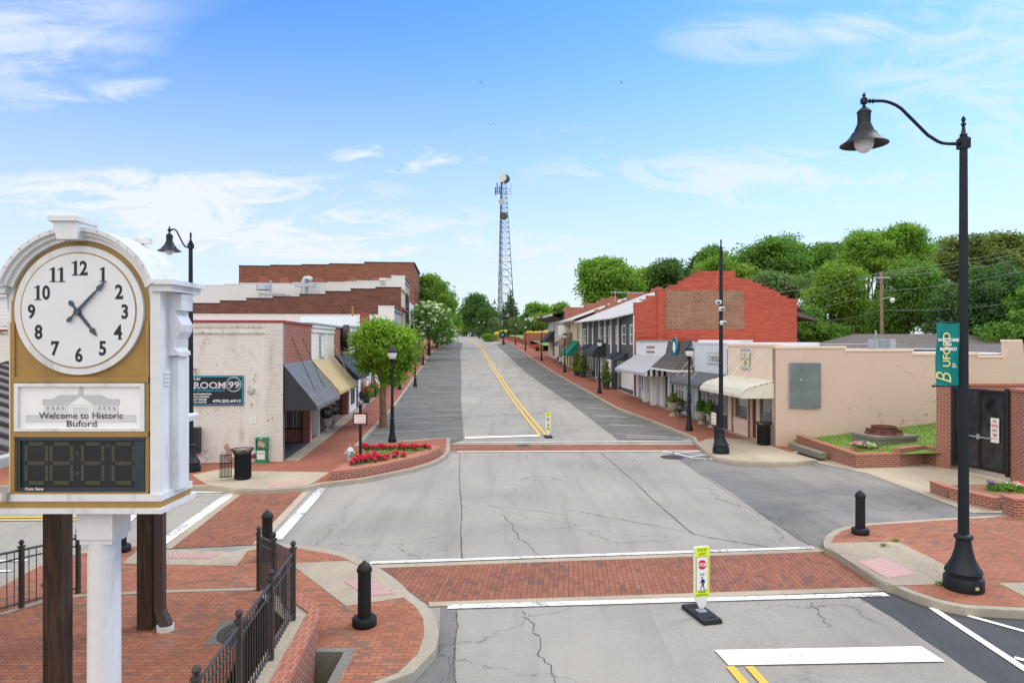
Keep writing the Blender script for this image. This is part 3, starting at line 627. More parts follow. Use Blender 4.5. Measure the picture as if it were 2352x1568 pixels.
# manhole covers and drain
def manhole(px, py, r, label, off=.0, mat='manhole'):
    X, Y = G(px, py, off); b = MB(); b.lathe([(r, 0), (r, .012), (r * .9, .018), (r * .86, .010)], n=28); 
    for k in range(-4, 5): b.box((k * r * .19, 0, .012), (r * .05, 2 * r * .8 * math.sqrt(max(0, 1 - (k * .19) ** 2)), .012))
    tag(b.build('manhole_cover', mat, loc=(X, Y, zt(Y) + off + .008)), label, 'manhole cover', 'manhole covers')
manhole(1544, 1050, .48, 'round rusty manhole cover in the road beside the white hatching')
manhole(1888, 1052, .3, 'faint worn manhole cover in the road below the brick planter corner')
manhole(1203, 1023, .3, 'small dark cover set in the far brick crosswalk')
manhole(125, 1340 - .5, .22, 'small dark cover in the plaza bricks behind the left railing', SW)
q = gp([(512, 1424.5), (690, 1424), (640, 1480), (470, 1480)], SW + .006)
gpoly('manhole_slab', q, SW + .012, 'stone')
manhole(576, 1451, .5, 'large rusty manhole cover in a concrete slab seen through the near railing', SW + .006)
# drain pit beside the brick wall
b = MB(); D = -.55; HX0 -= 0; HX1 -= .012; HY -= .012
b.add([(HX0, 2, D), (HX1, 2, D), (HX1, HY, D), (HX0, HY, D)], [(0, 1, 2, 3)]); b.add([(HX1, 2, D), (HX1, HY, D), (HX1, HY, .15), (HX1, 2, .15)], [(0, 1, 2, 3)])
b.add([(HX0, HY, D), (HX1, HY, D), (HX1, HY, .15), (HX0, HY, .15)], [(0, 1, 2, 3)]); b.add([(HX0, 2, D), (HX1, 2, D), (HX1, 2, .15), (HX0, 2, .15)], [(0, 1, 2, 3)])
b.box((HX1 + .07, 6.1, .158), (.13, 8.2, .03)); b.box(((HX0 + HX1) / 2 + .07, HY + .07, .158), (.56, .13, .032))
tag(b.build('drain_pit', 'stone'), 'concrete rimmed sunken drain pit at the foot of the near brick wall', 'drain')
# ------------------------------------------------------------------ near brick wall, ledge and railing
rt = root('retaining_wall', 'low curved brick wall with concrete ledge carrying the near iron railing', 'wall', (-3.0, 10.2, .15))
FP = [(-3.31, 10.33), (-3.19, 9.04), (-3.07, 7.68), (-2.94, 6.36), (-2.86, 5.0), (-2.8, 2.2)]
def off(path, d): 
    out = []
    for i, p in enumerate(path):
        a = Vector(path[max(0, i - 1)]); b_ = Vector(path[min(len(path) - 1, i + 1)]); n = Vector((-(b_ - a).y, (b_ - a).x)).normalized() * d; out.append((p[0] + n.x, p[1] + n.y))
    return out
L = lambda pts: [(p[0] + 3.0, p[1] - 10.2) for p in pts]
far = [(-3.95, 11.35)]
A = off(FP, -.12)[::-1] + [(-3.55, 10.6)]; Bq = off(FP, .16)
ledge = [(-4.0, 11.5)] + [(-3.62, 11.1), (-3.14, 10.55)] + off(FP, .15) + off(FP, -.13)[::-1] + [(-3.42, 10.28), (-4.15, 11.3)]
MB().ext(L(ledge), 0, .44).build('ledge', 'concrete', rt)
wl_ = [(-3.85, 11.75), (-3.5, 11.35), (-3.1, 10.85), (-2.95, 10.4)] + off(FP, .37)[1:]; wi = ([(-4.02, 11.52), (-3.64, 11.12), (-3.16, 10.57)] + off(FP, .155)[1:])
n_ = len(wl_)
MB().ext(L(wi + wl_[::-1]), -.66, .40).build('brickwork', 'brick_low', rt)
MB().ext(L(off(wi, .003) + off(wl_, .012)[::-1]), .402, .47).build('coping', 'brick_cap', rt)
def railing(label, path, zb, group='black iron railings', ph=1.08, name='iron_railing'):
    """path: post positions; zb: base height of each"""
    o = Vector((path[0][0], path[0][1], zb[0])); r = root(name, label, 'railing', o, 0, group)
    for (a, b_), z_ in zip(path, zb):
        m = MB(); c = (a - o.x, b_ - o.y); m.box((c[0], c[1], z_ - o.z + ph / 2), (.065, .065, ph)); m.box((c[0], c[1], z_ - o.z + ph), (.09, .09, .03))
        m.lathe([(.02, 0), (.02, .02), (.04, .045), (.045, .07), (.03, .10), (.005, .115)], (c[0], c[1], z_ - o.z + ph + .01), 10); m.build('post', 'fence_iron', r)
    for i in range(len(path) - 1):
        m = MB(); p = Vector((path[i][0], path[i][1], zb[i])) - o; q_ = Vector((path[i + 1][0], path[i + 1][1], zb[i + 1])) - o
        for h, t_ in ((ph - .06, .035), (ph - .2, .025), (.1, .03)):
            a = p + Vector((0, 0, h)); b_ = q_ + Vector((0, 0, h)); m.tube([a, b_], t_ * .62, 4)
        n = max(3, int((q_ - p).length / .105))
        for k in range(1, n):
            c = p + (q_ - p) * k / n; m.tube([c + Vector((0, 0, .06)), c + Vector((0, 0, ph - .07))], .0095, 4)
        m.build('rail_panel', 'fence_iron', r)
    return r
railing('black iron railing with ball topped posts climbing the near brick wall', [(-4.73, 12.75), (-4.03, 11.55)] + FP[:5], [.15, .38] + [.59] * 5)
railing('black iron railing left of the dark timber posts', [(-10.3, 9.6), (-8.55, 11.9), (-8.02, 12.62)], [.15] * 3)
# ------------------------------------------------------------------ bollards
def bollard():
    r = root('bollard', '', 'bollard', (0, 0, 0), 0, 'black fluted bollards')
    MB().lathe([(.19, 0), (.20, .02), (.20, .13), (.185, .15), (.12, .16)], n=24).build('base', 'iron_black', r, True)
    MB().lathe([(.112, .15), (.108, .86), (.108, .9)], n=24, flute=.09).build('shaft', 'iron_black', r)
    m = MB().lathe([(.118, .88), (.125, .9), (.125, .93), (.105, .965), (.085, 1.0), (.05, 1.03), (.028, 1.045), (.022, 1.06), (.003, 1.07)], n=24)
    for k in range(3): m.lathe([(.006, 0), (.006, .012)], (.118 * math.cos(k * 2.1), .118 * math.sin(k * 2.1), .82), 6)
    m.build('cap', 'iron_black', r, True); return r
b0 = bollard()
for i, (px, py, lb) in enumerate([(837, 1436, 'nearest black bollard, standing alone on the brick corner beside the drain pit'), (614, 1285, 'black bollard behind the far end of the near iron railing'),
                                  (278, 1266, 'black bollard mostly hidden behind the white clock column'), (1976, 1226, 'black bollard on the right corner island left of the big lamp post')]):
    X, Y = G(px, py, SW); L0 = (X, Y, zt(Y) + SW)
    if i == 0: b0.location = L0; b0['label'] = lb
    else: dup(b0, L0, label=lb)
# ------------------------------------------------------------------ street lamps
def big_lamp(arm=True):
    r = root('street_lamp', '', 'street lamp', (0, 0, 0), 0, 'tall black cast iron street lamps')
    MB().lathe([(.335, 0), (.34, .03), (.34, .2), (.325, .24), (.30, .25), (.30, .3), (.32, .33), (.30, .38), (.27, .42), (.20, .56), (.155, .72), (.13, .88), (.125, .94)], n=32, flute=.025).build('base', 'iron_navy', r, True)
    m = MB().lathe([(.13, .93), (.16, .95), (.165, .98), (.14, 1.02), (.10, 1.04)], n=24); m.build('collar', 'iron_navy', r, True)
    MB().lathe([(.095, 1.03), (.088, 3), (.068, 8.2), (.066, 8.26)], n=32, flute=.08).build('pole', 'iron_navy', r)
    m = MB().lathe([(.07, 8.26), (.07, 8.3)], n=12)
    if arm: m.box((0, 0, 8.355), (.17, .17, .19)).box((0, 0, 8.46), (.12, .12, .04))
    else: m.lathe([(.075, 8.24), (.08, 8.3), (.06, 8.48)], n=12)
    m.lathe([(.05, 8.47), (.065, 8.5), (.065, 8.53), (.045, 8.55), (.035, 8.6), (.025, 8.68), (.045, 8.71), (.045, 8.73), (.02, 8.75), (.04, 8.8), (.035, 8.83), (.004, 8.88)], n=14); m.build('finial', 'iron_navy', r, True)
    if not arm: return r
    Z = 8.355
    p = [(-.08, 0), (-.30, 0), (-.40, .012), (-.486, .045), (-.67, .16), (-.92, .41), (-1.17, .66), (-1.27, .725), (-1.36, .765), (-1.46, .795), (-1.54, .805), (-1.66, .803), (-1.80, .80)]
    a = MB().tube([(x, 0, Z + dz) for x, dz in p], [.038] + [.03] * 11 + [.02], 12)
    a.lathe([(.01, -.07), (.06, -.05), (.068, 0), (.06, .05), (.03, .065), (.022, .09), (.035, .1), (.02, .14), (.003, .17)], (-1.87, 0, Z + .8), 14)
    for x in (-1.76, -1.70): a.tube([(x - .025, 0, Z + .8), (x - .01, 0, Z + .8), (x + .01, 0, Z + .8), (x + .025, 0, Z + .8)], [.02, .042, .042, .02], 10)
    a.build('arm', 'iron_navy', r, True)
    sh = MB().lathe([(.02, .74), (.035, .69), (.04, .68), (.09, .64), (.125, .6), (.13, .58), (.118, .575), (.115, .40), (.125, .36), (.16, .28), (.175, .22), (.21, .205), (.215, .19), (.25, .13), (.32, .055), (.42, -.01), (.425, -.02), (.415, -.02), (.31, .04), (.24, .11), (.2, .16)], (-1.87, 0, Z), 28)
    s_ = sh.build('lamp_shade', 'iron_navy', r, True)
    MB().lathe([(.17, .14), (.175, .05), (.168, -.03), (.14, -.09), (.10, -.14), (.05, -.17), (.005, -.18)], (-1.87, 0, Z), 24).build('glass_globe', 'lamp_glass', s_, True)
    return r
L1 = big_lamp(); X, Y = G(2213, 1352, SW); L1.location = (X, Y, SW + .01)
L1['label'] = 'tall black arc arm lamp at the right edge carrying the green banner'
m = MB(); m.text((Vector((X, Y, 0)), Vector((1, 0, 0)), Vector((0, -1, 0))), 'SG', .02, .22, .065, .345, bold=.004); 
# the yellow stencil follows the round base
st = MB(); vs, fs = text_mesh('56', .075, 'CENTER', .004); st.add([(.345 * math.sin((x + .03) / .345), -.345 * math.cos((x + .03) / .345), .09 + y) for x, y in vs], fs); st.build('stencil', 'banner_yellow', L1)
X2, Y2 = G(438, 1082, SW); dup(L1, (X2, Y2, SW), math.radians(-42), 'tall black arc arm lamp in front of the cream painted brick wall', (1, 1, .965))
for o in list(bpy.data.objects):
    if o.name.startswith('stencil') and o.parent and o.parent is not L1: bpy.data.objects.remove(o)
X3, Y3 = G(1157, 791, SW); dup(L1, (X3, Y3, zt(Y3) + SW), 0, 'distant black arc arm lamp with green banner before the lattice tower')
for o in list(bpy.data.objects):
    if o.name.startswith('stencil') and o.parent and o.parent is not L1: bpy.data.objects.remove(o)
L4 = big_lamp(False); X4, Y4 = G(1656, 1041, SW); L4.location = (X4, Y4, SW + .02); L4['label'] = 'tall black post without an arm carrying three white cameras'
# security cameras on the armless post
def camera_dome(px, py, side, label):
    p = at(px, py, Y4 - .02); r = root('security_camera', label, 'camera', (X4, Y4, p.z), 0, 'white security cameras'); dx = p.x - X4
    MB().box((dx / 2, 0, 0), (abs(dx) + .1, .04, .03)).build('bracket', 'white_metal', r)
    MB().lathe([(.05, .09), (.12, .07), (.135, 0), (.12, -.06), (.09, -.1)], (dx, -.1, 0), 14).build('housing', 'white_metal', r, True)
    MB().lathe([(.05, .045), (.065, 0), (.045, -.045)], (dx + side * .03, -.2, -.02), 10).build('lens', 'dish_dark', r, True)
camera_dome(1649, 694, -1, 'uppermost white dome camera on the armless post'); camera_dome(1656, 709, 0, 'middle white dome camera facing the viewer on the armless post'); camera_dome(1659, 741, 1, 'lowest white camera on the armless post')
def banner(loc, scale, label, near=True):
    r = root('banner', label, 'banner', loc, 0, 'green banners on lamp posts'); Fr = (Vector((0, 0, 0)), Vector((1, 0, 0)), Vector((0, -1, 0)))
    m = MB()
    for z_ in (0, -1.2): m.tube([(-.56, 0, z_), (-.04, 0, z_)], .013, 8).lathe([(.02, -.02), (.024, 0), (.01, .03)], (-.57, 0, z_), 8)
    m.build('bracket_rods', 'iron_navy', r)
    c = MB(); nx, nz = 8, 16
    X_ = lambda i, j: -.52 + .44 * i / nx + .012 * math.sin(j * .5) + (.03 * (j / nz) * (i / nx) ** 2)
    Yy = lambda i, j: -.012 * math.sin(i * .9 + j * .35)
    vs = [(X_(i, j), Yy(i, j), .012 - 1.22 * j / nz + .02 * math.sin(i * .6) * (j / nz)) for j in range(nz + 1) for i in range(nx + 1)]
    c.add(vs, [(j * (nx + 1) + i, j * (nx + 1) + i + 1, (j + 1) * (nx + 1) + i + 1, (j + 1) * (nx + 1) + i) for j in range(nz) for i in range(nx)])
    cl = c.build('cloth', 'teal', r)
    t1 = MB(); t1.text(Fr, 'UFORD', -.27, -.84, .195, .03, 'LEFT', .004, 1.0, math.pi / 2); t1.text(Fr, 'B', -.25, -1.16, .42, .031, 'LEFT', -.003, .85, math.pi / 2, .35)
    t1.build('yellow_lettering', 'banner_yellow', cl)
    t2 = MB(); [t2.text(Fr, s_, -.305, z_, .082, .036, bold=.003) for s_, z_ in (('WELCOME', -.36), ('TO', -.445), ('BUFORD', -.53))]
    t2.text(Fr, 'Est', -.2, -.80, .05, .036, bold=.001).text(Fr, '1872', -.2, -.85, .05, .036, bold=.001); t2.build('white_lettering', 'letter_white', cl)
    return r
bn = banner((X, Y, 5.16), 1, 'green welcome banner hanging on the tall lamp at the right edge')
dup(bn, (X3, Y3, zt(Y3) + 5.2), None, 'tiny green banner on the distant lamp before the lattice tower')
def ped_lamp():
    r = root('pedestrian_lamp', '', 'street lamp', (0, 0, 0), 0, 'black lantern lamps along the pavements')
    MB().lathe([(.19, 0), (.2, .03), (.2, .16), (.16, .19), (.165, .24), (.14, .30), (.12, .5), (.10, .9), (.095, 1.0)], n=16, flute=.05).build('base', 'iron_navy', r)
    MB().lathe([(.10, 1.0), (.115, 1.02), (.115, 1.06), (.085, 1.09), (.078, 1.5), (.085, 1.56), (.1, 1.6), (.09, 1.64), (.065, 1.67), (.055, 2.8), (.05, 3.5), (.07, 3.53), (.05, 3.56), (.06, 3.66), (.11, 3.78), (.14, 3.84), (.12, 3.86)], n=16).build('pole', 'iron_navy', r, True)
    MB().lathe([(.13, 3.85), (.165, 3.92), (.2, 4.02), (.215, 4.12), (.21, 4.15)], n=20).build('glass_globe', 'lamp_glass', r, True)
    MB().lathe([(.23, 4.13), (.24, 4.15), (.235, 4.18), (.22, 4.22), (.18, 4.29), (.11, 4.34), (.06, 4.38), (.04, 4.44), (.012, 4.48), (.01, 4.52)], n=20).build('lamp_cap', 'iron_navy', r, True)
    MB().lathe([(.02, 3.86), (.02, 4.05)], n=6).build('bulb', 'dish_white', r); return r
pl = ped_lamp(); first = True
PL = [(901, 1015, 'nearest black lantern lamp, at the corner flower bed on the left'), (917.7, 894, 'black lantern lamp on the inner side of the left pavement beyond the first tree'), (953.7, 888, 'second black lantern lamp at the left kerb, beyond the first tree'),
      (971.6, 838, 'black lantern lamp at the left kerb just before the white blossom tree'), (1583, 989, 'nearest black lantern lamp on the right pavement, by the boutique bench'),
      (1377, 903, 'black lantern lamp on the right pavement beside the single potted conifer'), (1297, 855, 'black lantern lamp on the right pavement before the green awning'),
      (1243.8, 828, 'black lantern lamp on the right pavement by the dark awning of the cream building'), (1207, 804.5, 'black lantern lamp near the trash can at the park wall'), (1184, 792, 'last black lantern lamp on the right pavement by the park wall'),
      (1140, 770, 'tiny lantern lamp left of the distant big lamp post'), (1112, 769, 'distant lantern lamp before the dark trees, right one of the pair'), (1100, 769, 'distant lantern lamp before the dark trees, left one of the pair')]
for px, py, lb in PL:
    a, b_ = G(px, py, SW)
    if b_ > 200: b_ = 172; a = (px - 1176) * b_ / F
    l_ = (a, b_, zt(b_) + SW)
    if first: pl.location = l_; pl['label'] = lb; first = False
    else: dup(pl, l_, label=lb)
# globe lamps of the park behind
def globe_lamp():
    r = root('globe_lamp', '', 'lamp', (0, 0, 0), 0, 'white globe lamps in the distant park')
    MB().lathe([(.12, 0), (.05, .3), (.04, 2.9)], n=8).build('pole', 'iron_navy', r); MB().lathe([(.03, 2.9), (.16, 2.98), (.22, 3.15), (.16, 3.35), (.02, 3.42)], n=12).build('globe', 'face_white', r, True); return r
gl = globe_lamp(); gl.location = (8.2, 136, 5.1); gl['label'] = 'leftmost white globe lamp of the park cluster'
for px, py, Yb, lb in ((1216, 731, 138, 'white globe lamp second from left in the park cluster'), (1223, 731, 140, 'tallest white globe lamp in the middle of the park cluster'), (1219.5, 736, 146, 'small lower white globe lamp behind the park cluster'), (1236, 730, 140, 'white globe lamp standing alone right of the park cluster')):
    p = at(px, py, Yb); dup(gl, (p.x, Yb, p.z - 3.2), None, lb)
p = at(1208, 733, 136); gl.location = (p.x, 136, p.z - 3.2)
# ------------------------------------------------------------------ in-street crossing signs
def crossing_sign(loc, rz, label, sc=1):
    r = root('crossing_sign', label, 'road sign', loc, rz, 'yellow in-street crossing signs'); Fr = (Vector((0, 0, 0)), Vector((1, 0, 0)), Vector((0, -1, 0)))
    b = MB(); q = [(-.27, -.30), (.27, -.30), (.30, -.27), (.30, .27), (.27, .30), (-.27, .30), (-.30, .27), (-.30, -.27)]
    q = [(x * .62, y * 1.35) for x, y in q]; b.ext(q, 0, .045); b.ext([(x * .93, y * .95) for x, y in q], .045, .06)
    for k in (-1, 1): b.box((0, .26 * k, .064), (.2, .035, .012))
    b.build('rubber_base', 'rubber', r)
    h = MB().box((0, 0, .075), (.16, .13, .02)).box((0, 0, .1), (.05, .05, .06)); 
    for k in range(6): h.lathe([(.012, .08), (.01, .095)], (.06 * math.cos(k), .045 * math.sin(k * 1.3), .005), 6)
    h.build('hinge', 'galv', r)
    P_ = [(-.025, .10), (.025, .10), (.145, .33), (.145, 1.19), (.13, 1.205), (-.13, 1.205), (-.145, 1.19), (-.145, .33)]
    pn = MB().fpoly(Fr, P_, -.02, .02).build('panel', 'white_trim', r)
    MB().fpoly(Fr, [(-.14, .33), (.14, .33), (.14, 1.18), (.125, 1.195), (-.125, 1.195), (-.14, 1.18)], .021, .024).build('yellow_face', 'fluor_yellow', pn)
    MB().fpoly(Fr, [(-.118, .445), (-.108, .435), (.108, .435), (.118, .445), (.118, 1.025), (.108, 1.035), (-.108, 1.035), (-.118, 1.025)], .025, .026).build('black_border', 'ink', pn)
    MB().fpoly(Fr, [(-.11, .443), (.11, .443), (.11, 1.027), (-.11, 1.027)], .027, .028).build('white_field', 'letter_white', pn)
    oc = [(.087 * math.cos(math.pi / 8 + k * math.pi / 4), .89 + .087 * math.sin(math.pi / 8 + k * math.pi / 4)) for k in range(8)]
    MB().fpoly(Fr, oc, .029, .031).build('stop_octagon', 'stop_red', pn)
    MB().text(Fr, 'STOP', 0, .862, .082, .033, bold=.003, sx=.82).build('stop_lettering', 'letter_white', pn)
    t_ = MB(); t_.text(Fr, 'STATE', 0, 1.125, .062, .026, bold=.001).text(Fr, 'LAW', 0, 1.06, .062, .026, bold=.001).text(Fr, 'FOR', 0, .705, .05, .030, bold=.001)
    t_.text(Fr, 'WITHIN', 0, .395, .042, .026, bold=.001).text(Fr, 'CROSSWALK', 0, .347, .042, .026, bold=.001, sx=.95)
    c = lambda pts: t_.fpoly(Fr, pts, .029, .031)
    c([(.018 * math.cos(k * .785) - .004, .665 + .018 * math.sin(k * .785)) for k in range(8)])
    c([(-.018, .635), (.022, .64), (.034, .59), (.028, .54), (-.008, .54), (-.012, .6)]); c([(-.012, .63), (-.03, .60), (-.052, .575), (-.047, .568), (-.018, .588), (-.004, .615)])
    c([(.02, .638), (.048, .62), (.052, .56), (.042, .558), (.038, .60), (.02, .612)]); c([(-.008, .545), (.014, .545), (-.012, .50), (-.022, .45), (-.036, .45), (-.025, .505)]); c([(.005, .545), (.028, .545), (.034, .50), (.05, .45), (.036, .447), (.018, .50)])
    t_.build('sign_lettering', 'ink', pn)
    MB().lathe([(.009, 0), (.009, .004)], (0, 0, 0), 8).build('bolt', 'galv', pn)
    return r
X, Y = G(1611, 1413); cs = crossing_sign((X, Y, .01), math.radians(14), 'near yellow STATE LAW stop for pedestrians sign before the brick crosswalk')
X, Y = G(1259, 1003.5); dup(cs, (X, Y, zt(Y) + .01), math.radians(4), 'far small yellow stop for pedestrians sign on the double yellow line')
# ------------------------------------------------------------------ notice posts
def notice(loc, rz, label, lines, w_=.56, h_=.46, zc=1.45, top=2.05, col='stop_red'):
    r = root('notice_post', label, 'sign post', loc, rz, 'notice signs on black posts'); Fr = (Vector((0, 0, 0)), Vector((1, 0, 0)), Vector((0, -1, 0)))
    m = MB().box((0, 0, top / 2 - .06), (.1, .1, top - .12)).box((0, 0, top - .1), (.13, .13, .04)).lathe([(.03, 0), (.06, .04), (.065, .08), (.04, .13), (.005, .15)], (0, 0, top - .08), 12); m.build('post', 'iron_navy', r)
    MB().fbox(Fr, -w_ / 2, w_ / 2, zc - h_ / 2, zc + h_ / 2, .055, .085).build('board', 'iron_navy', r)
    MB().fbox(Fr, -w_ / 2 + .045, w_ / 2 - .045, zc - h_ / 2 + .045, zc + h_ / 2 - .045, .086, .092).build('sign_face', 'stop_red', r)
    MB().fbox(Fr, -w_ / 2 + .058, w_ / 2 - .058, zc - h_ / 2 + .058, zc + h_ / 2 - .058, .093, .096).build('sign_field', 'paper', r)
    t_ = MB(); n = len(lines)
    for i, s_ in enumerate(lines):
        sz = min(.085, (w_ - .15) / max(.1, text_w(s_, 1.0))); t_.text(Fr, s_, 0, zc + (n / 2 - i - .75) * (h_ - .13) / n, sz, .098, bold=.001)
    t_.build('sign_lettering', col, r); return r
X, Y = G(828, 1046, .38); notice((X, Y, .36), 0, 'no skateboards sign on a black post in the red flower bed', ['NO SKATEBOARDS', 'OR BICYCLES ALLOWED', 'ON SIDEWALK'], top=1.98, zc=1.45)
p = at(1644, 1034, Y4 + .9); notice((p.x, Y4 + .9, .15), math.radians(-80), 'edge-on notice board on a black post just left of the camera post', ['NO SKATEBOARDS', 'OR BICYCLES ALLOWED', 'ON SIDEWALK'], top=1.9, zc=1.35, h_=.62)
# ------------------------------------------------------------------ trash cans
def trash(loc, rz, label, door=False, sc=1.):
    r = root('trash_can', label, 'trash can', loc, rz, 'black slatted trash cans'); m = MB()
    for k in range(30):
        a = 2 * math.pi * k / 30
        if door and 2.75 < a < 3.9: continue
        m.tube([(.27 * math.cos(a), .27 * math.sin(a), .05), (.27 * math.cos(a), .27 * math.sin(a), .88)], .0165, 4)
    for z_ in (.08, .85): m.lathe([(.27, z_), (.285, z_), (.285, z_ + .035), (.27, z_ + .035)], n=30)
    m.build('slat_body', 'iron_black', r)
    t_ = MB()
    for k in range(30):
        a = 2 * math.pi * k / 30; c, s_ = math.cos(a), math.sin(a); t_.tube([(.27 * c, .27 * s_, .87), (.29 * c, .29 * s_, .95), (.37 * c, .37 * s_, 1.02)], .013, 4)
    for k in range(30):
        a, b_ = 2 * math.pi * k / 30, 2 * math.pi * (k + 1) / 30; t_.tube([(.37 * math.cos(a), .37 * math.sin(a), 1.02), (.37 * math.cos(b_), .37 * math.sin(b_), 1.02)], .014, 4)
    t_.build('flared_rim', 'iron_black', r)
    MB().lathe([(.23, .06), (.235, .86), (.2, .88), (.19, .7)], n=20).build('liner', 'rubber', r)
    MB().lathe([(.2, 0), (.22, .01), (.22, .06), (.1, .06)], n=20).build('foot', 'iron_black', r)
    if door:
        d = MB()
        for k in range(9): d.tube([(-.31 - k * .042, -.16 - k * .014, .1), (-.31 - k * .042, -.16 - k * .014, .86)], .014, 4)
        for z_ in (.12, .58, .85): d.box((-.48, -.215, z_), (.38, .03, .03), math.radians(18.5))
        d.build('open_door', 'iron_black', r)
    return r
X, Y = G(557, 1100, SW); trash((X, Y, SW), 0, 'black slatted trash can with its side door open, left corner', True)
X, Y = G(1757, 1021, SW); X -= .1; tb = trash((X, Y - .1, SW), 0, 'black slatted trash can beside the pink corner building')
X, Y = G(1234, 806, SW); dup(tb, (X, Y, zt(Y) + SW), None, 'small distant black trash can by the park wall')
# ------------------------------------------------------------------ hydrant
X, Y = G(804, 1056, SW); r = root('fire_hydrant', 'silver fire hydrant beside the red flower bed', 'hydrant', (X, Y, SW))
MB().lathe([(.13, 0), (.13, .03), (.09, .04), (.085, .22), (.1, .25), (.105, .3), (.1, .34)], n=18).build('barrel', 'silver_paint', r, True)
MB().lathe([(.16, .34), (.165, .36), (.14, .38), (.13, .42), (.1, .47), (.05, .5), (.03, .51), (.03, .56), (.005, .57)], n=18).build('bonnet', 'silver_paint', r, True)
for a in (0, math.pi, -math.pi / 2):
    m = MB(); c, s_ = math.cos(a), math.sin(a); rr = .07 if a >= 0 else .085; m.tube([(.07 * c, .07 * s_, .26), (.15 * c, .15 * s_, .26), (.151 * c, .151 * s_, .26), (.2 * c, .2 * s_, .26)], [rr * .75, rr * .75, rr, rr * .9], 12).tube([(.2 * c, .2 * s_, .26), (.225 * c, .225 * s_, .26)], .02, 6)
    m.build('outlet', 'silver_paint', r, True)
# ------------------------------------------------------------------ newspaper box
X, Y = G(604, 1061, SW); r = root('newspaper_box', 'green free newspaper box against the cream brick wall', 'newspaper box', (X, Y, SW)); Fr = (Vector((0, -.2, 0)), Vector((1, 0, 0)), Vector((0, -1, 0)))
MB().box((0, 0, .06), (.46, .42, .12)).box((0, 0, .3), (.40, .38, .38)).box((-.205, 0, .72), (.03, .4, .46)).box((.205, 0, .72), (.03, .4, .46)).box((0, .17, .72), (.4, .04, .46)).box((0, 0, .94), (.45, .42, .06)).box((0, 0, .50), (.44, .4, .03)).build('cabinet', 'green_box', r)
MB().fbox(Fr, -.17, .17, .53, .9, -.06, -.05).build('window', 'glass', r); MB().fbox(Fr, -.15, .15, .14, .47, .005, .012).build('door_card', 'paper', r)
MB().fpoly(Fr, [(-.15, .66), (.1, .58), (.16, .70), (-.02, .86), (-.12, .84)], -.045, -.04).build('newspaper', 'paper_tan', r)
MB().text(Fr, 'VOICE', 0, .33, .10, .016, sx=.8).build('card_lettering', 'ink', r); MB().text(Fr, 'FREE', 0, .925, .05, .014, bold=.002).build('top_lettering', 'letter_white', r)
# ------------------------------------------------------------------ corner flower bed
X0_, Y0_ = G(757, 1100, SW); r = root('flower_bed', 'curved brick flower bed with red begonias on the left street corner', 'flower bed', (X0_, Y0_, SW))
outer = gp([(757, 1083), (800, 1078.5), (839, 1073.6), (880, 1066), (921, 1057), (950, 1050.5), (975.6, 1043.6), (995, 1036), (1008, 1029), (1013, 1023)], .45)
inner = gp([(790, 1064), (815, 1072), (850, 1065), (890, 1056.5), (925, 1047.5), (950, 1041), (970, 1034), (982, 1027), (988, 1021.5)], .45)
l2 = lambda pts: [(p[0] - X0_, p[1] - Y0_) for p in pts]
nI = [inner[0]] + inner[1:]; full = outer + inner[::-1]
MB().ext(l2(full), -.05, .245).build('brick_wall', 'brick_low', r); MB().ext(l2(full), .247, .30).build('brick_coping', 'brick_cap', r)
soil = gp([(785, 1070), (812, 1071), (850, 1064), (890, 1055.5), (925, 1046.5), (950, 1040), (970, 1033), (983, 1026), (987, 1021), (940, 1020), (845, 1023), (838, 1035), (812, 1052)], .42)
bm_ = MB(); bm_.ext(l2(soil), -.05, .25); bm_.build('mulch', 'mulch', r)
# ------------------------------------------------------------------ clock sign
K = 7 / F; CX = -4.30; CY = 7.0
r = root('clock_sign', 'large white and gold clock sign on a round column, near left', 'clock', (CX, CY + .2, SW))
Fr = (Vector((0, -.2, 0)), Vector((1, 0, 0)), Vector((0, -1, 0)))
def cq(px, py): return ((px - 1176) * K - CX, 4.8 - (py - 784) * K - SW)
def zc_(zx, zy): return cq(zx * .469, 477.75 + zy * .469)      # readings of the enlarged clock
cx, cz = cq(188, 713)
def arc(R, a0, a1, n=40): return [(cx + R * K * math.cos(math.radians(a0 + (a1 - a0) * i / n)), cz + R * K * math.sin(math.radians(a0 + (a1 - a0) * i / n))) for i in range(n + 1)]
MB().lathe([(.165, 0), (.16, .02), (.155, 2.7)], n=40).build('column', 'white_metal', r, True)
m = MB(); m.box((0, 0, 2.77), (.37, .34, .32)).box((0, 0, 2.585), (.33, .3, .06)); m.build('column_head', 'white_metal', r)
# cabinet body
xl, _ = cq(21, 0); xr, _ = cq(368, 0); zb = cq(0, 1136)[1]; zs = cq(0, 655)[1]
body = [(xl, zb), (xr, zb), (xr, zs)] + arc(170, 20, 160) + [(xl, zs)]
MB().fpoly(Fr, body, -.50, 0).build('cabinet', 'white_metal', r)
gl_, gr_ = cq(28, 0)[0], cq(345, 0)[0]
gold = [(gl_, zb), (gr_, zb), (gr_, cq(0, 690)[1])] + arc(158, 8, 172) + [(gl_, cq(0, 690)[1])]
MB().fpoly(Fr, gold, .001, .012).build('gold_panel', 'gold', r)
pr = cq(372, 0)[0]
MB().fbox(Fr, pr - .105, pr, zb, zs - .06, -.03, .03).fbox(Fr, xr - .01, pr + .06, zb, cq(0, 820)[1], -.46, -.22).build('pilaster', 'white_metal', r)
m = MB()
for i in range(4): m.fbox(Fr, xr - .002, xr + .012, cq(0, 860 + 9 * i)[1], cq(0, 855 + 9 * i)[1], -.18, -.06)
m.build('vent_louvres', 'white_metal', r)
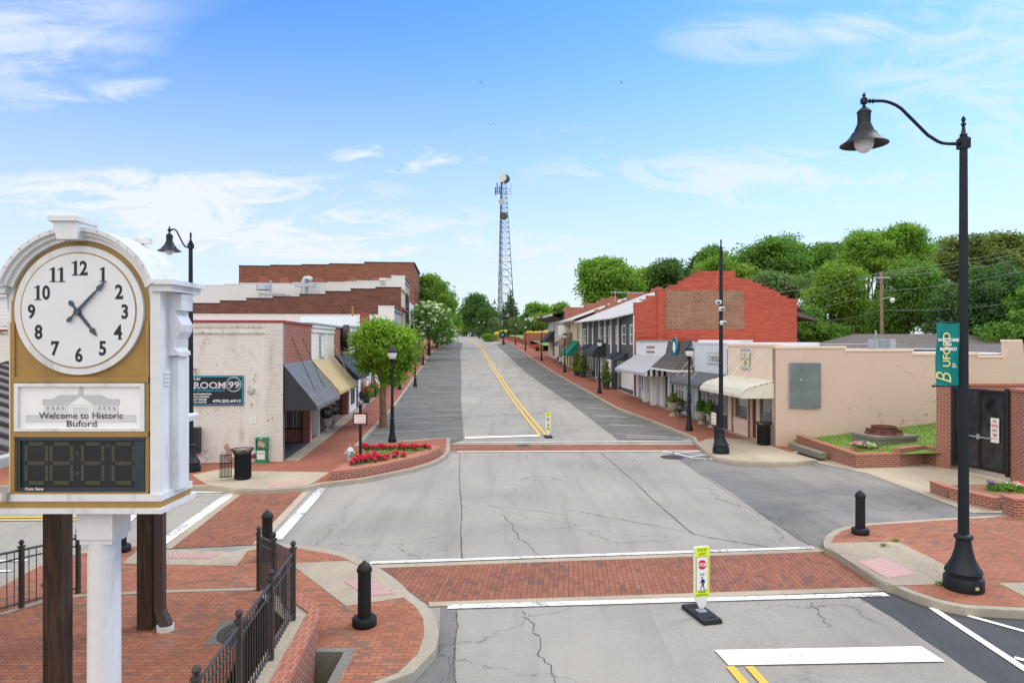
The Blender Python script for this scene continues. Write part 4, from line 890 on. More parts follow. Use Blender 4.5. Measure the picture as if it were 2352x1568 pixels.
# arched cornice: three steps, swept back as a barrel roof
def band(R0, R1, d0, d1, mat, name, a0=19, a1=161):
    o = arc(R1, a0, a1); i_ = arc(R0, a0, a1); m = MB(); P = lambda p, d: Fr[0] + Fr[1] * p[0] + Vector((0, 0, p[1])) + Fr[2] * d; n = len(o)
    vs = [P(p, d0) for p in i_] + [P(p, d0) for p in o] + [P(p, d1) for p in o] + [P(p, d1) for p in i_]
    fs = []
    for k in range(n - 1):
        for a, b_ in ((0, 1), (1, 2), (2, 3), (3, 0)): fs.append((a * n + k, a * n + k + 1, b_ * n + k + 1, b_ * n + k))
    fs += [(0, n, 2 * n, 3 * n), (n - 1, 4 * n - 1, 3 * n - 1, 2 * n - 1)]; m.add(vs, fs); return m.build(name, mat, r, True)
band(160, 170, -.1, .05, 'white_metal', 'arch_moulding'); band(169.9, 179, -.1, .09, 'white_metal', 'arch_moulding'); band(178.8, 188, -.55, .13, 'white_metal', 'barrel_roof')
for k in range(17):
    a = math.radians(24 + k * 8.3); m = MB() if k == 0 else m; m.lathe([(.006, 0), (.006, .012)], (cx + 183.5 * K * math.cos(a), -.2 - .137, cz + 183.5 * K * math.sin(a)), 6)
m.build('rivets', 'galv', r)
# side eaves
zt0, zt1 = cq(0, 665)[1], cq(0, 644)[1]
m = MB(); er = cq(415, 0)[0]; m.fbox(Fr, cq(352, 0)[0], er - .02, (zt0 + zt1) / 2, zt1, -.62, .11).fbox(Fr, cq(352, 0)[0], er - .06, zt0 - .02, (zt0 + zt1) / 2, -.58, .07)
m.build('eave', 'white_metal', r); m = MB()
m.fbox(Fr, cq(-40, 0)[0], cq(23, 0)[0], (zt0 + zt1) / 2 - .02, zt1 - .02, -.62, .11).fbox(Fr, cq(-20, 0)[0], cq(23, 0)[0], zt0 - .04, (zt0 + zt1) / 2 - .02, -.58, .07); m.build('eave', 'white_metal', r)
m = MB(); kx = [zc_(305, 57), zc_(440, 57), zc_(440, 84), zc_(436, 84), zc_(432, 165), zc_(337, 165), zc_(318, 84), zc_(305, 84)]
m.fpoly(Fr, kx, -.14, .19); k2 = [zc_(302, 57), zc_(443, 57), zc_(443, 80), zc_(302, 80)]; m.fpoly(Fr, k2, -.14, .22); m.build('keystone', 'white_metal', r)
m = MB(); m.fpoly(Fr, [zc_(560, 122), zc_(640, 122), zc_(640, 150), zc_(560, 150)], -.42, -.36); m.build('roof_cap', 'white_metal', r)
# S-shaped corbels
cor = [(800, 408), (935, 415), (925, 450), (925, 497), (872, 497), (880, 520), (905, 545), (930, 570), (920, 605), (880, 640), (852, 685), (905, 706), (905, 724), (800, 724)]
sv = [zc_(*p) for p in cor]; sv = [(xr + (x - zc_(800, 0)[0]) * .52, z_) for x, z_ in sv]
for mir, d0 in ((0, -.42), (1, -.42)):
    pts = sv if not mir else [(xl + (xr - x), z_) for x, z_ in sv]; MB().fpoly(Fr, pts, d0, d0 + .26).build('corbel', 'white_metal', r)
# plinth ledges
z1 = cq(0, 1132)[1]; z2 = cq(0, 1148)[1]; z3 = cq(0, 1163)[1]; z4 = cq(0, 1174.5)[1]
m = MB(); m.fbox(Fr, cq(-18, 0)[0], cq(377, 0)[0], z2, z1, -.62, .06).fbox(Fr, cq(-25, 0)[0], cq(382, 0)[0], z4, z3, -.66, .09); m.build('ledge', 'white_metal', r)
MB().fbox(Fr, cq(-16, 0)[0], cq(374, 0)[0], z3 - .004, z2 + .004, -.6, .05).build('gold_band', 'gold', r)
m = MB(); m.fbox(Fr, cq(36, 0)[0], gr_, zc_(0, 852)[1], zc_(0, 826)[1], .012, .045).fbox(Fr, cq(36, 0)[0], gr_, zc_(0, 1117)[1], zc_(0, 1092)[1], .012, .045)
m.fbox(Fr, gl_, cq(38, 0)[0], zb, zc_(0, 560)[1], .012, .03).fbox(Fr, cq(337, 0)[0], gr_, zb, zc_(0, 560)[1], .012, .03).fbox(Fr, gl_, gr_, zb, zc_(0, 1385)[1], .012, .04); m.build('gold_trim', 'gold', r)
# dial
def disc(R, d0, d1, mat, name, par, n=72): return MB().fpoly(Fr, [(cx + R * K * math.cos(2 * math.pi * k / n), cz + R * K * math.sin(2 * math.pi * k / n)) for k in range(n)], d0, d1).build(name, mat, par)
dial = disc(147, .013, .05, 'white_metal', 'dial', r); disc(132.5, .051, .054, 'gold', 'gold_ring', dial); disc(129.5, .055, .058, 'face_white', 'face', dial)
num = {12: (410, 297), 1: (522, 328), 2: (602, 412), 3: (630, 508), 4: (597, 607), 5: (522, 686), 6: (407, 718), 7: (293, 687), 8: (211, 607), 9: (177, 508), 10: (228, 416), 11: (300, 329)}
m = MB(); S_ = .215
def digit(ch, x, z_):
    """x = left edge; returns advance"""
    h = .150; e = m
    if ch == '1':
        e.fpoly(Fr, [(x + .028, z_), (x + .056, z_), (x + .056, z_ + h), (x + .046, z_ + h), (x + .028, z_ + h - .012)], .059, .062)
        e.fbox(Fr, x + .006, x + .078, z_, z_ + .009, .059, .0622); e.fpoly(Fr, [(x + .004, z_ + h - .03), (x + .004, z_ + h - .022), (x + .044, z_ + h), (x + .03, z_ + h - .02)], .059, .0618); return .084
    vs, fs = text_mesh(ch, S_, 'LEFT', .0065); mn = min(v[0] for v in vs); mxx = max(v[0] for v in vs); z0 = min(v[1] for v in vs); zz = max(v[1] for v in vs); s_ = h / (zz - z0); wx = (mxx - mn) * s_ * .82
    P = [Fr[0] + Fr[1] * (x + (a - mn) * s_ * .82) + Vector((0, 0, z_ + (b_ - z0) * s_)) + Fr[2] * .060 for a, b_ in vs]; e.add(P, fs)
    if ch in '2': e.fbox(Fr, x + wx - .012, x + wx, z_, z_ + .038, .059, .0622)
    if ch == '7': e.fbox(Fr, x, x + .01, z_ + h - .042, z_ + h, .059, .0622)
    if ch == '4': e.fbox(Fr, x + wx * .5, x + wx * 1.0, z_ - .001, z_ + .008, .059, .0622)
    return wx + .012
def adv(ch):
    if ch == '1': return .084
    vs, fs = text_mesh(ch, S_, 'LEFT', .0065); return (max(v[0] for v in vs) - min(v[0] for v in vs)) * .150 / (max(v[1] for v in vs) - min(v[1] for v in vs)) * .82 + .012
for n_, (zx, zy) in num.items():
    m = MB(); x, z_ = zc_(zx, zy); s_ = str(n_); w_ = sum(adv(c) for c in s_); x -= w_ / 2
    for c in s_: x += digit(c, x, z_ - .075)
    m.build('numeral', 'ink', dial)
def hand(tip, tail, wd, mat='hand_blue'):
    a = Vector(zc_(*tip)); t0 = Vector(zc_(*tail)); c = Vector(zc_(400, 508)); d = (a - c).normalized(); n = Vector((-d.y, d.x)); L_ = (a - c).length; T = (t0 - c).length
    q = lambda s_, w_: tuple(c + d * s_ + n * w_)
    P = [q(-T, wd * .9), q(-T * .8, wd * 1.6), q(-T * .5, wd * .5), q(0, wd * 1.1), q(L_ * .55, wd * .85), q(L_ * .70, wd * .55), q(L_ * .74, wd * 1.8), q(L_ * .86, wd * 1.1), q(L_, 0)]
    return P + [q(s_, -w_) for s_, w_ in [(L_ * .86, wd * 1.1), (L_ * .74, wd * 1.8), (L_ * .70, wd * .55), (L_ * .55, wd * .85), (0, wd * 1.1), (-T * .5, wd * .5), (-T * .8, wd * 1.6), (-T, wd * .9)]]
MB().fpoly(Fr, hand((540, 360), (350, 553), .014), .075, .085).build('minute_hand', 'hand_blue', dial); MB().fpoly(Fr, hand((493, 627), (365, 455), .017), .063, .072).build('hour_hand', 'hand_blue', dial)
MB().fpoly(Fr, [(zc_(403, 510)[0] + .03 * math.cos(k * .524), zc_(403, 510)[1] + .03 * math.sin(k * .524)) for k in range(12)], .06, .10).build('hub', 'hand_blue', dial)
# welcome panel
x0, z0 = zc_(85, 1090); x1, z1_ = zc_(718, 856); m = MB().fbox(Fr, x0, x1, z0, z0 + .028, .013, .05).fbox(Fr, x0, x1, z1_ - .035, z1_, .013, .05).fbox(Fr, x0, x0 + .04, z0 + .028, z1_ - .035, .013, .05).fbox(Fr, x1 - .04, x1, z0 + .028, z1_ - .035, .013, .05)
wp = m.build('welcome_panel', 'white_metal', r); MB().fbox(Fr, x0 + .04, x1 - .04, z0 + .028, z1_ - .035, .013, .02).build('panel_face', 'letter_white', wp)
def zp(pts): return [zc_(*p) for p in pts]
d_ = .021
m = MB(); m.fpoly(Fr, zp([(133, 1047), (673, 1047), (673, 1010), (133, 1010)]), d_, d_ + .001).fpoly(Fr, zp([(222, 1047), (585, 1047), (585, 962), (222, 962)]), d_ + .0015, d_ + .0025); m.build('hall_picture', 'grey_art_light', wp)
m = MB(); m.fpoly(Fr, zp([(215, 962), (592, 962), (590, 934), (540, 932), (505, 914), (300, 914), (262, 934), (217, 934)]), d_ + .003, d_ + .004); m.fpoly(Fr, zp([(390, 914), (415, 914), (413, 878), (404, 870), (395, 878)]), d_ + .003, d_ + .004); m.build('hall_roof_picture', 'grey_art', wp)
m = MB(); m.fpoly(Fr, zp([(342, 963), (466, 963), (404, 922)]), d_ + .0045, d_ + .0055)
for c in (345, 357, 443, 455): m.fpoly(Fr, zp([(c, 1040), (c + 9, 1040), (c + 9, 975), (c, 975)]), d_ + .0045, d_ + .0055)
m.fpoly(Fr, zp([(342, 974), (466, 974), (466, 966), (342, 966)]), d_ + .0045, d_ + .0055); m.build('portico_picture', 'letter_white', wp)
m = MB()
for c in (238, 262, 286, 310, 490, 514, 538, 562):
    for y_ in (970, 1012): m.fpoly(Fr, zp([(c, y_ + 16), (c + 9, y_ + 16), (c + 9, y_), (c, y_)]), d_ + .0045, d_ + .005)
for y_ in (1016, 1028, 1040): m.fpoly(Fr, zp([(133, y_ + 1), (673, y_ + 1), (673, y_), (133, y_)]), d_ + .0012, d_ + .002)
m.build('window_picture', 'grey_art_dark', wp)
m = MB(); tx, tz = zc_(406, 1028); w1 = text_w('Welcome to Historic', .092, .0); m.text(Fr, 'Welcome to Historic', tx, tz, .092, .029, bold=.0, sx=(411 * .469 * K) / w1); tx, tz = zc_(408, 1068); m.text(Fr, 'Buford', tx, tz, .092, .029, bold=.0, sx=(145 * .469 * K) / text_w('Buford', .092, .0)); m.build('lettering', 'ink', wp)
# unlit time display
x0, z0 = zc_(90, 1384); x1, z1_ = zc_(718, 1117); dp = MB().fbox(Fr, x0, x1, z0, z1_, .013, .028).build('time_display', 'led_black', r)
m = MB(); fx = .045; m.fbox(Fr, x0 + .03, x1, z0, z0 + fx, .028, .045).fbox(Fr, x0 + .03, x1, z1_ - fx * .8, z1_, .028, .045).fbox(Fr, x0 + .03, x0 + .05, z0 + fx, z1_ - fx, .028, .045).fbox(Fr, x1 - .1, x1, z0 + fx, z1_ - fx, .028, .045); m.build('display_frame', 'led_frame', dp)
m = MB()
def dot(zx, zy): x, z_ = zc_(zx, zy); m.fbox(Fr, x - .0032, x + .0032, z_ - .0026, z_ + .0026, .029, .031)
def seg(a, b_, n, w_=6):
    dx, dy = b_[0] - a[0], b_[1] - a[1]; l_ = math.hypot(dx, dy); nx_, ny_ = -dy / l_, dx / l_
    for s_ in (-1, 0, 1):
        for i in range(n): f_ = (i + .5) / n; dot(a[0] + dx * f_ + nx_ * w_ * s_, a[1] + dy * f_ + ny_ * w_ * s_)
for i, (xa, xb) in enumerate(((138, 238), (260, 361), (413, 512), (563, 664))):
    seg((xa + 14, 1151), (xb - 14, 1151), 12); seg((xa + 14, 1341), (xb - 14, 1341), 12); seg((xa + 10, 1246), (xb - 10, 1246), 12)
    for xx in (xa, xb): seg((xx, 1160), (xx, 1238), 10, 5); seg((xx, 1256), (xx, 1333), 10, 5)
for zx, zy in ((387, 1199), (387, 1294), (536, 1161)):
    for k in range(6): dot(zx + 7 * math.cos(k * 1.05), zy + 7 * math.sin(k * 1.05))
m.build('display_dots', 'led_dot', dp)
m = MB(); tx, tz = zc_(138, 1375); m.text(Fr, 'Com Sens', tx, tz, .038, .047, 'LEFT', bold=.001, sx=1.2); m.build('maker_lettering', 'letter_white', dp)
m = MB().fpoly(Fr, [(zc_(60, 0)[0] + .02 * math.cos(k), zc_(0, 1400)[1]) for k in range(0)] or zp([(45, 1425), (67, 1425), (70, 1385), (52, 1385)]), .06, .11).build('pipe_stub', 'urn', r)
MB().fbox(Fr, xr + .001, xr + .004, cq(0, 1060)[1], cq(0, 1024)[1], -.19, -.13).build('side_label', 'grey_art_light', r)
# ------------------------------------------------------------------ timber pavilion behind the clock
r = root('timber_pavilion', 'dark timber pavilion with ribbed brown roof behind the clock sign', 'pavilion', (-7.2, 10, SW))
P = lambda X, Y, Z: (X + 7.2, Y - 10, Z - SW)
for Y_ in (8.9, 11.1): MB().box(P(-5.92, Y_, 1.83), (.235, .235, 3.34)).build('post', 'wood', r)
for Y_ in (8.9, 11.1): MB().box(P(-10.4, Y_, 1.83), (.235, .235, 3.34)).build('post', 'wood', r)
m = MB(); m.box(P(-5.92, 9, 3.58), (.2, 5.0, .2)); m.box(P(-10.4, 9, 3.58), (.2, 5.0, .2)); m.build('beam', 'wood', r)
eX, eZ, sl_ = -5.45, 3.56, .3
rf = MB(); rX = -8.2; rZ = eZ + (eX - rX) * sl_
for (Xa, Za, Xb, Zb) in ((eX, eZ, rX, rZ), (2 * rX - eX, eZ, rX, rZ)):
    rf.add([P(Xa, 6.6, Za), P(Xa, 11.5, Za), P(Xb, 11.5, Zb), P(Xb, 6.6, Zb), P(Xa, 6.6, Za + .05), P(Xa, 11.5, Za + .05), P(Xb, 11.5, Zb + .05), P(Xb, 6.6, Zb + .05)], [(0, 1, 2, 3), (4, 5, 6, 7), (0, 1, 5, 4), (1, 2, 6, 5), (2, 3, 7, 6), (3, 0, 4, 7)])
ro = rf.build('roof', 'roof_brown', r)
rb = MB()
for k in range(14):
    Y_ = 6.62 + k * .372
    for (Xa, Za, Xb, Zb) in ((eX, eZ, rX, rZ), (2 * rX - eX, eZ, rX, rZ)):
        rb.add([P(Xa, Y_, Za + .05), P(Xa, Y_ + .05, Za + .05), P(Xb, Y_ + .05, Zb + .05), P(Xb, Y_, Zb + .05), P(Xa, Y_, Za + .10), P(Xa, Y_ + .05, Za + .10), P(Xb, Y_ + .05, Zb + .10), P(Xb, Y_, Zb + .10)], [(0, 1, 2, 3), (4, 5, 6, 7), (0, 1, 5, 4), (1, 2, 6, 5), (2, 3, 7, 6), (3, 0, 4, 7)])
rb.build('roof_ribs', 'roof_brown_dark', ro)
g_ = MB(); gs = [(0, 0), (.12, .02), (.15, .10), (.15, .13), (0, .13)]
vs = [P(eX + a, Y_, eZ - .1 + b_) for Y_ in (6.6, 11.55) for a, b_ in gs]; g_.add(vs, [(0, 1, 2, 3, 4), (9, 8, 7, 6, 5)] + [(i, (i + 1) % 5, 5 + (i + 1) % 5, 5 + i) for i in range(5)]); g_.build('gutter', 'white_trim', ro)
d_s = MB(); dx = -5.715
d_s.box(P(dx, 11.08, 1.95), (.15, .12, 2.98)); vs = [P(dx + a, 11.08 + b_, z_) for z_, o_ in ((.46, 0), (.20, .13)) for a, b_ in ((-.075 + o_, -.06 - o_ * .2), (.075 + o_, -.06 - o_ * .2), (.075 + o_, .06), (-.075 + o_, .06))]
d_s.add(vs, [(0, 1, 2, 3), (7, 6, 5, 4)] + [(i, (i + 1) % 4, 4 + (i + 1) % 4, 4 + i) for i in range(4)]); d_s.build('downspout', 'downspout', r)
MB().lathe([(.13, 0), (.13, .09), (.115, .09), (.115, .03)], P(dx + .13, 11.0, SW + .002), 20).build('drain_collar', 'pvc', r, True)
# ------------------------------------------------------------------ foliage
def leaves(name, blobs, n, size, mat, par, seed, clump=.35, per=28, shell=.5, flat=.55, loc=None):
    """leaf sized faces gathered in clumps through the volume of a few overlapping blobs"""
    R = np.random.default_rng(seed); B = np.array(blobs, float); vol = (B[:, 3] * B[:, 4] * B[:, 5]) ** .75; pick = R.choice(len(B), size=max(1, n // per), p=vol / vol.sum())
    d = R.normal(size=(len(pick), 3)); d /= np.linalg.norm(d, axis=1)[:, None]; rr = (shell + (1 - shell) * R.random(len(pick)) ** .6)[:, None] * (1 + .05 * np.clip(R.normal(size=(len(pick), 1)), -2, 1.2))
    C = B[pick, :3] + d * rr * B[pick, 3:6]
    cc = np.repeat(C, per, axis=0); k = len(cc); cr = np.repeat(clump * (.55 + .9 * R.random((len(C), 1))), per, axis=0)
    p = cc + np.clip(R.normal(size=(k, 3)), -1.5, 1.5) * cr * np.array([1, 1, .62]) * .62
    nrm = R.normal(size=(k, 3)) * np.array([1, 1, .8]) + np.array([0, 0, flat]) + np.repeat(d, per, axis=0) * .5; nrm /= np.linalg.norm(nrm, axis=1)[:, None]
    a = np.cross(nrm, R.normal(size=(k, 3))); a /= np.linalg.norm(a, axis=1)[:, None]; b_ = np.cross(nrm, a); s_ = size * (.6 + .8 * R.random((k, 1)))
    V = np.stack([p - a * s_ * .5, p - b_ * s_ * .28 + nrm * s_ * .05, p + a * s_ * .5, p + b_ * s_ * .28 + nrm * s_ * .05], 1).reshape(-1, 3)
    me = bpy.data.meshes.new(name); me.vertices.add(4 * k); me.loops.add(4 * k); me.polygons.add(k)
    me.vertices.foreach_set('co', V.astype(np.float32).ravel()); me.loops.foreach_set('vertex_index', np.arange(4 * k, dtype=np.int32))
    me.polygons.foreach_set('loop_start', np.arange(0, 4 * k, 4, dtype=np.int32)); me.update(calc_edges=True); me.materials.append(M[mat])
    o = bpy.data.objects.new(name, me); COL.objects.link(o); o.parent = par
    if loc: o.location = loc
    return o
def limbs(par, base_r, h, tips, mat='bark', seed=0, lean=(0, 0), name='trunk', stems=1, n=8):
    R = random.Random(seed); m = MB()
    fork = Vector((lean[0], lean[1], h)); 
    m.tube([(0, 0, -.1), (lean[0] * .2 + .02, lean[1] * .2, h * .3), (lean[0] * .6 - .03, lean[1] * .6, h * .65), fork], [base_r * 1.25, base_r, base_r * .9, base_r * .85], n)
    for t_ in tips:
        t_ = Vector(t_); mid = fork.lerp(t_, .5) + Vector((R.uniform(-.1, .1), R.uniform(-.1, .1), -.06 * (t_ - fork).length)); m.tube([fork - Vector((0, 0, .15)), mid, t_], [base_r * .55, base_r * .36, base_r * .12], 6)
        for q_ in range(2):
            e = t_ + Vector((R.uniform(-.3, .3), R.uniform(-.3, .3), R.uniform(.0, .2))) * (t_ - fork).length * .4; m.tube([mid, mid.lerp(e, .5), e], [base_r * .25, base_r * .16, base_r * .05], 5)
    return m.build(name, mat, par, True)
def tree(name, label, px, base_py, Y, crown, mat, size, n, trunk=(.2, 2), group='trees', seed=1, bark='bark_dark', clump=.6, shell=.45, cat='tree', offz=0., per=28, flowers=None):
    """crown: list of (px, py, rx_px, rz_px) ellipses measured in the survey at depth Y"""
    s = Y / F; bx = (px - 1176) * s; bz = zt(Y) + offz if base_py is None else H - (base_py - 784) * s
    r = root(name, label, cat, (bx, Y, bz), 0, group); bl = []
    for i, (a, b_, rx, rz) in enumerate(crown): bl.append(((a - px) * s, ((i * 37 % 11) / 11 - .5) * rx * s * .8, H - (b_ - 784) * s - bz, rx * s, rx * s * .85, rz * s))
    Rs = random.Random(seed * 13 + 1); b2 = []
    if group == 'background trees':
        for (X_, Y_, Z_, ax, ay, az) in bl:
            b2.append((X_, Y_, Z_, ax * .93, ay * .93, az * .90))
            for k in range(7):
                th, ph = Rs.uniform(0, 6.28), Rs.uniform(-.35, 1.35); q = Rs.uniform(.16, .34)
                b2.append((X_ + ax * .98 * math.cos(th) * math.cos(ph), Y_ + ay * .98 * math.sin(th) * math.cos(ph), Z_ + az * 1.0 * math.sin(ph), ax * q * 1.3, ay * q * 1.3, az * q))
    leaves('crown', b2 or bl, n, size, mat, r, seed, clump * (.8 if b2 else 1), per, shell)
    if trunk: limbs(r, trunk[0], trunk[1], [(b[0] * .75, b[1] * .75, b[2] - (b[5] * .35 if b2 else 0)) for b in bl[:9]], bark, seed)
    if flowers: leaves('blossoms', [(b[0], b[1], b[2] + b[5] * .12, b[3] * 1.04, b[4] * 1.04, b[5] * 1.03) for b in bl], flowers[1], flowers[2], flowers[0], r, seed + 50, clump * .35, 9, .93)
    return r
# street trees, left pavement
tree('street_tree', 'nearest bright green crepe myrtle at the left kerb behind the lantern lamp', 880, 977, 37.6, [(888, 788, 66, 46), (836, 796, 34, 40), (934, 788, 36, 38), (872, 758, 46, 26), (905, 842, 36, 32), (846, 826, 30, 28), (905, 870, 24, 16), (893, 820, 50, 30), (935, 832, 20, 20), (868, 858, 18, 16)],
     'leaf_bright', .16, 20000, (.20, 2.35), 'street trees along the left pavement', 3, 'bark', .34, .5, per=30)
tree('street_tree', 'dark crepe myrtle covered in white blossom at the left kerb', 985, 815, 98, [(995, 742, 40, 38), (970, 750, 24, 30), (1022, 765, 26, 28), (982, 716, 30, 22), (1012, 724, 26, 24)],
     'leaf_deep', .28, 11000, (.22, 2.6), 'street trees along the left pavement', 5, 'bark_dark', .7, .5, flowers=('petal_white', 1700, .30))
for i, (px, by, Yb, cr, lb) in enumerate([(1003, 799, 112, [(1012, 765, 18, 20), (1022, 755, 14, 14)], 'small street tree right behind the white blossom tree'), (1014, 791, 122, [(1022, 764, 14, 16)], 'slim street tree second behind the white blossom tree'),
                                          (1022, 787, 132, [(1027, 762, 14, 16)], 'slim street tree third behind the white blossom tree'), (1033, 784, 150, [(1037, 758, 15, 18)], 'last small street tree before the far end of the left pavement')]):
    tree('street_tree', lb, px, by, Yb, cr, 'leaf_deep', .4, 1500, (.18, 2.2), 'street trees along the left pavement', 20 + i, 'bark_dark', .8, .4, flowers=('petal_white', 160, .25) if i < 2 else None)
# big trees
BIG = [
 ('tall bright green tree beyond the brick buildings on the left', 1000, 788, 128, [(985, 690, 32, 44), (1008, 700, 34, 48), (968, 668, 20, 28), (1028, 730, 24, 40), (990, 648, 22, 16), (1040, 745, 14, 22)], 'leaf_lime', .55, 12000, 3, 1.3),
 ('broad dark tree left of the lattice tower', 1098, 770, 215, [(1098, 712, 30, 28), (1075, 730, 22, 26), (1120, 728, 24, 26), (1100, 745, 34, 18)], 'leaf_dark', .8, 8000, 4, 1.9),
 ('dark rounded tree just left of the tower base', 1130, 775, 205, [(1128, 742, 24, 30), (1112, 752, 18, 20)], 'leaf_dark', .7, 4500, 5, 1.5),
 ('dark tree behind the far road crossing at the left', 1066, 772, 230, [(1064, 748, 16, 22), (1050, 752, 14, 18)], 'leaf_dark', .8, 3500, 9, 1.5),
 ('dark conifer mass right of the lattice tower', 1205, 775, 200, [(1205, 748, 26, 24), (1186, 754, 18, 18), (1222, 752, 18, 18)], 'leaf_dark', .8, 5000, 6, 1.6),
 ('rounded mid green tree far right of the tower', 1240, 770, 240, [(1238, 722, 28, 20), (1262, 732, 22, 20), (1220, 730, 20, 18)], 'leaf_mid', .9, 6000, 7, 1.8),
 ('yellow green tree above the cream building roof', 1248, 775, 190, [(1246, 738, 26, 18), (1262, 745, 18, 14)], 'leaf_lime', .7, 4000, 8, 1.4),
 ('small tree standing just left of the white siding building roofs', 1290, 770, 210, [(1290, 706, 18, 10), (1280, 716, 12, 10), (1296, 726, 14, 20)], 'leaf_mid', .7, 2600, 10, 1.2),
 ('large spreading tree behind the grey two storey row', 1400, 800, 120, [(1400, 640, 52, 38), (1362, 625, 30, 24), (1440, 650, 34, 32), (1352, 660, 22, 24), (1400, 685, 60, 28), (1380, 610, 30, 14)], 'leaf_mid', .6, 15000, 11, 1.5),
 ('thin crowned tree between the big trees left of the red gable', 1530, 800, 125, [(1530, 622, 30, 20), (1512, 640, 22, 22), (1550, 645, 20, 24), (1500, 655, 24, 26)], 'leaf_dark', .6, 7000, 12, 1.4),
 ('tall narrow dark tree left of the red gable peak', 1602, 800, 115, [(1600, 610, 16, 20), (1596, 640, 22, 26), (1610, 600, 12, 14), (1585, 650, 16, 20)], 'leaf_dark', .5, 4500, 13, 1.0),
 ('bright green low crown directly behind the red gable peak', 1650, 800, 90, [(1650, 625, 42, 26), (1690, 640, 34, 26), (1625, 630, 22, 22)], 'leaf_lime', .4, 8000, 14, 1.0),
 ('large dark oak above the right slope of the red gable', 1790, 820, 100, [(1780, 605, 66, 42), (1725, 600, 40, 34), (1840, 610, 46, 42), (1700, 620, 30, 28), (1800, 570, 40, 22), (1880, 600, 40, 30), (1790, 650, 80, 36)], 'leaf_deep', .5, 20000, 15, 1.3),
 ('pale green tree crown in front of the dark oak', 1780, 820, 80, [(1772, 655, 40, 26), (1815, 665, 36, 28), (1740, 660, 26, 20)], 'leaf_sage', .4, 7000, 16, .9),
 ('tall light green tree with layered crown left of the utility pole', 1990, 830, 72, [(1990, 570, 48, 34), (2050, 560, 52, 34), (2100, 575, 44, 30), (1960, 600, 40, 34), (2030, 605, 70, 34), (2110, 610, 40, 24), (2075, 535, 34, 14), (1980, 545, 26, 14)], 'leaf_mid', .32, 22000, 17, .8),
 ('bushy lime green tree low between the red building and the utility pole', 1910, 830, 66, [(1905, 680, 46, 52), (1950, 690, 46, 60), (1870, 720, 30, 46), (1925, 640, 40, 32), (1960, 745, 50, 40), (1880, 760, 40, 34)], 'leaf_lime', .30, 20000, 18, .75),
 ('dark leafy tree behind the utility pole above the grey house roof', 2080, 830, 60, [(2060, 690, 52, 56), (2110, 700, 46, 56), (2040, 740, 40, 40), (2090, 640, 50, 34), (2140, 720, 36, 46)], 'leaf_deep', .28, 19000, 19, .7),
 ('tall olive brown magnolia at the far right skyline', 2290, 830, 66, [(2230, 590, 50, 40), (2290, 590, 56, 44), (2340, 600, 50, 50), (2185, 600, 36, 44), (2200, 570, 30, 26), (2380, 620, 50, 60), (2250, 640, 70, 40), (2310, 555, 40, 16)], 'leaf_olive', .34, 20000, 21, .7),
 ('dense dark green tree behind the banner at the far right', 2240, 830, 54, [(2240, 690, 60, 60), (2290, 680, 54, 66), (2200, 710, 46, 50), (2340, 710, 50, 60), (2270, 740, 80, 42), (2180, 750, 40, 40)], 'leaf_pine', .26, 24000, 22, .65),
 ('dark hedge like tree closing the right edge behind the pink wall', 2360, 830, 50, [(2350, 760, 50, 40), (2290, 775, 50, 26), (2400, 700, 50, 70)], 'leaf_deep', .28, 9000, 23, .6),
 ('dark low tree right beside the red building eave', 1850, 830, 62, [(1850, 760, 32, 34), (1900, 772, 36, 24), (1860, 730, 20, 26)], 'leaf_deep', .28, 7000, 24, .6),

 ('mid green tree filling the gap left of the tall narrow dark tree', 1480, 800, 132, [(1475, 655, 30, 30), (1500, 640, 26, 26), (1455, 670, 26, 24)], 'leaf_mid', .6, 5000, 61, 1.4),
 ('green tree between the tall narrow dark tree and the red gable peak', 1625, 800, 112, [(1622, 600, 20, 26), (1640, 590, 20, 22), (1655, 600, 24, 20)], 'leaf_deep', .5, 4500, 62, 1.1),
 ('distant dark oak crown between the oak and the layered light green tree', 1910, 820, 110, [(1890, 590, 40, 26), (1930, 600, 40, 34), (1900, 630, 50, 34)], 'leaf_dark', .5, 7000, 63, 1.1),
 ('dark green crown between the layered tree and the magnolia', 2160, 830, 78, [(2150, 600, 34, 44), (2170, 640, 44, 50), (2130, 650, 40, 44)], 'leaf_deep', .32, 8000, 64, .8),
 ('broad dark tree closing the end of the street on the left', 1085, 772, 220, [(1082, 715, 20, 26), (1068, 735, 16, 24), (1100, 700, 16, 18)], 'leaf_dark', .8, 5000, 65, 1.6),
]
for lb, px, by, Yb, cr, mt, sz, n, sd_, cl_ in BIG:
    tree('tree', lb, px, by, Yb, cr, mt, sz * .8, int(n * 1.7), (.35, 3 if Yb < 100 else 4), 'background trees', sd_, 'bark_dark', cl_, .42)
tree('tree', 'dark treetop showing left of the brown brick building roofs', 448, 800, 95, [(452, 705, 12, 18), (440, 720, 14, 16)], 'leaf_dark', .4, 1500, (.3, 4), 'background trees', 31, 'bark_dark', .9)
# conifer behind the tower: drooping tiers
r = root('conifer_tree', 'tall dark cedar with layered branches behind the lattice tower', 'tree', (at(1172, 0, 192).x, 192, 5.9), 0, 'background trees'); s = 192 / F; bl = []
for i in range(11):
    z_ = H - (690 + i * 8.2 - 784) * s - 5.9; wd = (8 + i * 3.9) * s; R_ = random.Random(i)
    for k in range(5): a = k * 1.257 + i; bl.append((math.cos(a) * wd * .55, math.sin(a) * wd * .55, z_, wd * .55 * R_.uniform(.6, 1.1), wd * .5, .35))
bl.append((0, 0, H - (675 - 784) * s - 5.9, .6, .6, 1.6)); leaves('crown', bl, 9000, .6, 'leaf_pine', r, 77, .7, 24, .2); MB().tube([(0, 0, -.2), (0, 0, 13)], [.4, .08], 8).build('trunk', 'bark_dark', r)
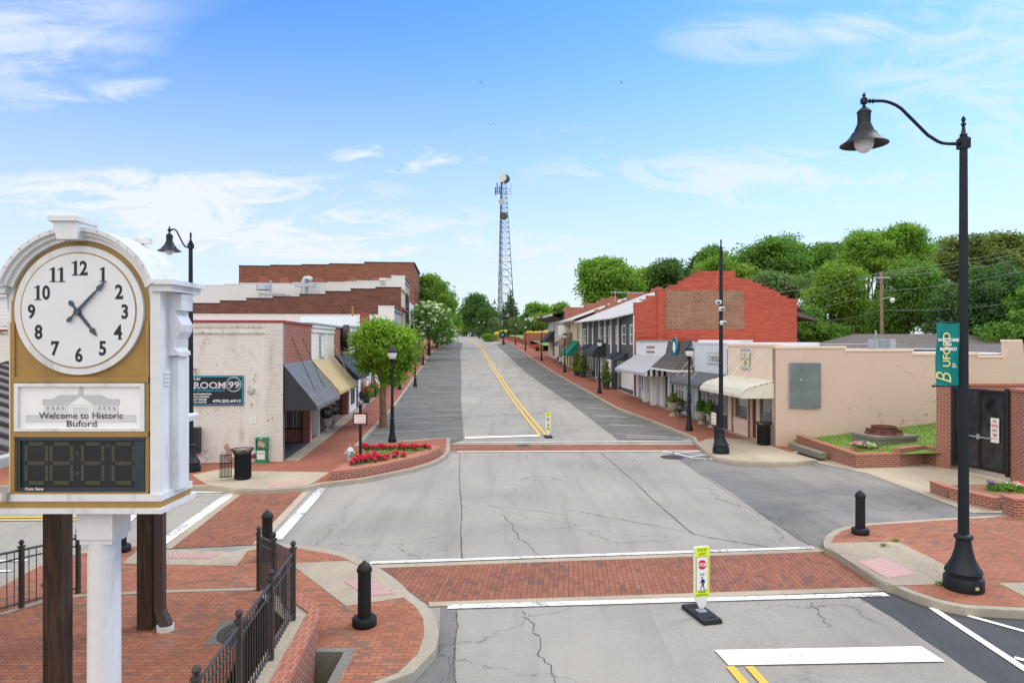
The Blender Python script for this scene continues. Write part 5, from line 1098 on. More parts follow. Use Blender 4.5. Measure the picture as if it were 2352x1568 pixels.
# round topiary trees and shrubs near the park
for px, Yb, lb in ((1135, 128, 'round clipped tree at the far right kerb, left of the distant big lamp'), (1183, 146, 'round clipped tree behind the distant big lamp'), (1214, 150, 'round clipped tree behind the park flower wall'), (1262, 142, 'round clipped tree at the dark awning of the cream building')):
    tree('topiary_tree', lb, px, {1135: 782, 1183: 775, 1214: 768, 1262: 772}[px], Yb, [(px, 742 if px < 1230 else 742, 13, 13)], 'leaf_sage', .28, 1500, (.09, 1.8), 'round clipped trees', px, 'bark', .4, .5)
# potted plants and small plants
def pot_conifer(px, py, h_, w_, label):
    X, Y = G(px, py, SW); r = root('potted_conifer', label, 'potted plant', (X, Y, zt(Y) + SW), 0, 'conifers in dark round pots')
    MB().lathe([(.24, 0), (.33, .5), (.36, .52), (.36, .58), (.3, .58)], n=18).build('pot', 'pot_dark', r, True); k = 6
    leaves('foliage', [(0, 0, .6 + h_ * (i + .5) / k, w_ * (1 - i / k) * .8 + .08, w_ * (1 - i / k) * .8 + .08, h_ / k * .7) for i in range(k)], 2600, .13, 'leaf_olive', r, int(px), .16, 16, .3)
    MB().tube([(0, 0, .4), (0, 0, .6 + h_ * .9)], [.03, .008], 6).build('stem', 'bark_dark', r)
pot_conifer(1325, 863, 2.0, .78, 'left one of the two potted conifers by the grey two storey shops'); pot_conifer(1339, 866, 2.1, .78, 'right one of the two potted conifers by the grey two storey shops'); pot_conifer(1392, 893, 2.0, .62, 'single potted conifer standing right of the lantern lamp at the grey shops')
X, Y = G(1411, 893, SW); r = root('tall_planter', 'tall empty black planter beside the single potted conifer', 'planter', (X, Y, zt(Y) + SW)); MB().lathe([(.2, 0), (.27, 1.35), (.29, 1.36), (.29, 1.42), (.25, 1.42), (.22, 1.3)], n=16).build('pot', 'pot_dark', r, True)
def urn(px, py, label, kind, mat='urn', s=1., off=SW):
    X, Y = G(px, py, off); r = root('urn_planter', label, 'planter', (X, Y, zt(Y) + off), 0, 'stone urn planters'); r.scale = (s, s, s)
    MB().lathe([(.2, 0), (.2, .06), (.1, .12), (.09, .18), (.16, .24), (.25, .36), (.27, .52), (.28, .6), (.33, .62), (.33, .67), (.27, .67), (.2, .6)], n=20).build('urn', mat, r, True)
    if kind == 'ball':
        leaves('foliage', [(0, 0, .92, .27, .27, .27)], 3500, .06, 'leaf_dark', r, int(px), .05, 12, .75, .1)
        b = MB()
        for k in (-1, 1): b.tube([(.12, -.25, 1.0), (.12 + .12 * k, -.28, 1.1), (.12 + .2 * k, -.26, 1.02), (.12 + .08 * k, -.27, .96), (.12, -.25, 1.0), (.12 + .1 * k, -.27, .84)], .018, 5)
        b.build('ribbon', 'blue_grey', r)
    elif kind == 'bush': leaves('foliage', [(0, 0, .95, .27, .27, .32), (.1, 0, .8, .25, .2, .2)], 2200, .09, 'leaf_deep', r, int(px), .12, 14, .3, .6)
    else:
        leaves('foliage', [(0, 0, .8, .25, .25, .14), (0, 0, .95, .1, .1, .22)], 900, .1, 'leaf_deep', r, int(px), .12, 14, .3); leaves('flowers', [(0, 0, .82, .27, .27, .1)], 160, .07, kind, r, int(px) + 3, .1, 8, .6)
    return r
urn(750, 989, 'front stone urn with clipped box ball and pale ribbon, left shops', 'ball'); urn(766.5, 980, 'rear stone urn with clipped box ball and pale ribbon, left shops', 'ball')
urn(1546, 955, 'tall stone urn with red flowers at the striped awning end of the right bench', 'petal_red', s=1.25); urn(1560, 955, 'short stone urn with pink flowers directly behind the right bench', 'petal_pink')
urn(1611, 973, 'stone urn with a leafy shrub left of the armless post, further one', 'bush', s=1.05); urn(1634.5, 981, 'stone urn with a leafy shrub next to the armless post', 'bush', s=1.05)
# begonias
def begonia():
    r = root('flowering_plant', '', 'flower', (0, 0, 0), 0, 'red begonias in the corner bed')
    leaves('blossoms', [(0, 0, .20, .13, .12, .09), (.05, 0, .25, .07, .08, .07)], 260, .075, 'petal_red', r, 5, .05, 10, .5, .3); leaves('foliage', [(0, 0, .10, .12, .12, .07)], 90, .09, 'leaf_dark', r, 6, .08, 8, .3); return r
bg_ = begonia(); Rb = random.Random(4); first = True; SO = .40
rowA = [(838 + i * 9.6 + (0 if i < 8 else 3), 1034 - (1.5 if i % 3 else 0)) for i in range(16)]; rowB = [(808, 1069), (818, 1066), (829, 1064), (824, 1058), (840, 1062), (851, 1060), (846, 1055), (833, 1056), (862, 1063), (868, 1057), (860, 1051), (878, 1058), (889, 1054), (884, 1060), (905, 1055), (909, 1050), (926, 1052)]
for i, (px, py) in enumerate(rowA + rowB):
    X, Y = G(px, py, SO); lb = 'red begonia clump in the back row of the corner flower bed' if i < 16 else 'red begonia clump along the front rim of the corner flower bed'
    if first: o = bg_; o.location = (X, Y, SO); o['label'] = lb; first = False
    else: o = dup(bg_, (X, Y, SO), Rb.uniform(0, 6), lb, Rb.uniform(.6, .95))
    if i < 16: o['group'] = 'red begonias in the back row'
    else: o['group'] = 'red begonias along the front rim'
c0 = G(890, 1043, SO); gc = leaves('ground_cover', [(c0[0] - .6, c0[1], SO, 1.1, .5, .10), (c0[0] + .5, c0[1] + .3, SO, 1.0, .6, .10), (c0[0] + 1.2, c0[1] + .8, SO, .6, .5, .10)], 750, .085, 'leaf_lime', None, 12, .12, 12, .1); struct(gc, 'stuff')
# ------------------------------------------------------------------ buildings: frames
def FR_(y0=0): return (Vector((0, y0, 0)), Vector((0, 1, 0)), Vector((-1, 0, 0)))     # facade of a right hand building
def FL_(y0=0): return (Vector((0, y0, 0)), Vector((0, 1, 0)), Vector((1, 0, 0)))      # facade of a left hand building
def FS_(y0=0): return (Vector((0, y0, 0)), Vector((1, 0, 0)), Vector((0, -1, 0)))     # gable wall facing the viewer
def bR(name, label, Y0, cat='building', group=None): return root(name, label, cat, (RX(Y0), Y0, zt(Y0) + SW), TH, group)
def bL(name, label, Y0, cat='building', group=None): return root(name, label, cat, (LX(Y0), Y0, zt(Y0) + SW), TH, group)
def zr(v, Y0): return v - zt(Y0) - SW            # absolute height -> local height
def awning(par, Fr, a0, a1, zt_, zo, pro, mats=('awning_grey', 'awning_side'), val=.18, steps=0, name='awning', sidecol=1, scallop=True, curve=False, thick=.03):
    """sloping canopy from the wall (height zt_) out to the front edge (height zo) with side cheeks and valance"""
    P = lambda a, z_, d: Fr[0] + Fr[1] * a + Vector((0, 0, z_)) + Fr[2] * d
    prof = [(0, zt_), (pro, zo)]
    if curve: prof = [(0, zt_), (pro * .72, zt_ - (zt_ - zo) * .45), (pro * .9, zt_ - (zt_ - zo) * .68), (pro, zo)]
    if steps:
        q = []
        for i in range(steps):
            f0, f1 = i / steps, (i + 1) / steps
            def lp(f):
                L_ = len(prof) - 1; j = min(int(f * L_), L_ - 1); u = f * L_ - j; return (prof[j][0] + (prof[j + 1][0] - prof[j][0]) * u, prof[j][1] + (prof[j + 1][1] - prof[j][1]) * u)
            A_, B_ = lp(f0), lp(f1); q += [(A_[0], A_[1] + .045), (B_[0], B_[1])]
        prof2 = q
    else: prof2 = prof
    m = MB(); n = len(prof2); vs = [P(a0, z_, d) for d, z_ in prof2] + [P(a1, z_, d) for d, z_ in prof2] + [P(a0, z_ - thick, d) for d, z_ in prof2] + [P(a1, z_ - thick, d) for d, z_ in prof2]
    fs = []
    for i in range(n - 1): fs += [(i, i + 1, n + i + 1, n + i), (2 * n + i, 2 * n + i + 1, 3 * n + i + 1, 3 * n + i), (i, i + 1, 2 * n + i + 1, 2 * n + i), (n + i, n + i + 1, 3 * n + i + 1, 3 * n + i)]
    fs += [(n - 1, 2 * n - 1, 4 * n - 1, 3 * n - 1)]; m.add(vs, fs); o = m.build(name, mats[0], par)
    v = MB(); k = max(4, int(abs(a1 - a0) / .16))
    for i in range(k):
        b0_, b1_ = a0 + (a1 - a0) * i / k, a0 + (a1 - a0) * (i + 1) / k; e = .04 if scallop else 0
        v.fpoly((Fr[0] + Fr[2] * (pro + .002), Fr[1], Fr[2]), [(b0_, zo - thick), (b1_, zo - thick), (b1_, zo - val + e * .9), ((b0_ + b1_) / 2, zo - val), (b0_, zo - val + e)], -.012, .0)
    v.build('valance', mats[0], o)
    for aa in (a0 + .012, a1 - .012):
        s = MB()
        pts = [P(aa, z_ - thick - .002, d) for d, z_ in prof] + [P(aa, zo - val, pro - .02), P(aa, zo - val, 0)]; pts2 = [p + Fr[1] * .012 for p in pts]; N_ = len(pts)
        s.add(pts + pts2, [tuple(range(N_)), tuple(range(N_, 2 * N_))] + [(i, (i + 1) % N_, N_ + (i + 1) % N_, N_ + i) for i in range(N_)])
        s.build('side_cheek', mats[sidecol], o)
    return o
def rods(par, Fr, items, mat='white_trim', r_=.014):
    for (a0, z0, d0, a1, z1, d1) in items:
        P = lambda a, z_, d: Fr[0] + Fr[1] * a + Vector((0, 0, z_)) + Fr[2] * d
        MB().tube([P(a0, z0, d0), P(a1, z1, d1)], r_, 5).build('support_rod', mat, par)
def stepwall(par, Fr, pts, zb_, thick, mat, cap=None, name='wall', capmat=None, caph=.09):
    """parapet profile pts=[(a, z)...] as flat steps: each run at its own height"""
    out = [(pts[0][0], zb_)]
    for i, (a, z_) in enumerate(pts[:-1]): out += [(a, z_), (pts[i + 1][0], z_)]
    out.append((pts[-1][0], zb_)); o = MB().fpoly(Fr, out, -thick, 0).build(name, mat, par)
    if capmat:
        c = MB()
        for i, (a, z_) in enumerate(pts[:-1]): c.fbox(Fr, min(a, pts[i + 1][0]) - .03, max(a, pts[i + 1][0]) + .03, z_ + .001, z_ + caph, -thick - .04, .04)
        c.build('coping', capmat, par)
    return o
# ================================================================== LEFT SIDE
# L1 corner shop: cream painted side wall, brick front
Y0 = 26.4; r = bL('corner_shop', 'corner shop with cream painted brick side wall and grey awning', Y0)
hz = 5.5
W = FS_(); top = zr(5.52, Y0)
def sx(px, Yw): return ((px - 1176) * Yw / F - LX(Y0)) / math.cos(TH)
stepwall(r, W, [(0, top), (-9.0, zr(5.15, Y0)), (-30, 0)][:2] + [(-30, 0)], -.2, .3, 'brick_cream_paint', name='side_wall', capmat='coping_red', caph=.10)
m = MB()
for i in range(int(top / .077)): m.fbox(W, -.62 if i % 2 else -.70, .002, .02 + i * .077, .072 + i * .077, .001, .018)
m.build('corner_quoins', 'brick_cream_paint', r)
m = MB()
for k, zz in enumerate((top - .12, top - .36)): m.fbox(W, -29, -.7, zz - .07, zz, .001, .03 + .02 * k)
m.build('corbel_courses', 'brick_cream_worn', r)
m = MB(); E = FL_(); La = 5.25
wallholes(m, E, .0, La, -.2, top, [(.3, La - .06, -.2, 2.62)], 1.6); m.build('front_wall', 'brick_red', r)
MB().fbox(E, 0, La, top + .001, top + .1, -.3, .04).build('front_coping', 'coping_red', r)
MB().add([(-1.6, .3, 0.02), (0, .3, .02), (0, La - .06, .02), (-1.6, La - .06, .02)], [(0, 1, 2, 3)]).build('entry_floor', 'asphalt_fresh', r)
MB().fbox(E, .31, La - .07, 2.6, 2.615, -1.59, -.01).build('soffit', 'grey_light', r)
# shop window that looks down the street towards the viewer
SF = (Vector((0, La - .07, 0)), Vector((1, 0, 0)), Vector((0, -1, 0)))
m = MB(); m.fbox(SF, -1.59, -.31, -.1, .62, .0, .14); m.build('stall_riser', 'brick_red', r); m = MB(); m.fbox(SF, -.31, -.004, -.1, 2.59, 0.0, .3); m.build('brick_pier', 'brick_red', r)
win(r, SF, -1.58, -.32, .63, 2.59, 'black_door', 2, 1, .05, .02, 'glass_curtain')
aw = awning(r, E, .05, La + .02, zr(3.9, Y0), zr(2.28, Y0), 1.3, steps=12, val=.16)
rods(r, E, [(1.35, zr(4.95, Y0), .02, 1.1, zr(2.8, Y0), 1.0), (3.3, zr(4.95, Y0), .02, 3.0, zr(2.8, Y0), 1.0)], 'black_door')
MB().fbox((Vector((-15, 5.3, 0)), Vector((1, 0, 0)), Vector((0, -1, 0))), 0, 14.8, top - .5, top - .45, -8, 5).build('roof', 'white_roof', r)
# things fixed on the cream wall
p0 = Vector((LX(Y0), Y0, 0)); ux = Vector((math.cos(TH), math.sin(TH), 0))
def onwall(px): # distance along the side wall for a reading
    t_ = -.5
    for _ in range(40):
        q = p0 + ux * t_; e = (q.x / q.y * F + 1176) - px; t_ -= e * q.y / F
    q = p0 + ux * t_; return q
def zw(py, q): return H - (py - 784) * q.y / F
qa, qb = onwall(420), onwall(560); wdt = (qb - qa).length
r2 = root('wall_sign', 'black and cyan events billboard on the cream painted wall', 'sign', (qa.x, qa.y - .02, zw(931, qa)), TH); hgt = zw(863, qa) - zw(931, qa)
Fw = (Vector((0, 0, 0)), Vector((1, 0, 0)), Vector((0, -1, 0)))
bd = MB().fbox(Fw, 0, wdt, 0, hgt, 0, .04).build('board', 'sign_black', r2); s_ = wdt / 1588
U = lambda x, y: ((x - 180) * s_, hgt - (y - 325) * s_)
m = MB()
for x0, y0, x1, y1 in ((186, 342, 1755, 358), (186, 1080, 1755, 1096), (186, 358, 202, 1080), (1738, 358, 1755, 1080)): a, c = U(x0, y1), U(x1, y0); m.fbox(Fw, a[0], c[0], a[1], c[1], .041, .046)
tt = U(880, 745); m.text(Fw, 'A GATHERING PLACE', tt[0], tt[1], 80 * s_, .046, bold=.001, sx=815 * s_ / text_w('A GATHERING PLACE', 80 * s_, .001)); m.build('cyan_lettering', 'cyan', bd)
m = MB()
def tx_(s, x0, x1, y, h_, bold=.004, al='LEFT'):
    sz = h_ / .72 * s_; a = U(x0, y); m.text(Fw, s, a[0], a[1], sz, .047, 'LEFT', bold, (x1 - x0) * s_ / text_w(s, sz, bold))
tx_('EVENTS BY', 228, 655, 435, 55); tx_('CORPORATE MEETINGS', 268, 935, 832, 42, .003); tx_('REHEARSAL DINNERS', 268, 875, 905, 42, .003); tx_('BIRTHDAY PARTIES', 268, 815, 975, 42, .003); tx_('COCKTAIL PARTIES', 268, 810, 1045, 42, .003); tx_('470.252.6913', 965, 1703, 1035, 72, .004)
for y in (815, 887, 957, 1027): a = U(243, y); m.fbox(Fw, a[0] - .012, a[0] + .012, a[1] - .012, a[1] + .012, .041, .047)
m.build('white_lettering', 'letter_white', bd)
m = MB(); tx_('ROOM', 470, 1285, 662, 178, .006); tx_('99', 1375, 1668, 650, 175, .006)
for x0, x1, yy_ in ((468, 560, 662), (600, 655, 662), (1040, 1110, 662), (1215, 1290, 662)): a, c = U(x0, yy_), U(x1, yy_ - 16); m.fbox(Fw, a[0], c[0], a[1], c[1], .041, .0475)
for R0, R1 in ((196, 205), (172, 182)):
    vs = []; fs = []
    for k in range(49):
        t_ = 2 * math.pi * k / 48; c = U(1520 + R0 * math.cos(t_), 555 + R0 * math.sin(t_)); e = U(1520 + R1 * math.cos(t_), 555 + R1 * math.sin(t_)); vs += [Fw[0] + Vector((c[0], -.049, c[1])), Fw[0] + Vector((e[0], -.049, e[1]))]
    m.add(vs, [(2 * k, 2 * k + 1, 2 * k + 3, 2 * k + 2) for k in range(48)])
m.build('silver_lettering', 'letter_silver', bd)
q = onwall(578); r2 = root('alarm_bell', 'round grey alarm bell on the cream painted wall', 'bell', (q.x, q.y - .01, zw(898, q)), TH)
m = MB(); m.tube([(0, 0, 0), (0, -.05, 0), (0, -.09, 0), (0, -.10, 0)], [.125, .125, .10, .03], 20); m.build('bell', 'galv', r2, True); MB().box((0, -.02, -.5), (.06, .05, .06)).tube([(0, -.03, -.5), (-.02, -.03, -.62)], .008, 5).build('small_fitting', 'urn', r2)
q = onwall(581.5); r2 = root('paper_notice', 'white paper notice taped to the cream painted wall', 'notice', (q.x, q.y - .01, zw(965, q)), TH); MB().fbox(Fw, -.11, .11, -.13, .13, 0, .006).build('sheet', 'paper', r2); MB().fbox(Fw, -.008, .008, -.04, .04, .007, .009).build('arrow', 'stop_red', r2)
q = onwall(586); r2 = root('fire_pipe_inlet', 'red fire department pipe inlet low on the cream painted wall', 'pipe inlet', (q.x, q.y - .01, zw(1046, q)), TH); MB().tube([(0, 0, 0), (0, -.12, 0)], [.1, .08], 12).tube([(-.05, -.08, .02), (-.09, -.2, -.03)], .05, 8).build('inlet', 'coping_red', r2)
qa = onwall(463); r2 = root('mail_boxes', 'black wall cabinet with rows of small white labels behind the left lamp base', 'mailbox', (qa.x, qa.y - .02, zw(1035, qa)), TH)
MB().fbox(Fw, -1.5, 0, -.05, .92, 0, .32).build('cabinet', 'black_door', r2); m = MB()
for i in range(5):
    for j in range(5): m.fbox(Fw, -.55 - .22 * i, -.50 - .22 * i, .12 + j * .15, .17 + j * .15, .321, .324)
m.build('labels', 'letter_white', r2)
# neighbour behind: white siding house at the far left edge
X_, Y_ = at(-60, 0, 34).x, 34; r = root('white_building', 'white sided building showing at the far left edge behind the clock', 'building', (X_, Y_, 0)); Fr = (Vector((0, 0, 0)), Vector((1, 0, 0)), Vector((0, -1, 0)))
m = MB().fbox(Fr, -8, 5.5, 0, 7.0, -6, 0); [m.fbox(Fr, -8, 5.52, 4.5 + i * .18, 4.52 + i * .18, 0, .02) for i in range(14)]; m.build('siding_wall', 'white_paint', r); MB().fbox(Fr, -8.2, 5.7, 7.0, 7.15, -6.2, .2).build('roof', 'white_roof', r)
# L2 ivory front with oval sign, L3 brick front with round sign, L4 white front
Y1 = 31.62; r = bL('shop_building', 'ivory painted shop front with tan ribbed awning and oval sign', Y1, group='left side shops'); t2 = zr(5.58, Y1); La = 5.9; m = MB()
wallholes(m, E, 0, La, -.2, t2, [(.1, 1.9, -.2, 2.3), (2.0, 4.0, .0, 2.3), (4.8, 5.85, -.1, 2.5)], .5); m.build('front_wall', 'brick_ivory_paint', r)
MB().fbox(E, 0, La, t2 - .35, t2 - .28, .0, .06).fbox(E, 0, La, t2 - .12, t2 - .02, 0, .08).build('cornice', 'brick_ivory_paint', r); MB().fbox(E, -.0, La, t2, t2 + .1, -.3, .1).build('coping', 'coping_grey', r)
win(r, E, .12, 1.88, .0, 2.28, 'black_door', 2, 1, .06, -.4, name='door'); win(r, E, 2.02, 3.98, .02, 2.28, 'grey_light', 2, 1, .06, -.4, name='door')
win(r, E, 4.82, 5.83, -.08, 2.48, 'black_door', 1, 1, .08, -.4, name='door')
MB().fbox(E, 4.02, 4.78, -.1, 2.6, .0, .08).build('brick_pier', 'brick_red', r)
awning(r, E, .0, La, zr(3.95, Y1), zr(2.45, Y1), 1.3, ('awning_tan', 'awning_tan'), steps=13, val=.14)
rods(r, E, [(1.6, zr(5.2, Y1), .02, 1.8, zr(3.0, Y1), 1.0), (4.3, zr(5.2, Y1), .02, 4.6, zr(3.0, Y1), 1.0)], 'awning_tan')
MB().fbox((Vector((-15, La, 0)), Vector((1, 0, 0)), Vector((0, -1, 0))), 0, 14.8, t2 - .4, t2 - .35, 0, La).build('roof', 'white_roof', r)
def ell(a, z_, ra, rz, n=28): return [(a + ra * math.cos(2 * math.pi * k / n), z_ + rz * math.sin(2 * math.pi * k / n)) for k in range(n)]
r2 = bL('oval_sign', 'grey panel with pale oval sign on the ivory shop front', Y1 + 2.2, 'sign'); MB().fbox(E, -.35, .75, 3.75, 5.0, .01, .05).build('panel', 'grey_light', r2); MB().fpoly(E, ell(.2, 4.38, .42, .56), .052, .07).build('oval_face', 'paper', r2)
Y2 = 37.55; r = bL('shop_building', 'red brick shop front with black canopy and round hanging sign', Y2, group='left side shops'); t2 = zr(5.58, Y2); La = 5.4; m = MB()
wallholes(m, E, 0, La, -.2, t2, [(.5, La - .3, -.2, 2.5)], 1.5); m.build('front_wall', 'brick_red', r); MB().fbox(E, 0, La, t2, t2 + .1, -.3, .08).build('coping', 'coping_grey', r)
MB().add([(-1.5, .5, 0.02), (.55, .5, .02), (.55, La - .3, .02), (-1.5, La - .3, .02)], [(0, 1, 2, 3)]).build('entry_floor', 'kerb_concrete', r)
SF = (Vector((0, La - .3, 0)), Vector((1, 0, 0)), Vector((0, -1, 0))); MB().fbox(SF, -1.5, -.35, 0, .62, 0, .14).build('stall_riser', 'brick_red', r); MB().fbox(SF, -.35, .02, -.1, 2.5, 0, .4).build('brick_pier', 'brick_red', r)
win(r, SF, -1.48, -.36, .63, 2.5, 'white_trim', 1, 1, .05, .02, 'glass_curtain')
awning(r, E, .2, La, zr(4.05, Y2), zr(2.85, Y2), 1.25, ('awning_black', 'awning_black'), val=.2, scallop=False)
m = MB(); m.fpoly((Vector((.62, 2.7, 0)), Vector((0, 1, 0)), Vector((.69, 0, .72))), [(-.3, 3.32 + 0), (.0, 3.42), (.12, 3.3), (.3, 3.38), (.1, 3.22), (-.05, 3.28)], .05, .06); m.build('canopy_emblem', 'letter_white', r)
MB().fbox((Vector((-15, La, 0)), Vector((1, 0, 0)), Vector((0, -1, 0))), 0, 14.8, t2 - .4, t2 - .35, 0, La).build('roof', 'white_roof', r)
r2 = bL('round_sign', 'large dark round sign projecting from the brick shop front', Y2 + 2.6, 'sign'); m = MB(); Rr = .78
Fq = (Vector((0, 0, 0)), Vector((0, 1, 0)), Vector((1, 0, 0))); MB().fpoly(Fq, ell(0, 4.75, .62, Rr), .1, .38).build('drum', 'black_door', r2); MB().fpoly(Fq, ell(0, 4.75, .54, .7), .382, .40).build('sign_face', 'rust', r2); MB().box((.05, 0, 4.75), (.12, .1, .1)).build('bracket', 'black_door', r2)
Y3 = 42.98; r = bL('shop_building', 'white painted shop front partly hidden by the nearest street tree', Y3, group='left side shops'); t2 = zr(5.7, Y3); La = 9.8; m = MB()
wallholes(m, E, 0, La, -.3, t2, [(.6, 2.4, .4, 2.4), (3.0, 4.0, 0, 2.3), (5.0, 8.6, .5, 2.4)], .4); m.build('front_wall', 'brick_white_paint', r); MB().fbox(E, 0, La, t2, t2 + .1, -.3, .08).build('coping', 'coping_grey', r)
win(r, E, .62, 2.38, .42, 2.38, 'black_door', 2, 1); win(r, E, 3.0, 4.0, .0, 2.3, 'black_door', 1, 1, name='door'); win(r, E, 5.02, 8.58, .52, 2.38, 'white_trim', 3, 1)
awning(r, E, .1, 3.0, zr(3.9, Y3), zr(3.0, Y3), 1.1, ('awning_black', 'awning_black'), val=.15, scallop=False); MB().fbox((Vector((-15, La, 0)), Vector((1, 0, 0)), Vector((0, -1, 0))), 0, 14.8, t2 - .4, t2 - .35, 0, La).build('roof', 'white_roof', r)
Y4_ = 52.85; r = bL('shop_building', 'grey parapet shop with a small red corner block behind the first tree', Y4_, group='left side shops'); t2 = zr(6.75, Y4_)
stepwall(r, W, [(0.02, zr(6.9, Y4_)), (-.75, zr(6.75, Y4_)), (-5.2, zr(6.35, Y4_)), (-15, 0)], -.3, .3, 'sky_white', name='side_wall'); MB().fbox(W, -.7, .0, zr(6.0, Y4_), zr(7.05, Y4_), .01, .06).build('red_block', 'coping_red', r)
m = MB(); wallholes(m, E, 0, 21.4, -.4, t2, [(1, 4, .5, 2.6), (6, 8, .3, 2.6), (10, 13, .6, 2.8), (15, 18, .8, 3)], .3); m.build('front_wall', 'brick_white_paint', r)
for a_, b__ in ((1, 4), (6, 8), (10, 13), (15, 18)): win(r, E, a_ + .02, b__ - .02, .82, 2.58, 'black_door', 2, 1)
awning(r, E, 5.6, 9, 3.4, 2.7, 1.0, ('awning_black', 'awning_black'), val=.15)
r2 = root('timber_stake', 'slim upright timber stake on the white roof in front of the brown brick wall', 'post', (at(1323 * .6125 + 1, 0, 56).x - .0, 56, zr(0, 0) + 5.5)); r2.location.x = (1322 * .6125 - 1176) * 56 / F; MB().box((0, 0, .75), (.12, .12, 3.2)).build('stake', 'gold', r2)
# L5 white parapet, L6 brown brick stepped, L7 white stepped, L8 tall brick
Y5 = 74.3; r = bL('white_parapet_building', 'low building with long plain white parapet below the brown brick wall', Y5, group='left side shops'); t2 = zr(4.8 + 60 * Y5 / F, Y5)
stepwall(r, W, [(.02, t2 + .95), (-1.7, t2), (-42, 0)], -.5, .3, 'white_paint', name='side_wall', capmat='white_trim'); m = MB(); wallholes(m, E, 0, 9.5, -.5, t2 + .9, [(1, 4, .6, 3), (5, 8, .6, 3)], .3); m.build('front_wall', 'grey_light', r)
win(r, E, 1.02, 3.98, .62, 2.98, 'black_door', 2, 1); win(r, E, 5.02, 7.98, .62, 2.98, 'black_door', 2, 1); MB().fbox(E, 0, 9.5, t2 + .4, t2 + .5, 0, .1).fbox(E, 0, 9.5, t2 + .85, t2 + .95, 0, .12).build('cornice', 'grey_paint', r)
m = MB(); m.fbox(W, -24.5, -21.2, t2 - 1.0, t2 - .35, .01, .2); m.build('vent_hood', 'sky_white', r)
def steps_(Yw, zpts, sc_=2.352):   # readings in the enlarged left skyline picture
    out = []
    for zx, zy in zpts:
        px = (700 + zx / sc_) * .6125; py = (940 + zy / sc_) * .6125; out.append((((px - 1176) * Yw / F - LX(Yw)) / math.cos(TH), zr(H - (py - 784) * Yw / F, Yw)))
    return out
Y6 = 83.9; r = bL('brown_brick_building', 'two storey brown brick building with stepped parapet and yellow front', Y6, group='left side brick blocks')
sp_ = steps_(Y6, [(1890, 330), (1670, 345), (1455, 368), (1238, 395), (1018, 418), (795, 432), (570, 455), (348, 478), (125, 478)]); stepwall(r, W, sp_, -1, .35, 'brick_brown', name='side_wall', capmat='coping_dark', caph=.14)
E6 = FL_(); m = MB(); h6 = sp_[0][1]; wallholes(m, E6, 0, 6.2, -1, h6, [(.5, 2.0, 5.2, 7.2), (2.6, 4.0, 5.2, 7.2), (4.5, 5.7, 5.2, 7.2), (.5, 5.6, .2, 3.2)], .25); m.build('front_wall', 'tan_wall', r)
for a_ in (.5, 2.6, 4.5): win(r, E6, a_ + .02, a_ + 1.28, 5.22, 7.18, 'brown_frame', 1, 2); awning(r, E6, a_ - .1, a_ + 1.4, 7.5, 7.0, .45, ('coping_red', 'coping_red'), val=.1)
win(r, E6, .52, 5.58, .22, 3.18, 'black_door', 3, 1); MB().fbox(E6, 0, 6.2, h6 - .2, h6 + .1, 0, .2).build('cornice', 'tan_wall', r)
Y7 = 90.2; r = bL('white_brick_building', 'two storey white painted brick building with stepped parapet', Y7, group='left side brick blocks')
sp_ = steps_(Y7, [(1925, 225), (1808, 250), (1760, 264), (1700, 272), (1510, 280), (1410, 286), (1260, 292), (965, 300), (520, 308), (385, 318), (190, 340), (85, 340)]); stepwall(r, W, sp_, -1, .35, 'brick_white_paint', name='side_wall', capmat='white_trim', caph=.1)
m = MB(); h7 = sp_[0][1]; wallholes(m, E, 0, 9, -1, h7, [(.4, 8.6, 4.4, h7 - 2.0), (.4, 8.6, .2, 3.4)], .2); m.build('front_wall', 'grey_light', r); win(r, E, .42, 8.58, 4.42, h7 - 2.02, 'hand_blue', 5, 3, .12); win(r, E, .42, 8.58, .22, 3.38, 'black_door', 4, 1)
MB().fbox(E, 0, 9, h7 - .9, h7 - .8, 0, .1).fbox(E, 0, 9, h7 - .3, h7 - .2, 0, .15).build('cornice', 'hand_blue', r)
cb = steps_(Y7, [(1705, 240), (1755, 275)]); MB().fbox(W, cb[0][0], cb[1][0], cb[1][1] - .5, cb[0][1], -.6, .0).build('chimney', 'brick_white_paint', r)
Y8 = 109.6; r = bL('tall_brick_building', 'tallest three storey dark red brick building on the left skyline', Y8, group='left side brick blocks')
sp_ = steps_(Y8, [(2003, 110), (1573, 127), (1272, 136), (1042, 143), (775, 151), (510, 151)]); stepwall(r, W, sp_, -1, .4, 'brick_tall', name='side_wall', capmat='coping_dark', caph=.16)
h8 = sp_[0][1]; hl = [(1.0 + 2.6 * i, 2.2 + 2.6 * i, z_, z_ + 2.2) for i in range(6) for z_ in (4.6, 8.6)]; m = MB(); wallholes(m, E, 0, 17, -1, h8, hl + [(.8, 16.4, .2, 3.4)], .3); m.build('front_wall', 'brick_tall', r)
for h in hl: win(r, E, h[0] + .02, h[1] - .02, h[2] + .02, h[3] - .02, 'white_trim', 1, 2)
win(r, E, .82, 16.38, .22, 3.38, 'black_door', 6, 1); MB().fbox(E, 0, 17, h8 - .15, h8 + .1, 0, .2).build('cornice', 'coping_dark', r)
bw_ = steps_(Y8, [(715, 240), (895, 240), (1185, 240), (1480, 240), (1680, 240)]); m = MB()
for a, z_ in bw_:
    m = MB(); m.fpoly(W, [(a - .75, z_ - 3.2), (a + .75, z_ - 3.2), (a + .75, z_ - .3), (a + .4, z_), (a - .4, z_), (a - .75, z_ - .3)], .001, .03); m.build('bricked_window', 'brick_red', r)
Y9 = 127; r = bL('cornice_building', 'brick building with projecting white cornice beyond the tallest block', Y9, group='left side brick blocks'); h9 = zr(H + (784 - 655) * Y9 / F, Y9)
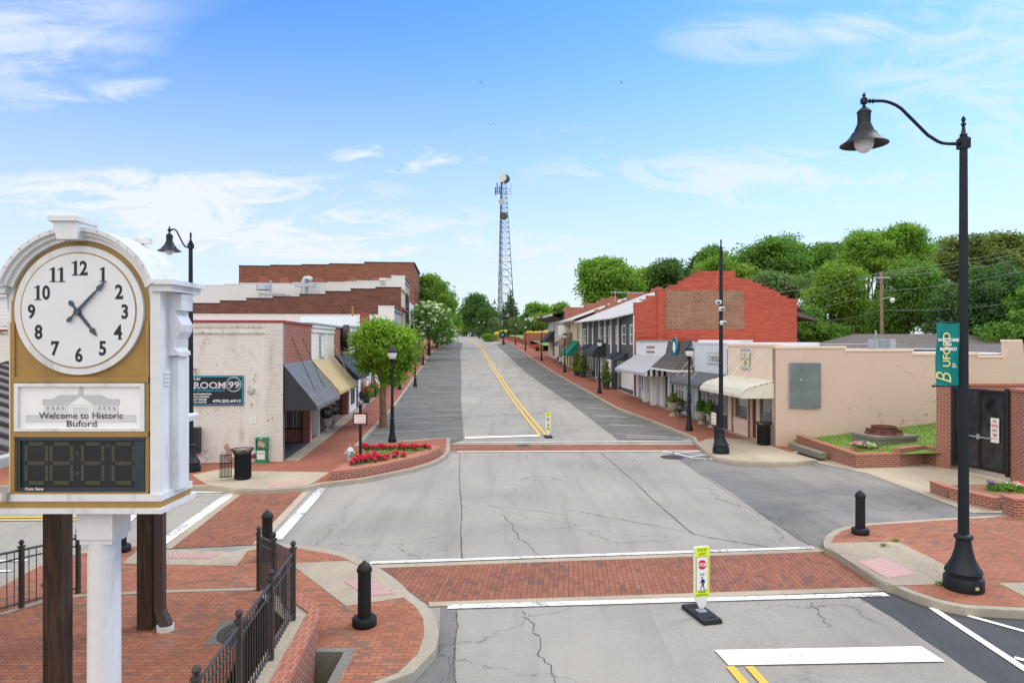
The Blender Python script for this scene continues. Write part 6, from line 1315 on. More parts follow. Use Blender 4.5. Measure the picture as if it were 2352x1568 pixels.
m = MB(); m.fbox(W, -12, 0, -1, h9, -14, 0); m.build('walls', 'brick_tall', r); MB().fbox(E, -.2, 14, h9 - 1.2, h9, 0, 1.0).fbox(E, -.2, 14, h9 - .3, h9 + .25, 0, 1.4).build('cornice', 'white_trim', r); win(r, E, 2, 4, 4, 6.5, 'white_trim', 1, 2, d=.05)
Ym = 100; r = bL('black_front_building', 'narrow white fronted shop with black balcony between brick blocks', Ym, group='left side brick blocks'); hm = zr(H + (784 - 695) * Ym / F, Ym)
MB().fbox(W, -8, 0.05, -1, hm, -9, 0).build('walls', 'white_paint', r); MB().fbox(E, .5, 8, 3.4, 4.6, 0.05, 1.0).build('balcony', 'black_door', r); win(r, E, 1, 3, hm - 3, hm - 1, 'brown_frame', 1, 2, d=.06); win(r, E, 5, 7, hm - 3, hm - 1, 'brown_frame', 1, 2, d=.06)
# rooftop ducts (stand on the roofs between the walls)
def duct(zx, zy0, zy1, Yd, label, kind):
    px = (700 + zx / 2.352) * .6125; a = at(px, (940 + zy1 / 2.352) * .6125, Yd); b_ = at(px, (940 + zy0 / 2.352) * .6125, Yd); h = b_.z - a.z; r = root('roof_vent', label, 'vent', (a.x, Yd, a.z), 0, 'metal roof vents')
    if kind == 0:
        MB().lathe([(.85, h * .62), (.95, h * .66), (.9, h * .95), (.7, h)], (-.3, 0, 0), 16).build('fan_drum', 'galv', r, True); MB().fbox((Vector((0, 0, 0)), Vector((1, 0, 0)), Vector((0, -1, 0))), -.9, 1.3, h * .3, h * .42, -.4, .4).build('duct', 'galv', r)
        m = MB(); [m.tube([(c, 0, 0), (c, 0, h * .5)], .05, 5) for c in (-.8, 0, .9)]; m.tube([(.6, 0, h * .4), (.6, 0, h * 1.25)], .13, 8).tube([(.6, 0, h * 1.22), (.6, 0, h * 1.3)], .2, 8); m.build('frame', 'galv', r)
    elif kind == 1: MB().tube([(0, 0, 0), (0, 0, h * .85), (.15, 0, h * .97), (.5, 0, h), (.9, 0, h * .9)], [.42, .42, .42, .4, .42], 10).box((.1, 0, h * .6), (2.6, .8, h * .2)).build('duct', 'galv', r, True)
    else: MB().box((0, 0, h / 2), (1.9, 1.2, h)).lathe([(.5, h), (.5, h + .2)], (0, 0, 0), 10).build('unit', 'grey_light', r)
duct(700, 300, 430, 86.5, 'rooftop fan with metal ducts above the brown brick wall', 0); duct(1040, 245, 395, 87.5, 'curved metal duct rising against the white brick wall', 1); duct(838, 395, 425, 86, 'small grey air conditioner behind the stepped brown parapet', 2)
# ================================================================== RIGHT SIDE
# R1 pink corner shop
Y0 = 30.3; ER = FR_(); WR = FS_(); r = bR('pink_corner_building', 'pink stucco corner building with cream ribbed awning', Y0)
def sxr(px, Yw=None):
    t_ = 1.
    for _ in range(40): q = Vector((RX(Y0), Y0, 0)) + ux * t_; e = (q.x / q.y * F + 1176) - px; t_ -= e * q.y / F
    return t_
def zq(px, py): t_ = sxr(px); Yq = Y0 + t_ * math.sin(TH); return H - (py - 784) * Yq / F - SW
pr_ = [(0, zq(1783, 800)), (sxr(1941.6), zq(2000, 807)), (sxr(2096), zq(2170, 815)), (sxr(2246), zq(2280, 821)), (sxr(2312), zq(2312, 785)), (sxr(2345), zq(2352, 821)), (sxr(2700), 0)]
stepwall(r, WR, pr_, -.3, .3, 'stucco_pink', name='side_wall', capmat='stucco_peach', caph=.11)
ch = [(sxr(2270), zq(2270, 885)), (sxr(2290), zq(2290, 850)), (sxr(2312), zq(2312, 800)), (sxr(2312), zq(2312, 783)), (sxr(2345), zq(2345, 783)), (sxr(2352), zq(2352, 885))]; MB().fpoly(WR, ch, .001, .10).build('battered_chimney', 'stucco_pink', r)
top = zr(4.56, Y0); La = 5.35
hol = [(.35, 1.75, .82, 2.35), (1.95, 2.6, .02, 2.3), (2.95, 4.6, .82, 2.35)]; m = MB(); wallholes(m, ER, 0, La, -.3, top, hol, .22); m.build('front_wall', 'stucco_peach', r)
MB().fbox(ER, -.02, La, top, top + .12, -.3, .05).build('front_coping', 'stucco_peach', r)
for h in (hol[0], hol[2]): win(r, ER, h[0], h[1], h[2], h[3], 'brown_frame', 1, 1, .07, -.14)
win(r, ER, *hol[1], 'red_door', 1, 1, .1, -.16, name='door'); MB().fbox(ER, 2.62, 2.78, 0, 2.35, 0, .05).fbox(ER, 4.6, 4.75, 0, 2.35, 0, .05).build('pilaster', 'brown_frame', r)
MB().fbox(ER, 2.95, 4.6, .35, .78, .0, .03).build('lower_panel', 'stucco_peach', r)
awning(r, ER, .15, La - .02, zr(3.02, Y0), zr(2.42, Y0), 1.5, ('awning_cream', 'awning_cream'), steps=12, val=.16, curve=True)
rods(r, ER, [(a, zr(4.4, Y0), .03, a + .5, zr(2.75, Y0), 1.1) for a in (1.1, 2.4, 3.7)])
MB().fbox((Vector((.3, La, 0)), Vector((1, 0, 0)), Vector((0, -1, 0))), 0, 12, top - .35, top - .3, 0, La - .35).build('roof', 'white_roof', r)
c0 = sxr(1811); c1 = sxr(1884.5); m = MB(); n = 17; zt_, zb_ = zq(1850, 833), zq(1850, 937); P = lambda a, z_, d: WR[0] + WR[1] * a + Vector((0, 0, z_)) + WR[2] * d
vs = []
for i in range(n * 2 + 1): a = c0 + (c1 - c0) * i / (2 * n); d = .05 + .018 * math.sin(i * math.pi / 1.0 + .01) * 0 + (.06 if i % 2 else 0); e = .02 * math.sin(i * .21); vs += [P(a, zb_ + e, d), P(a, zt_, d)]
m.add(vs, [(2 * i, 2 * i + 2, 2 * i + 3, 2 * i + 1) for i in range(2 * n)]); r2 = bR('corrugated_panel', 'grey corrugated metal panel covering a window in the pink wall', Y0, 'metal panel'); m.build('sheet', 'galv_sheet', r2)
m = MB(); [m.fbox(WR, c0 + f_ * (c1 - c0) - .02, c0 + f_ * (c1 - c0) + .02, zb_ + (zt_ - zb_) * .61, zb_ + (zt_ - zb_) * .65, .085, .09) for f_ in (.36, .55)]; m.build('patch', 'white_trim', r2)
r2 = bR('shop_sign', 'pale green sign with an orange state shape on the pink building', Y0 + 2.55, 'sign'); zz = zr(3.42, Y0)
MB().fbox(ER, 0, 1.05, zz, zz + .98, .02, .05).build('frame', 'grey_light', r2); MB().fbox(ER, .05, 1.0, zz + .07, zz + .91, .051, .055).build('sign_face', 'mint', r2)
FX = (Vector((0, 1.05, 0)), Vector((0, -1, 0)), Vector((-1, 0, 0)))
MB().fpoly(FX, [(.40, zz + .18), (.70, zz + .18), (.74, zz + .30), (.72, zz + .42), (.60, zz + .78), (.38, zz + .80), (.40, zz + .5), (.44, zz + .35)], .056, .058).build('state_shape', 'peach_orange', r2)
m = MB(); m.text(FX, 'Georgia Olive Oils', .525, zz + .48, .12, .061, sx=.95).text(FX, '& Gifts', .525, zz + .33, .09, .061); m.build('sign_lettering', 'green_dark', r2)
Wp = (Vector((.3, La + .03, 0)), Vector((1, 0, 0)), Vector((0, -1, 0))); MB().fbox(Wp, 0, 4.7, top - .4, zr(H - (786 - 784) * 35.7 / F, Y0), -.25, 0).build('roof_parapet', 'white_roof', r)
# R2 white boutique
Y1 = 35.7; r = bR('boutique', 'white fronted boutique with dark grey curved awning', Y1, group='right side shops'); top = zr(4.66, Y1); La = 4.9
hol = [(.25, 1.55, .75, 2.1), (1.75, 3.15, .75, 2.1), (3.75, 4.4, 0, 2.1)]; m = MB(); wallholes(m, ER, 0, La, -.3, top, hol, .2); m.build('front_wall', 'sky_white', r)
MB().fbox(ER, 0, 3.6, -.1, .72, .005, .05).build('stall_riser', 'grey_paint', r); MB().fbox(ER, 0, .24, .72, 2.2, .005, .04).fbox(ER, 1.56, 1.74, .72, 2.2, .005, .04).fbox(ER, 3.16, 3.7, .72, 2.2, .005, .04).build('pilasters', 'grey_light', r)
win(r, ER, *hol[0], 'white_trim', 3, 2, .06, -.1); win(r, ER, *hol[1], 'white_trim', 3, 2, .06, -.1); win(r, ER, *hol[2], 'black_door', 1, 1, .08, -.14, name='door')
MB().fbox(ER, 0, La, top, top + .1, -.3, .04).build('coping', 'white_trim', r); awning(r, ER, .02, La - .0, zr(3.05, Y1), zr(2.5, Y1), 1.5, ('awning_charcoal', 'awning_black'), val=.2, curve=True, steps=0)
rods(r, ER, [(a, zr(4.45, Y1), .03, a + .9, zr(2.75, Y1), 1.15) for a in (1.3, 2.7, 3.9)]); MB().fbox((Vector((.3, La, 0)), Vector((1, 0, 0)), Vector((0, -1, 0))), 0, 13, top - .3, top - .25, 0, La).build('roof', 'white_roof', r)
r2 = bR('shop_sign', 'grey rectangular BOUTIQUE sign on the white front', Y1 + .75, 'sign'); zz = zr(3.55, Y1); MB().fbox(ER, 0, 1.95, zz, zz + .62, .02, .05).build('board', 'grey_light', r2); MB().fbox(ER, .03, 1.92, zz + .03, zz + .59, .051, .054).build('sign_face', 'grey_art_light', r2)
FX = (Vector((0, 1.95, 0)), Vector((0, -1, 0)), Vector((-1, 0, 0))); m = MB(); m.text(FX, 'BOUTIQUE', 1.28, zz + .16, .38, .057, bold=.008, sx=.66).text(FX, 'MODERN', .38, zz + .34, .11, .057).text(FX, 'CLOSET', .38, zz + .18, .11, .057); m.build('sign_lettering', 'ink', r2)
Wp = (Vector((.3, La + .02, 0)), Vector((1, 0, 0)), Vector((0, -1, 0))); MB().fbox(Wp, 0, 3.3, top - .4, zr(H + (784 - 780.5) * 40.6 / F, Y1), -.25, 0).build('roof_parapet', 'white_roof', r)
# R3 mansard salon
Y2 = 40.65; r = bR('salon', 'small shop with dark shingled mansard and blue grey front', Y2, group='right side shops'); top = zr(4.85, Y2); La = 4.6
hol = [(.35, 1.5, .7, 2.2), (1.9, 3.6, .7, 2.3), (3.75, 4.4, 0, 2.2)]; m = MB(); wallholes(m, ER, 0, La, -.3, top, hol, .2); m.build('front_wall', 'blue_grey', r)
win(r, ER, *hol[0], 'white_trim', 2, 2, .06, -.08); win(r, ER, *hol[1], 'white_trim', 3, 2, .06, -.08); win(r, ER, *hol[2], 'black_door', 1, 1, .08, -.12, name='door'); MB().fbox(ER, 4.2, 4.45, 0, .9, .05, .1).build('shutter', 'blue_grey', r)
zc = zr(3.1, Y2); zm = zr(4.0, Y2); P = lambda a, z_, d: ER[0] + ER[1] * a + Vector((0, 0, z_)) + ER[2] * d
m = MB(); a0, a1 = .1, La; vs = [P(a0 + .25, top, .12), P(a1, top, .12), P(a1, zm, .3), P(a0 + .25, zm, .3), P(a1, zc, 1.3), P(a0 - .1, zc, 1.3), P(a0 + .25, top, 0), P(a0 + .25, zm, 0), P(a0 - .1, zc, 0), P(a1, top, 0), P(a1, zm, 0), P(a1, zc, 0)]
m.add(vs, [(0, 1, 2, 3), (3, 2, 4, 5), (0, 3, 7, 6), (3, 5, 8, 7), (1, 9, 10, 2), (2, 10, 11, 4), (0, 6, 9, 1), (5, 4, 11, 8)]); m.build('mansard', 'shingle', r)
MB().fbox(ER, a0 - .12, a1, zc - .12, zc - .003, .1, 1.34).build('eave_trim', 'white_trim', r)
r2 = bR('ornate_sign', 'turquoise ornate oval sign on the shingled mansard', Y2 + 1.9, 'sign'); m = MB()
for k in range(16): a = 2 * math.pi * k / 16; m.box((-.36, .42 * math.cos(a) + .6, zr(4.42, Y2) + .46 * math.sin(a)), (.08, .26, .30), 0, a)
m.build('scroll_frame', 'turq', r2); MB().fpoly(ER, ell(.6, zr(4.42, Y2), .34, .40), .34, .40).build('sign_face', 'letter_white', r2)
MB().fbox((Vector((.3, La, 0)), Vector((1, 0, 0)), Vector((0, -1, 0))), 0, 13, top - .25, top - .2, 0, La).build('roof', 'white_roof', r)
# R4 white shop with striped awning
Y3 = 45.3; r = bR('white_shop', 'white painted shop with striped awning', Y3, group='right side shops'); top = zr(4.78, Y3); La = 8.45
hol = [(.4, 1.5, 0, 2.2), (3.2, 4.3, .75, 2.3), (4.9, 6.8, .75, 2.3), (7.1, 7.8, 0, 2.2)]; m = MB(); wallholes(m, ER, 0, La, -.3, top, hol, .3); m.build('front_wall', 'white_paint', r)
win(r, ER, *hol[0], 'black_door', 1, 1, .09, -.25, name='door'); win(r, ER, *hol[1], 'black_door', 1, 1, .09, -.1, 'glass_curtain'); win(r, ER, *hol[2], 'black_door', 1, 1, .09, -.1, 'glass_curtain'); win(r, ER, *hol[3], 'white_trim', 1, 2, .09, -.1, name='door')
m = MB(); m.fbox(ER, 2.2, 2.55, 0, 2.4, .25, .55); m.build('pillar', 'white_trim', r); MB().fbox(ER, 4.2, 4.5, 0, 2.4, .25, .55).build('pillar', 'white_trim', r); MB().fbox(ER, 0, La, top, top + .1, -.3, .05).build('coping', 'coping_grey', r)
m = MB(); [m.fbox(ER, 3.4, 5.4, z_, z_ + .13, .005, .04) for z_ in (zr(4.32, Y3), zr(3.98, Y3))]; m.build('name_boards', 'pole_wood', r)
awning(r, ER, .1, La - .1, zr(3.78, Y3), zr(2.72, Y3), 1.7, ('stripe', 'stripe_side'), val=.22); MB().fbox((Vector((.3, La, 0)), Vector((1, 0, 0)), Vector((0, -1, 0))), 0, 13, top - .3, top - .25, 0, La).build('roof', 'white_roof', r)
# R5 red gable + grey two storey shops
Y4g = 54.0; r = bR('red_gable_building', 'two storey grey shop row ending in a bright red painted brick gable', Y4g)
def sr(Yw, X0): # reading -> along-wall coordinate on gable at depth Yw
    def f(px, py):
        t_ = 1.
        for _ in range(40): q = Vector((X0, Yw, 0)) + ux * t_; e = (q.x / q.y * F + 1176) - px; t_ -= e * q.y / F
        q = Vector((X0, Yw, 0)) + ux * t_; return (t_, H - (py - 784) * q.y / F - zt(Yw) - SW)
    return f
f4 = sr(Y4g, RX(Y4g)); conv = lambda zx, zy: f4((2300 + zx / 2.94) * .6125, (950 + zy / 2.94) * .6125)
prof = [(232, 545), (300, 545), (300, 535), (370, 510), (370, 470), (470, 470), (470, 398), (590, 398), (590, 375), (640, 348), (720, 340), (720, 310), (790, 295), (790, 268), (860, 255), (860, 228), (905, 225), (930, 195), (1338, 192), (1340, 262), (1410, 275), (1410, 282), (1520, 282), (1550, 325), (1635, 330), (1640, 360), (1705, 370), (1712, 392), (1770, 395), (1780, 415), (1830, 430), (1850, 465), (1912, 470), (1920, 497), (2025, 500), (2027, 975), (232, 985)]
pts = [conv(*p) for p in prof]; pts[-1] = (pts[0][0], -.5); pts[-2] = (pts[-2][0], -.5)
MB().fpoly(WR, pts, -.35, 0).build('gable_wall', 'brick_red_paint', r)
a0, z0 = conv(582, 835); a1, z1_ = conv(1440, 408); Rz = random.Random(3)
ed = [(a0, z0)] + [(a0 + (a1 - a0) * i / 26, z0 + Rz.uniform(-.06, .04)) for i in range(1, 26)] + [(a1, z0 - .02), (a1 + .06, z0 + .4), (a1 - .02, z0 + .8)] + [(a1 + Rz.uniform(-.03, .03), z0 + (z1_ - z0) * i / 8) for i in range(2, 8)] + [(a1 - .1, z1_)] + [(a0 + (a1 - a0) * (1 - i / 20), z1_ + Rz.uniform(-.03, .03)) for i in range(1, 20)] + [(a0, z1_ - .02)]
MB().fpoly(WR, ed, .002, .006).build('bare_brick_patch', 'brick_old_sign', r)
a2, z2_ = conv(484, 985); a3, z3_ = conv(549, 398); MB().fbox(WR, a2, a3, -.5, z3_, .002, .12).build('chimney_breast', 'brick_red_paint', r)
pp = [conv(*p) for p in ((240, 950), (262, 915), (500, 908), (700, 925), (930, 950))]; MB().tube([WR[0] + WR[1] * a + Vector((0, 0, z_)) + WR[2] * .15 for a, z_ in pp], .035, 6).build('conduit', 'brick_red_paint', r)
m = MB()
for i in range(len(prof) - 4):
    if i % 2 == 0 and i < 34: a, z_ = pts[i]; b_, z2q = pts[i + 1]; m.fbox(WR, min(a, b_), max(a, b_) + .05, max(z_, z2q) - .03, max(z_, z2q) + .035, -.38, .02)
m.build('coping', 'brick_old_sign', r)
La = 22.6; zw2 = zr(6.9, Y4g); up = []; 
for zx0, zx1 in ((1445, 1480), (1350, 1400), (1280, 1310), (1195, 1235), (1130, 1170), (1085, 1110), (1000, 1025), (900, 935)):
    Ya = 14.21 / (((1900 + zx1 / 3.137) * .6125 - 1176) / F + .083); Yb = 14.21 / (((1900 + zx0 / 3.137) * .6125 - 1176) / F + .083); up.append((Ya - Y4g, max(Ya + .85, Yb) - Y4g, zr(4.55, Y4g), zr(6.2, Y4g)))
up.sort(); up = [u for i, u in enumerate(up) if i == 0 or u[0] > up[i - 1][1] + .1]; up = [u for u in up if u[1] < La - .2 and u[0] > .15]
low = [(.5, 1.5, .4, 2.2), (2.1, 3.3, .4, 2.2), (4.2, 5.2, .3, 2.4), (9, 10.2, .5, 2.7), (11.4, 12.6, .5, 2.7), (14.4, 15.4, .6, 2.8), (17, 18.4, .7, 3.0), (20, 21, .8, 3)]
m = MB(); wallholes(m, ER, 0, La, -.4, zw2, up + low, .18); m.build('front_wall', 'grey_paint', r)
for u in up: win(r, ER, *u, 'white_trim', 1, 2, .1, -.06, 'glass_curtain')
for u in low: win(r, ER, *u, 'white_trim', 1, 1, .12, -.06, name='door' if u[0] in (4.2, 14.4) else 'window')
m = MB()
for a in (.03, 5.4, 8.1, 10.6, 13.2, 16.0, 19, 22.3): m.fbox(ER, a, a + .22, -.2, zw2, .005, .09)
m.build('pilasters', 'white_trim', r); m = MB(); m.fbox(ER, .25, La, -.3, .35, .003, .05); m.build('base_panels', 'grey_paint', r); MB().fbox(ER, .3, 5.3, .37, 2.7, .002, .004).build('white_panel', 'white_trim', r); MB().fbox(ER, 8.4, 13, .5, 2.9, .002, .004).build('white_panel', 'white_trim', r)
for a0_, a1_, z0_, z1q in ((2.2, 4.4, 3.35, 2.75), (4.8, 7.2, 3.4, 2.8), (15.2, 17.2, 3.9, 3.3), (17.8, 20.4, 4.0, 3.4)): awning(r, ER, a0_, a1_, z0_, z1q, .95, ('awning_black', 'awning_black'), val=.06, scallop=False)
awning(r, ER, 10.4, 14.4, 4.15, 3.1, 1.3, ('awning_black', 'awning_black'), val=.3, curve=True)
rr_ = MB(); zr1 = zr(10.05, Y4g); P = lambda a, z_, d: ER[0] + ER[1] * a + Vector((0, 0, z_)) + ER[2] * d
rr_.add([P(-.0, zw2 + .22, .02), P(4.3, zw2 - .1, 1.0), P(La, zw2 + .05, .9), P(La, zr1, -7.0), P(0, zr1, -7.0), P(0, zw2 + .12, .02), P(4.3, zw2 - .2, 1.0), P(La, zw2 - .05, .9), P(La, zr1 - .1, -7.0), P(0, zr1 - .1, -7.0)], [(0, 1, 2, 3, 4), (5, 6, 7, 8, 9), (0, 1, 6, 5), (1, 2, 7, 6), (2, 3, 8, 7)])
rr_.add([P(0, zr1, -7.0), P(La, zr1, -7.0), P(La, zw2 + .3, -14.4), P(0, zw2 + .3, -14.4)], [(0, 1, 2, 3)])
ro = rr_.build('roof', 'roof_metal', r)
e1 = conv(2027, 642); e2 = conv(2260, 725); MB().fpoly(WR, [e1, e2, (e2[0], e2[1] - .12), (e1[0], e1[1] - .35)], -6, -.02).build('rear_eave', 'roof_dark', r)
for a in (4.4, 11.2, 15.6, 19.4): MB().tube([P(a, zw2 - .3, .12), P(a, .2, .12)], .045, 6).build('downpipe', 'black_door', r)
m = MB(); m.text((ER[0], Vector((0, -1, 0)), ER[2]), 'SALON', -12.2, 4.45, .62, .12, bold=.01, sx=.8, rot=0); m.build('sign_lettering', 'grey_light', r)
def parapet_gable(Yw, zpts, label):
    f = sr(Yw, RX(Yw)); r = bR('stepped_gable_wall', label, Yw, 'wall', 'stepped brick party walls'); out = [f((1900 + a / 3.137) * .6125, (1000 + b_ / 3.137) * .6125) for a, b_ in zpts]; pts = [(out[0][0], 4.)]
    for i, (a, z_) in enumerate(out[:-1]): pts += [(a, z_), (out[i + 1][0], z_)]
    pts += [(out[-1][0], 4.)]; MB().fpoly(WR, pts, -.35, 0).build('brickwork', 'brick_red', r); return r
parapet_gable(76.6, [(1040, 500), (1140, 478), (1165, 445), (1220, 368), (1303, 420), (1360, 388), (1420, 300), (1690, 290), (1705, 255), (1757, 238), (1835, 262), (2000, 262)], 'stepped brick party wall nearer the red gable')
parapet_gable(88.4, [(685, 475), (910, 428), (1055, 400), (1110, 372), (1210, 348), (1300, 372), (1400, 372)], 'stepped brick party wall further down the street')
# antenna over the roof
a = at(1900 * .6125 + 1165 / 3.137 * .6125, 1000 * .6125 + 300 / 3.137 * .6125, 72); r = root('roof_antenna', 'thin metal aerial lying above the stepped brick roofs', 'antenna', (a.x + 4, 72, a.z - 1.5)); m = MB(); m.tube([(-3.5, 0, 1.5), (0, 0, 1.45)], .03, 5).tube([(-3.0, 0, .5), (-3.0, 0, 1.7)], .03, 5); [m.tube([(-3.4 + .25 * k, 0, 1.35), (-3.4 + .25 * k, 0, 1.65)], .015, 4) for k in range(5)]; m.build('aerial', 'galv', r)
# R6 cream building
Y5r = 76.9; r = bR('cream_building', 'cream two storey building with green awning', Y5r, group='right side two storey shops'); La = 11.4; zw2 = zr(7.3, Y5r)
up = [(1.6, 2.7, zr(5.1, Y5r), zr(7.0, Y5r)), (7.6, 8.7, zr(5.1, Y5r), zr(7.0, Y5r))]; low = [(2, 5.4, .3, 2.7), (7, 8.4, .3, 2.5), (9.2, 10.4, .3, 2.5)]
m = MB(); wallholes(m, ER, 0, La, -.5, zw2, up + low, .2); m.build('front_wall', 'tan_wall', r); MB().fbox(ER, 0, 6, -.3, 3.1, .003, .05).build('brick_lower_wall', 'brick_red', r)
for u in up: win(r, ER, *u, 'brown_frame', 1, 2, .12, -.06)
win(r, ER, 2, 5.4, .3, 2.7, 'white_trim', 5, 1, .08, .06); win(r, ER, *low[1], 'brown_frame', 1, 1); win(r, ER, *low[2], 'brown_frame', 1, 1)
awning(r, ER, 1.4, 5.8, zr(4.9, Y5r), zr(3.35, Y5r), 1.5, ('awning_green', 'awning_green'), val=.2)
m = MB(); m.add([P(6.0, zr(5.9, Y5r), .1), P(10.6, zr(5.9, Y5r), .1), P(10.6, zr(4.3, Y5r), 1.4), P(6.0, zr(4.3, Y5r), 1.4), P(6.0, zr(4.3, Y5r), 0), P(10.6, zr(4.3, Y5r), 0)], [(0, 1, 2, 3), (0, 3, 4), (1, 2, 5), (3, 2, 5, 4)]); m.build('shingle_canopy', 'shingle_brown', r)
m = MB(); z_a = zw2; z_b = zr(10.2, Y5r); m.add([P(0, z_a, .9), P(La + .4, z_a, .9), P(La + .4, z_b, -7), P(0, z_b, -7), P(0, z_a - .15, .9), P(La + .4, z_a - .15, .9), P(0, z_a - .15, 0), P(La + .4, z_a - .15, 0)], [(0, 1, 2, 3), (0, 1, 5, 4), (4, 5, 7, 6)]); m.build('roof', 'roof_metal', r)
# R7 white siding building
Y6r = 88.9; r = bR('siding_building', 'pale siding building with wide flared eaves and black awning', Y6r, group='right side two storey shops'); La = 15.5; zw2 = zr(8.6, Y6r)
up = [(3.2, 4.2, zr(6.0, Y6r), zr(7.6, Y6r)), (8.4, 9.4, zr(6.0, Y6r), zr(7.6, Y6r))]; m = MB(); wallholes(m, ER, 0, La, -.8, zw2, up + [(2, 5, .8, 2.8), (9, 11, .8, 2.8)], .2); m.build('front_wall', 'siding', r)
MB().fbox(FS_(), 0, 9, zr(5, Y6r), zw2 + .6, -.3, 0).build('side_wall', 'siding', r)
for u in up: win(r, ER, *u, 'black_door', 1, 1, .08, -.06)
win(r, ER, 2, 5, .8, 2.8, 'black_door', 2, 1); win(r, ER, 9, 11, .8, 2.8, 'black_door', 2, 1)
awning(r, ER, 9.0, 14.5, zr(6.3, Y6r), zr(4.9, Y6r), 1.4, ('awning_black', 'awning_black'), val=.2); awning(r, ER, .3, 3.2, zr(5.1, Y6r), zr(4.4, Y6r), 1.2, ('awning_black', 'awning_black'), val=.2)
m = MB(); za = zw2 - .25; m.add([P(-.2, za, 1.6), P(La + 1.5, za, 1.9), P(La + 1.5, zw2 + 1.3, -6), P(-.2, zw2 + 1.3, -6), P(-.2, za - .2, 1.6), P(La + 1.5, za - .2, 1.9), P(-.2, za - .7, 0), P(La + 1.5, za - .7, 0), P(La + 1.5, zw2 + 1.1, -6)], [(0, 1, 2, 3), (0, 1, 5, 4), (4, 5, 7, 6), (1, 2, 8, 7, 5)]); m.build('roof', 'roof_dark', r)
MB().fbox(ER, -.2, La + 1.5, za - .22, za + .02, 1.6, 1.75).build('fascia', 'siding', r)
r2 = bR('hanging_sign', 'white projecting sign over the brown shingle canopy', Y6r - 4.5, 'sign'); MB().fbox(ER, 0, .12, 3.9, 5.1, .6, 1.5).build('board', 'white_trim', r2); MB().fbox(ER, .03, .09, 5.0, 5.06, 0, .6).build('bracket', 'black_door', r2)
# ------------------------------------------------------------------ lawn and brick planter walls by the pink building
def lz(X, Y): return .46 + max(0, X - 13) * (.03 + .075 * min(1, max(0, (Y - 26) / 4.5)))
bm = bmesh.new(); nx, ny = 30, 12; g = {}
for i in range(nx + 1):
    for j in range(ny + 1):
        X = 12.55 + 17.5 * i / nx; yf = 26.0 if X < 16.3 else 25.9; Y = yf + (30.32 + .083 * (X - 11.7) - yf) * j / ny; g[i, j] = bm.verts.new((max(X, 12.62 + .08 * (30 - Y)), Y, lz(X, Y)))
for i in range(nx):
    for j in range(ny): bm.faces.new((g[i, j], g[i + 1, j], g[i + 1, j + 1], g[i, j + 1]))
me = bpy.data.meshes.new('lawn'); bm.to_mesh(me); bm.free(); me.materials.append(M['lawn']); o = bpy.data.objects.new('lawn', me); COL.objects.link(o); struct(o)
Rg = np.random.default_rng(5); nb = 16000; gx = 12.8 + 16 * Rg.random(nb); gy = 26.2 + 4.6 * Rg.random(nb) + .083 * (gx - 12); V = []; Fc = []
for i in range(nb):
    X, Y = gx[i], gy[i]; z_ = lz(X, Y); a = Rg.random() * 6.28; w_ = .012; h = .03 + .04 * Rg.random(); dx, dy = math.cos(a) * w_, math.sin(a) * w_; V += [(X - dx, Y - dy, z_), (X + dx, Y + dy, z_), (X + dy * 2, Y - dx * 2, z_ + h)]; Fc.append((3 * i, 3 * i + 1, 3 * i + 2))
me = bpy.data.meshes.new('grass'); me.from_pydata(V, [], Fc); me.materials.append(M['lawn']); o = bpy.data.objects.new('grass', me); COL.objects.link(o); struct(o, 'stuff')
def lowwall(name, label, path, zb, zt_list, th=.22, group=None, cat='wall', cap=True, capmat='brick_cap', mat='brick_low'):
    o = Vector((path[0][0], path[0][1], zb)); r = root(name, label, cat, o, 0, group); m = MB(); c = MB()
    for (p, q), (za, zc) in zip(zip(path, path[1:]), zt_list):
        p, q = Vector(p), Vector(q); d = (q - p).normalized(); n = Vector((-d.y, d.x)) * th; e = d * .0
        for B_, lo0, lo1, hi0, hi1, s_ in ((m, zb - .15, zb - .15, za - .06, zc - .06, 0), (c, za - .058, zc - .058, za, zc, .012)):
            P4 = [p - n.normalized() * s_ - o.to_2d(), q - n.normalized() * s_ - o.to_2d(), q + n + n.normalized() * s_ - o.to_2d(), p + n + n.normalized() * s_ - o.to_2d()]
            zz = [(lo0, lo1, lo1, lo0), (hi0, hi1, hi1, hi0)]; B_.add([(P4[k].x, P4[k].y, zz[h][k] - zb) for h in (0, 1) for k in range(4)], [(3, 2, 1, 0), (4, 5, 6, 7), (0, 1, 5, 4), (1, 2, 6, 5), (2, 3, 7, 6), (3, 0, 4, 7)])
    m.build('brickwork', mat, r); c.build('coping', capmat, r); return r
lowwall('planter_wall', 'low red brick planter wall around the lawn by the pink wall', [(12.5, 30.0), (13.02, 25.8), (14.8, 26.05), (14.8, 26.07), (16.15, 26.75), (16.45, 25.65)], .1, [(.70, .54), (.54, .54), (.54, .72), (.72, .72), (.72, .72)], .24)
m = MB(); m.add([(0, 0, 0), (.3, .05, 0), (.62, -2.35, 0), (.3, -2.4, 0), (0, 0, .28), (.3, .05, .28), (.62, -2.35, .22), (.3, -2.4, .22)], [(3, 2, 1, 0), (4, 5, 6, 7), (0, 1, 5, 4), (1, 2, 6, 5), (2, 3, 7, 6), (3, 0, 4, 7)])
tag(m.build('concrete_step', 'stone', loc=(12.02, 29.7, .12)), 'long worn concrete step at the foot of the brick planter wall', 'step')
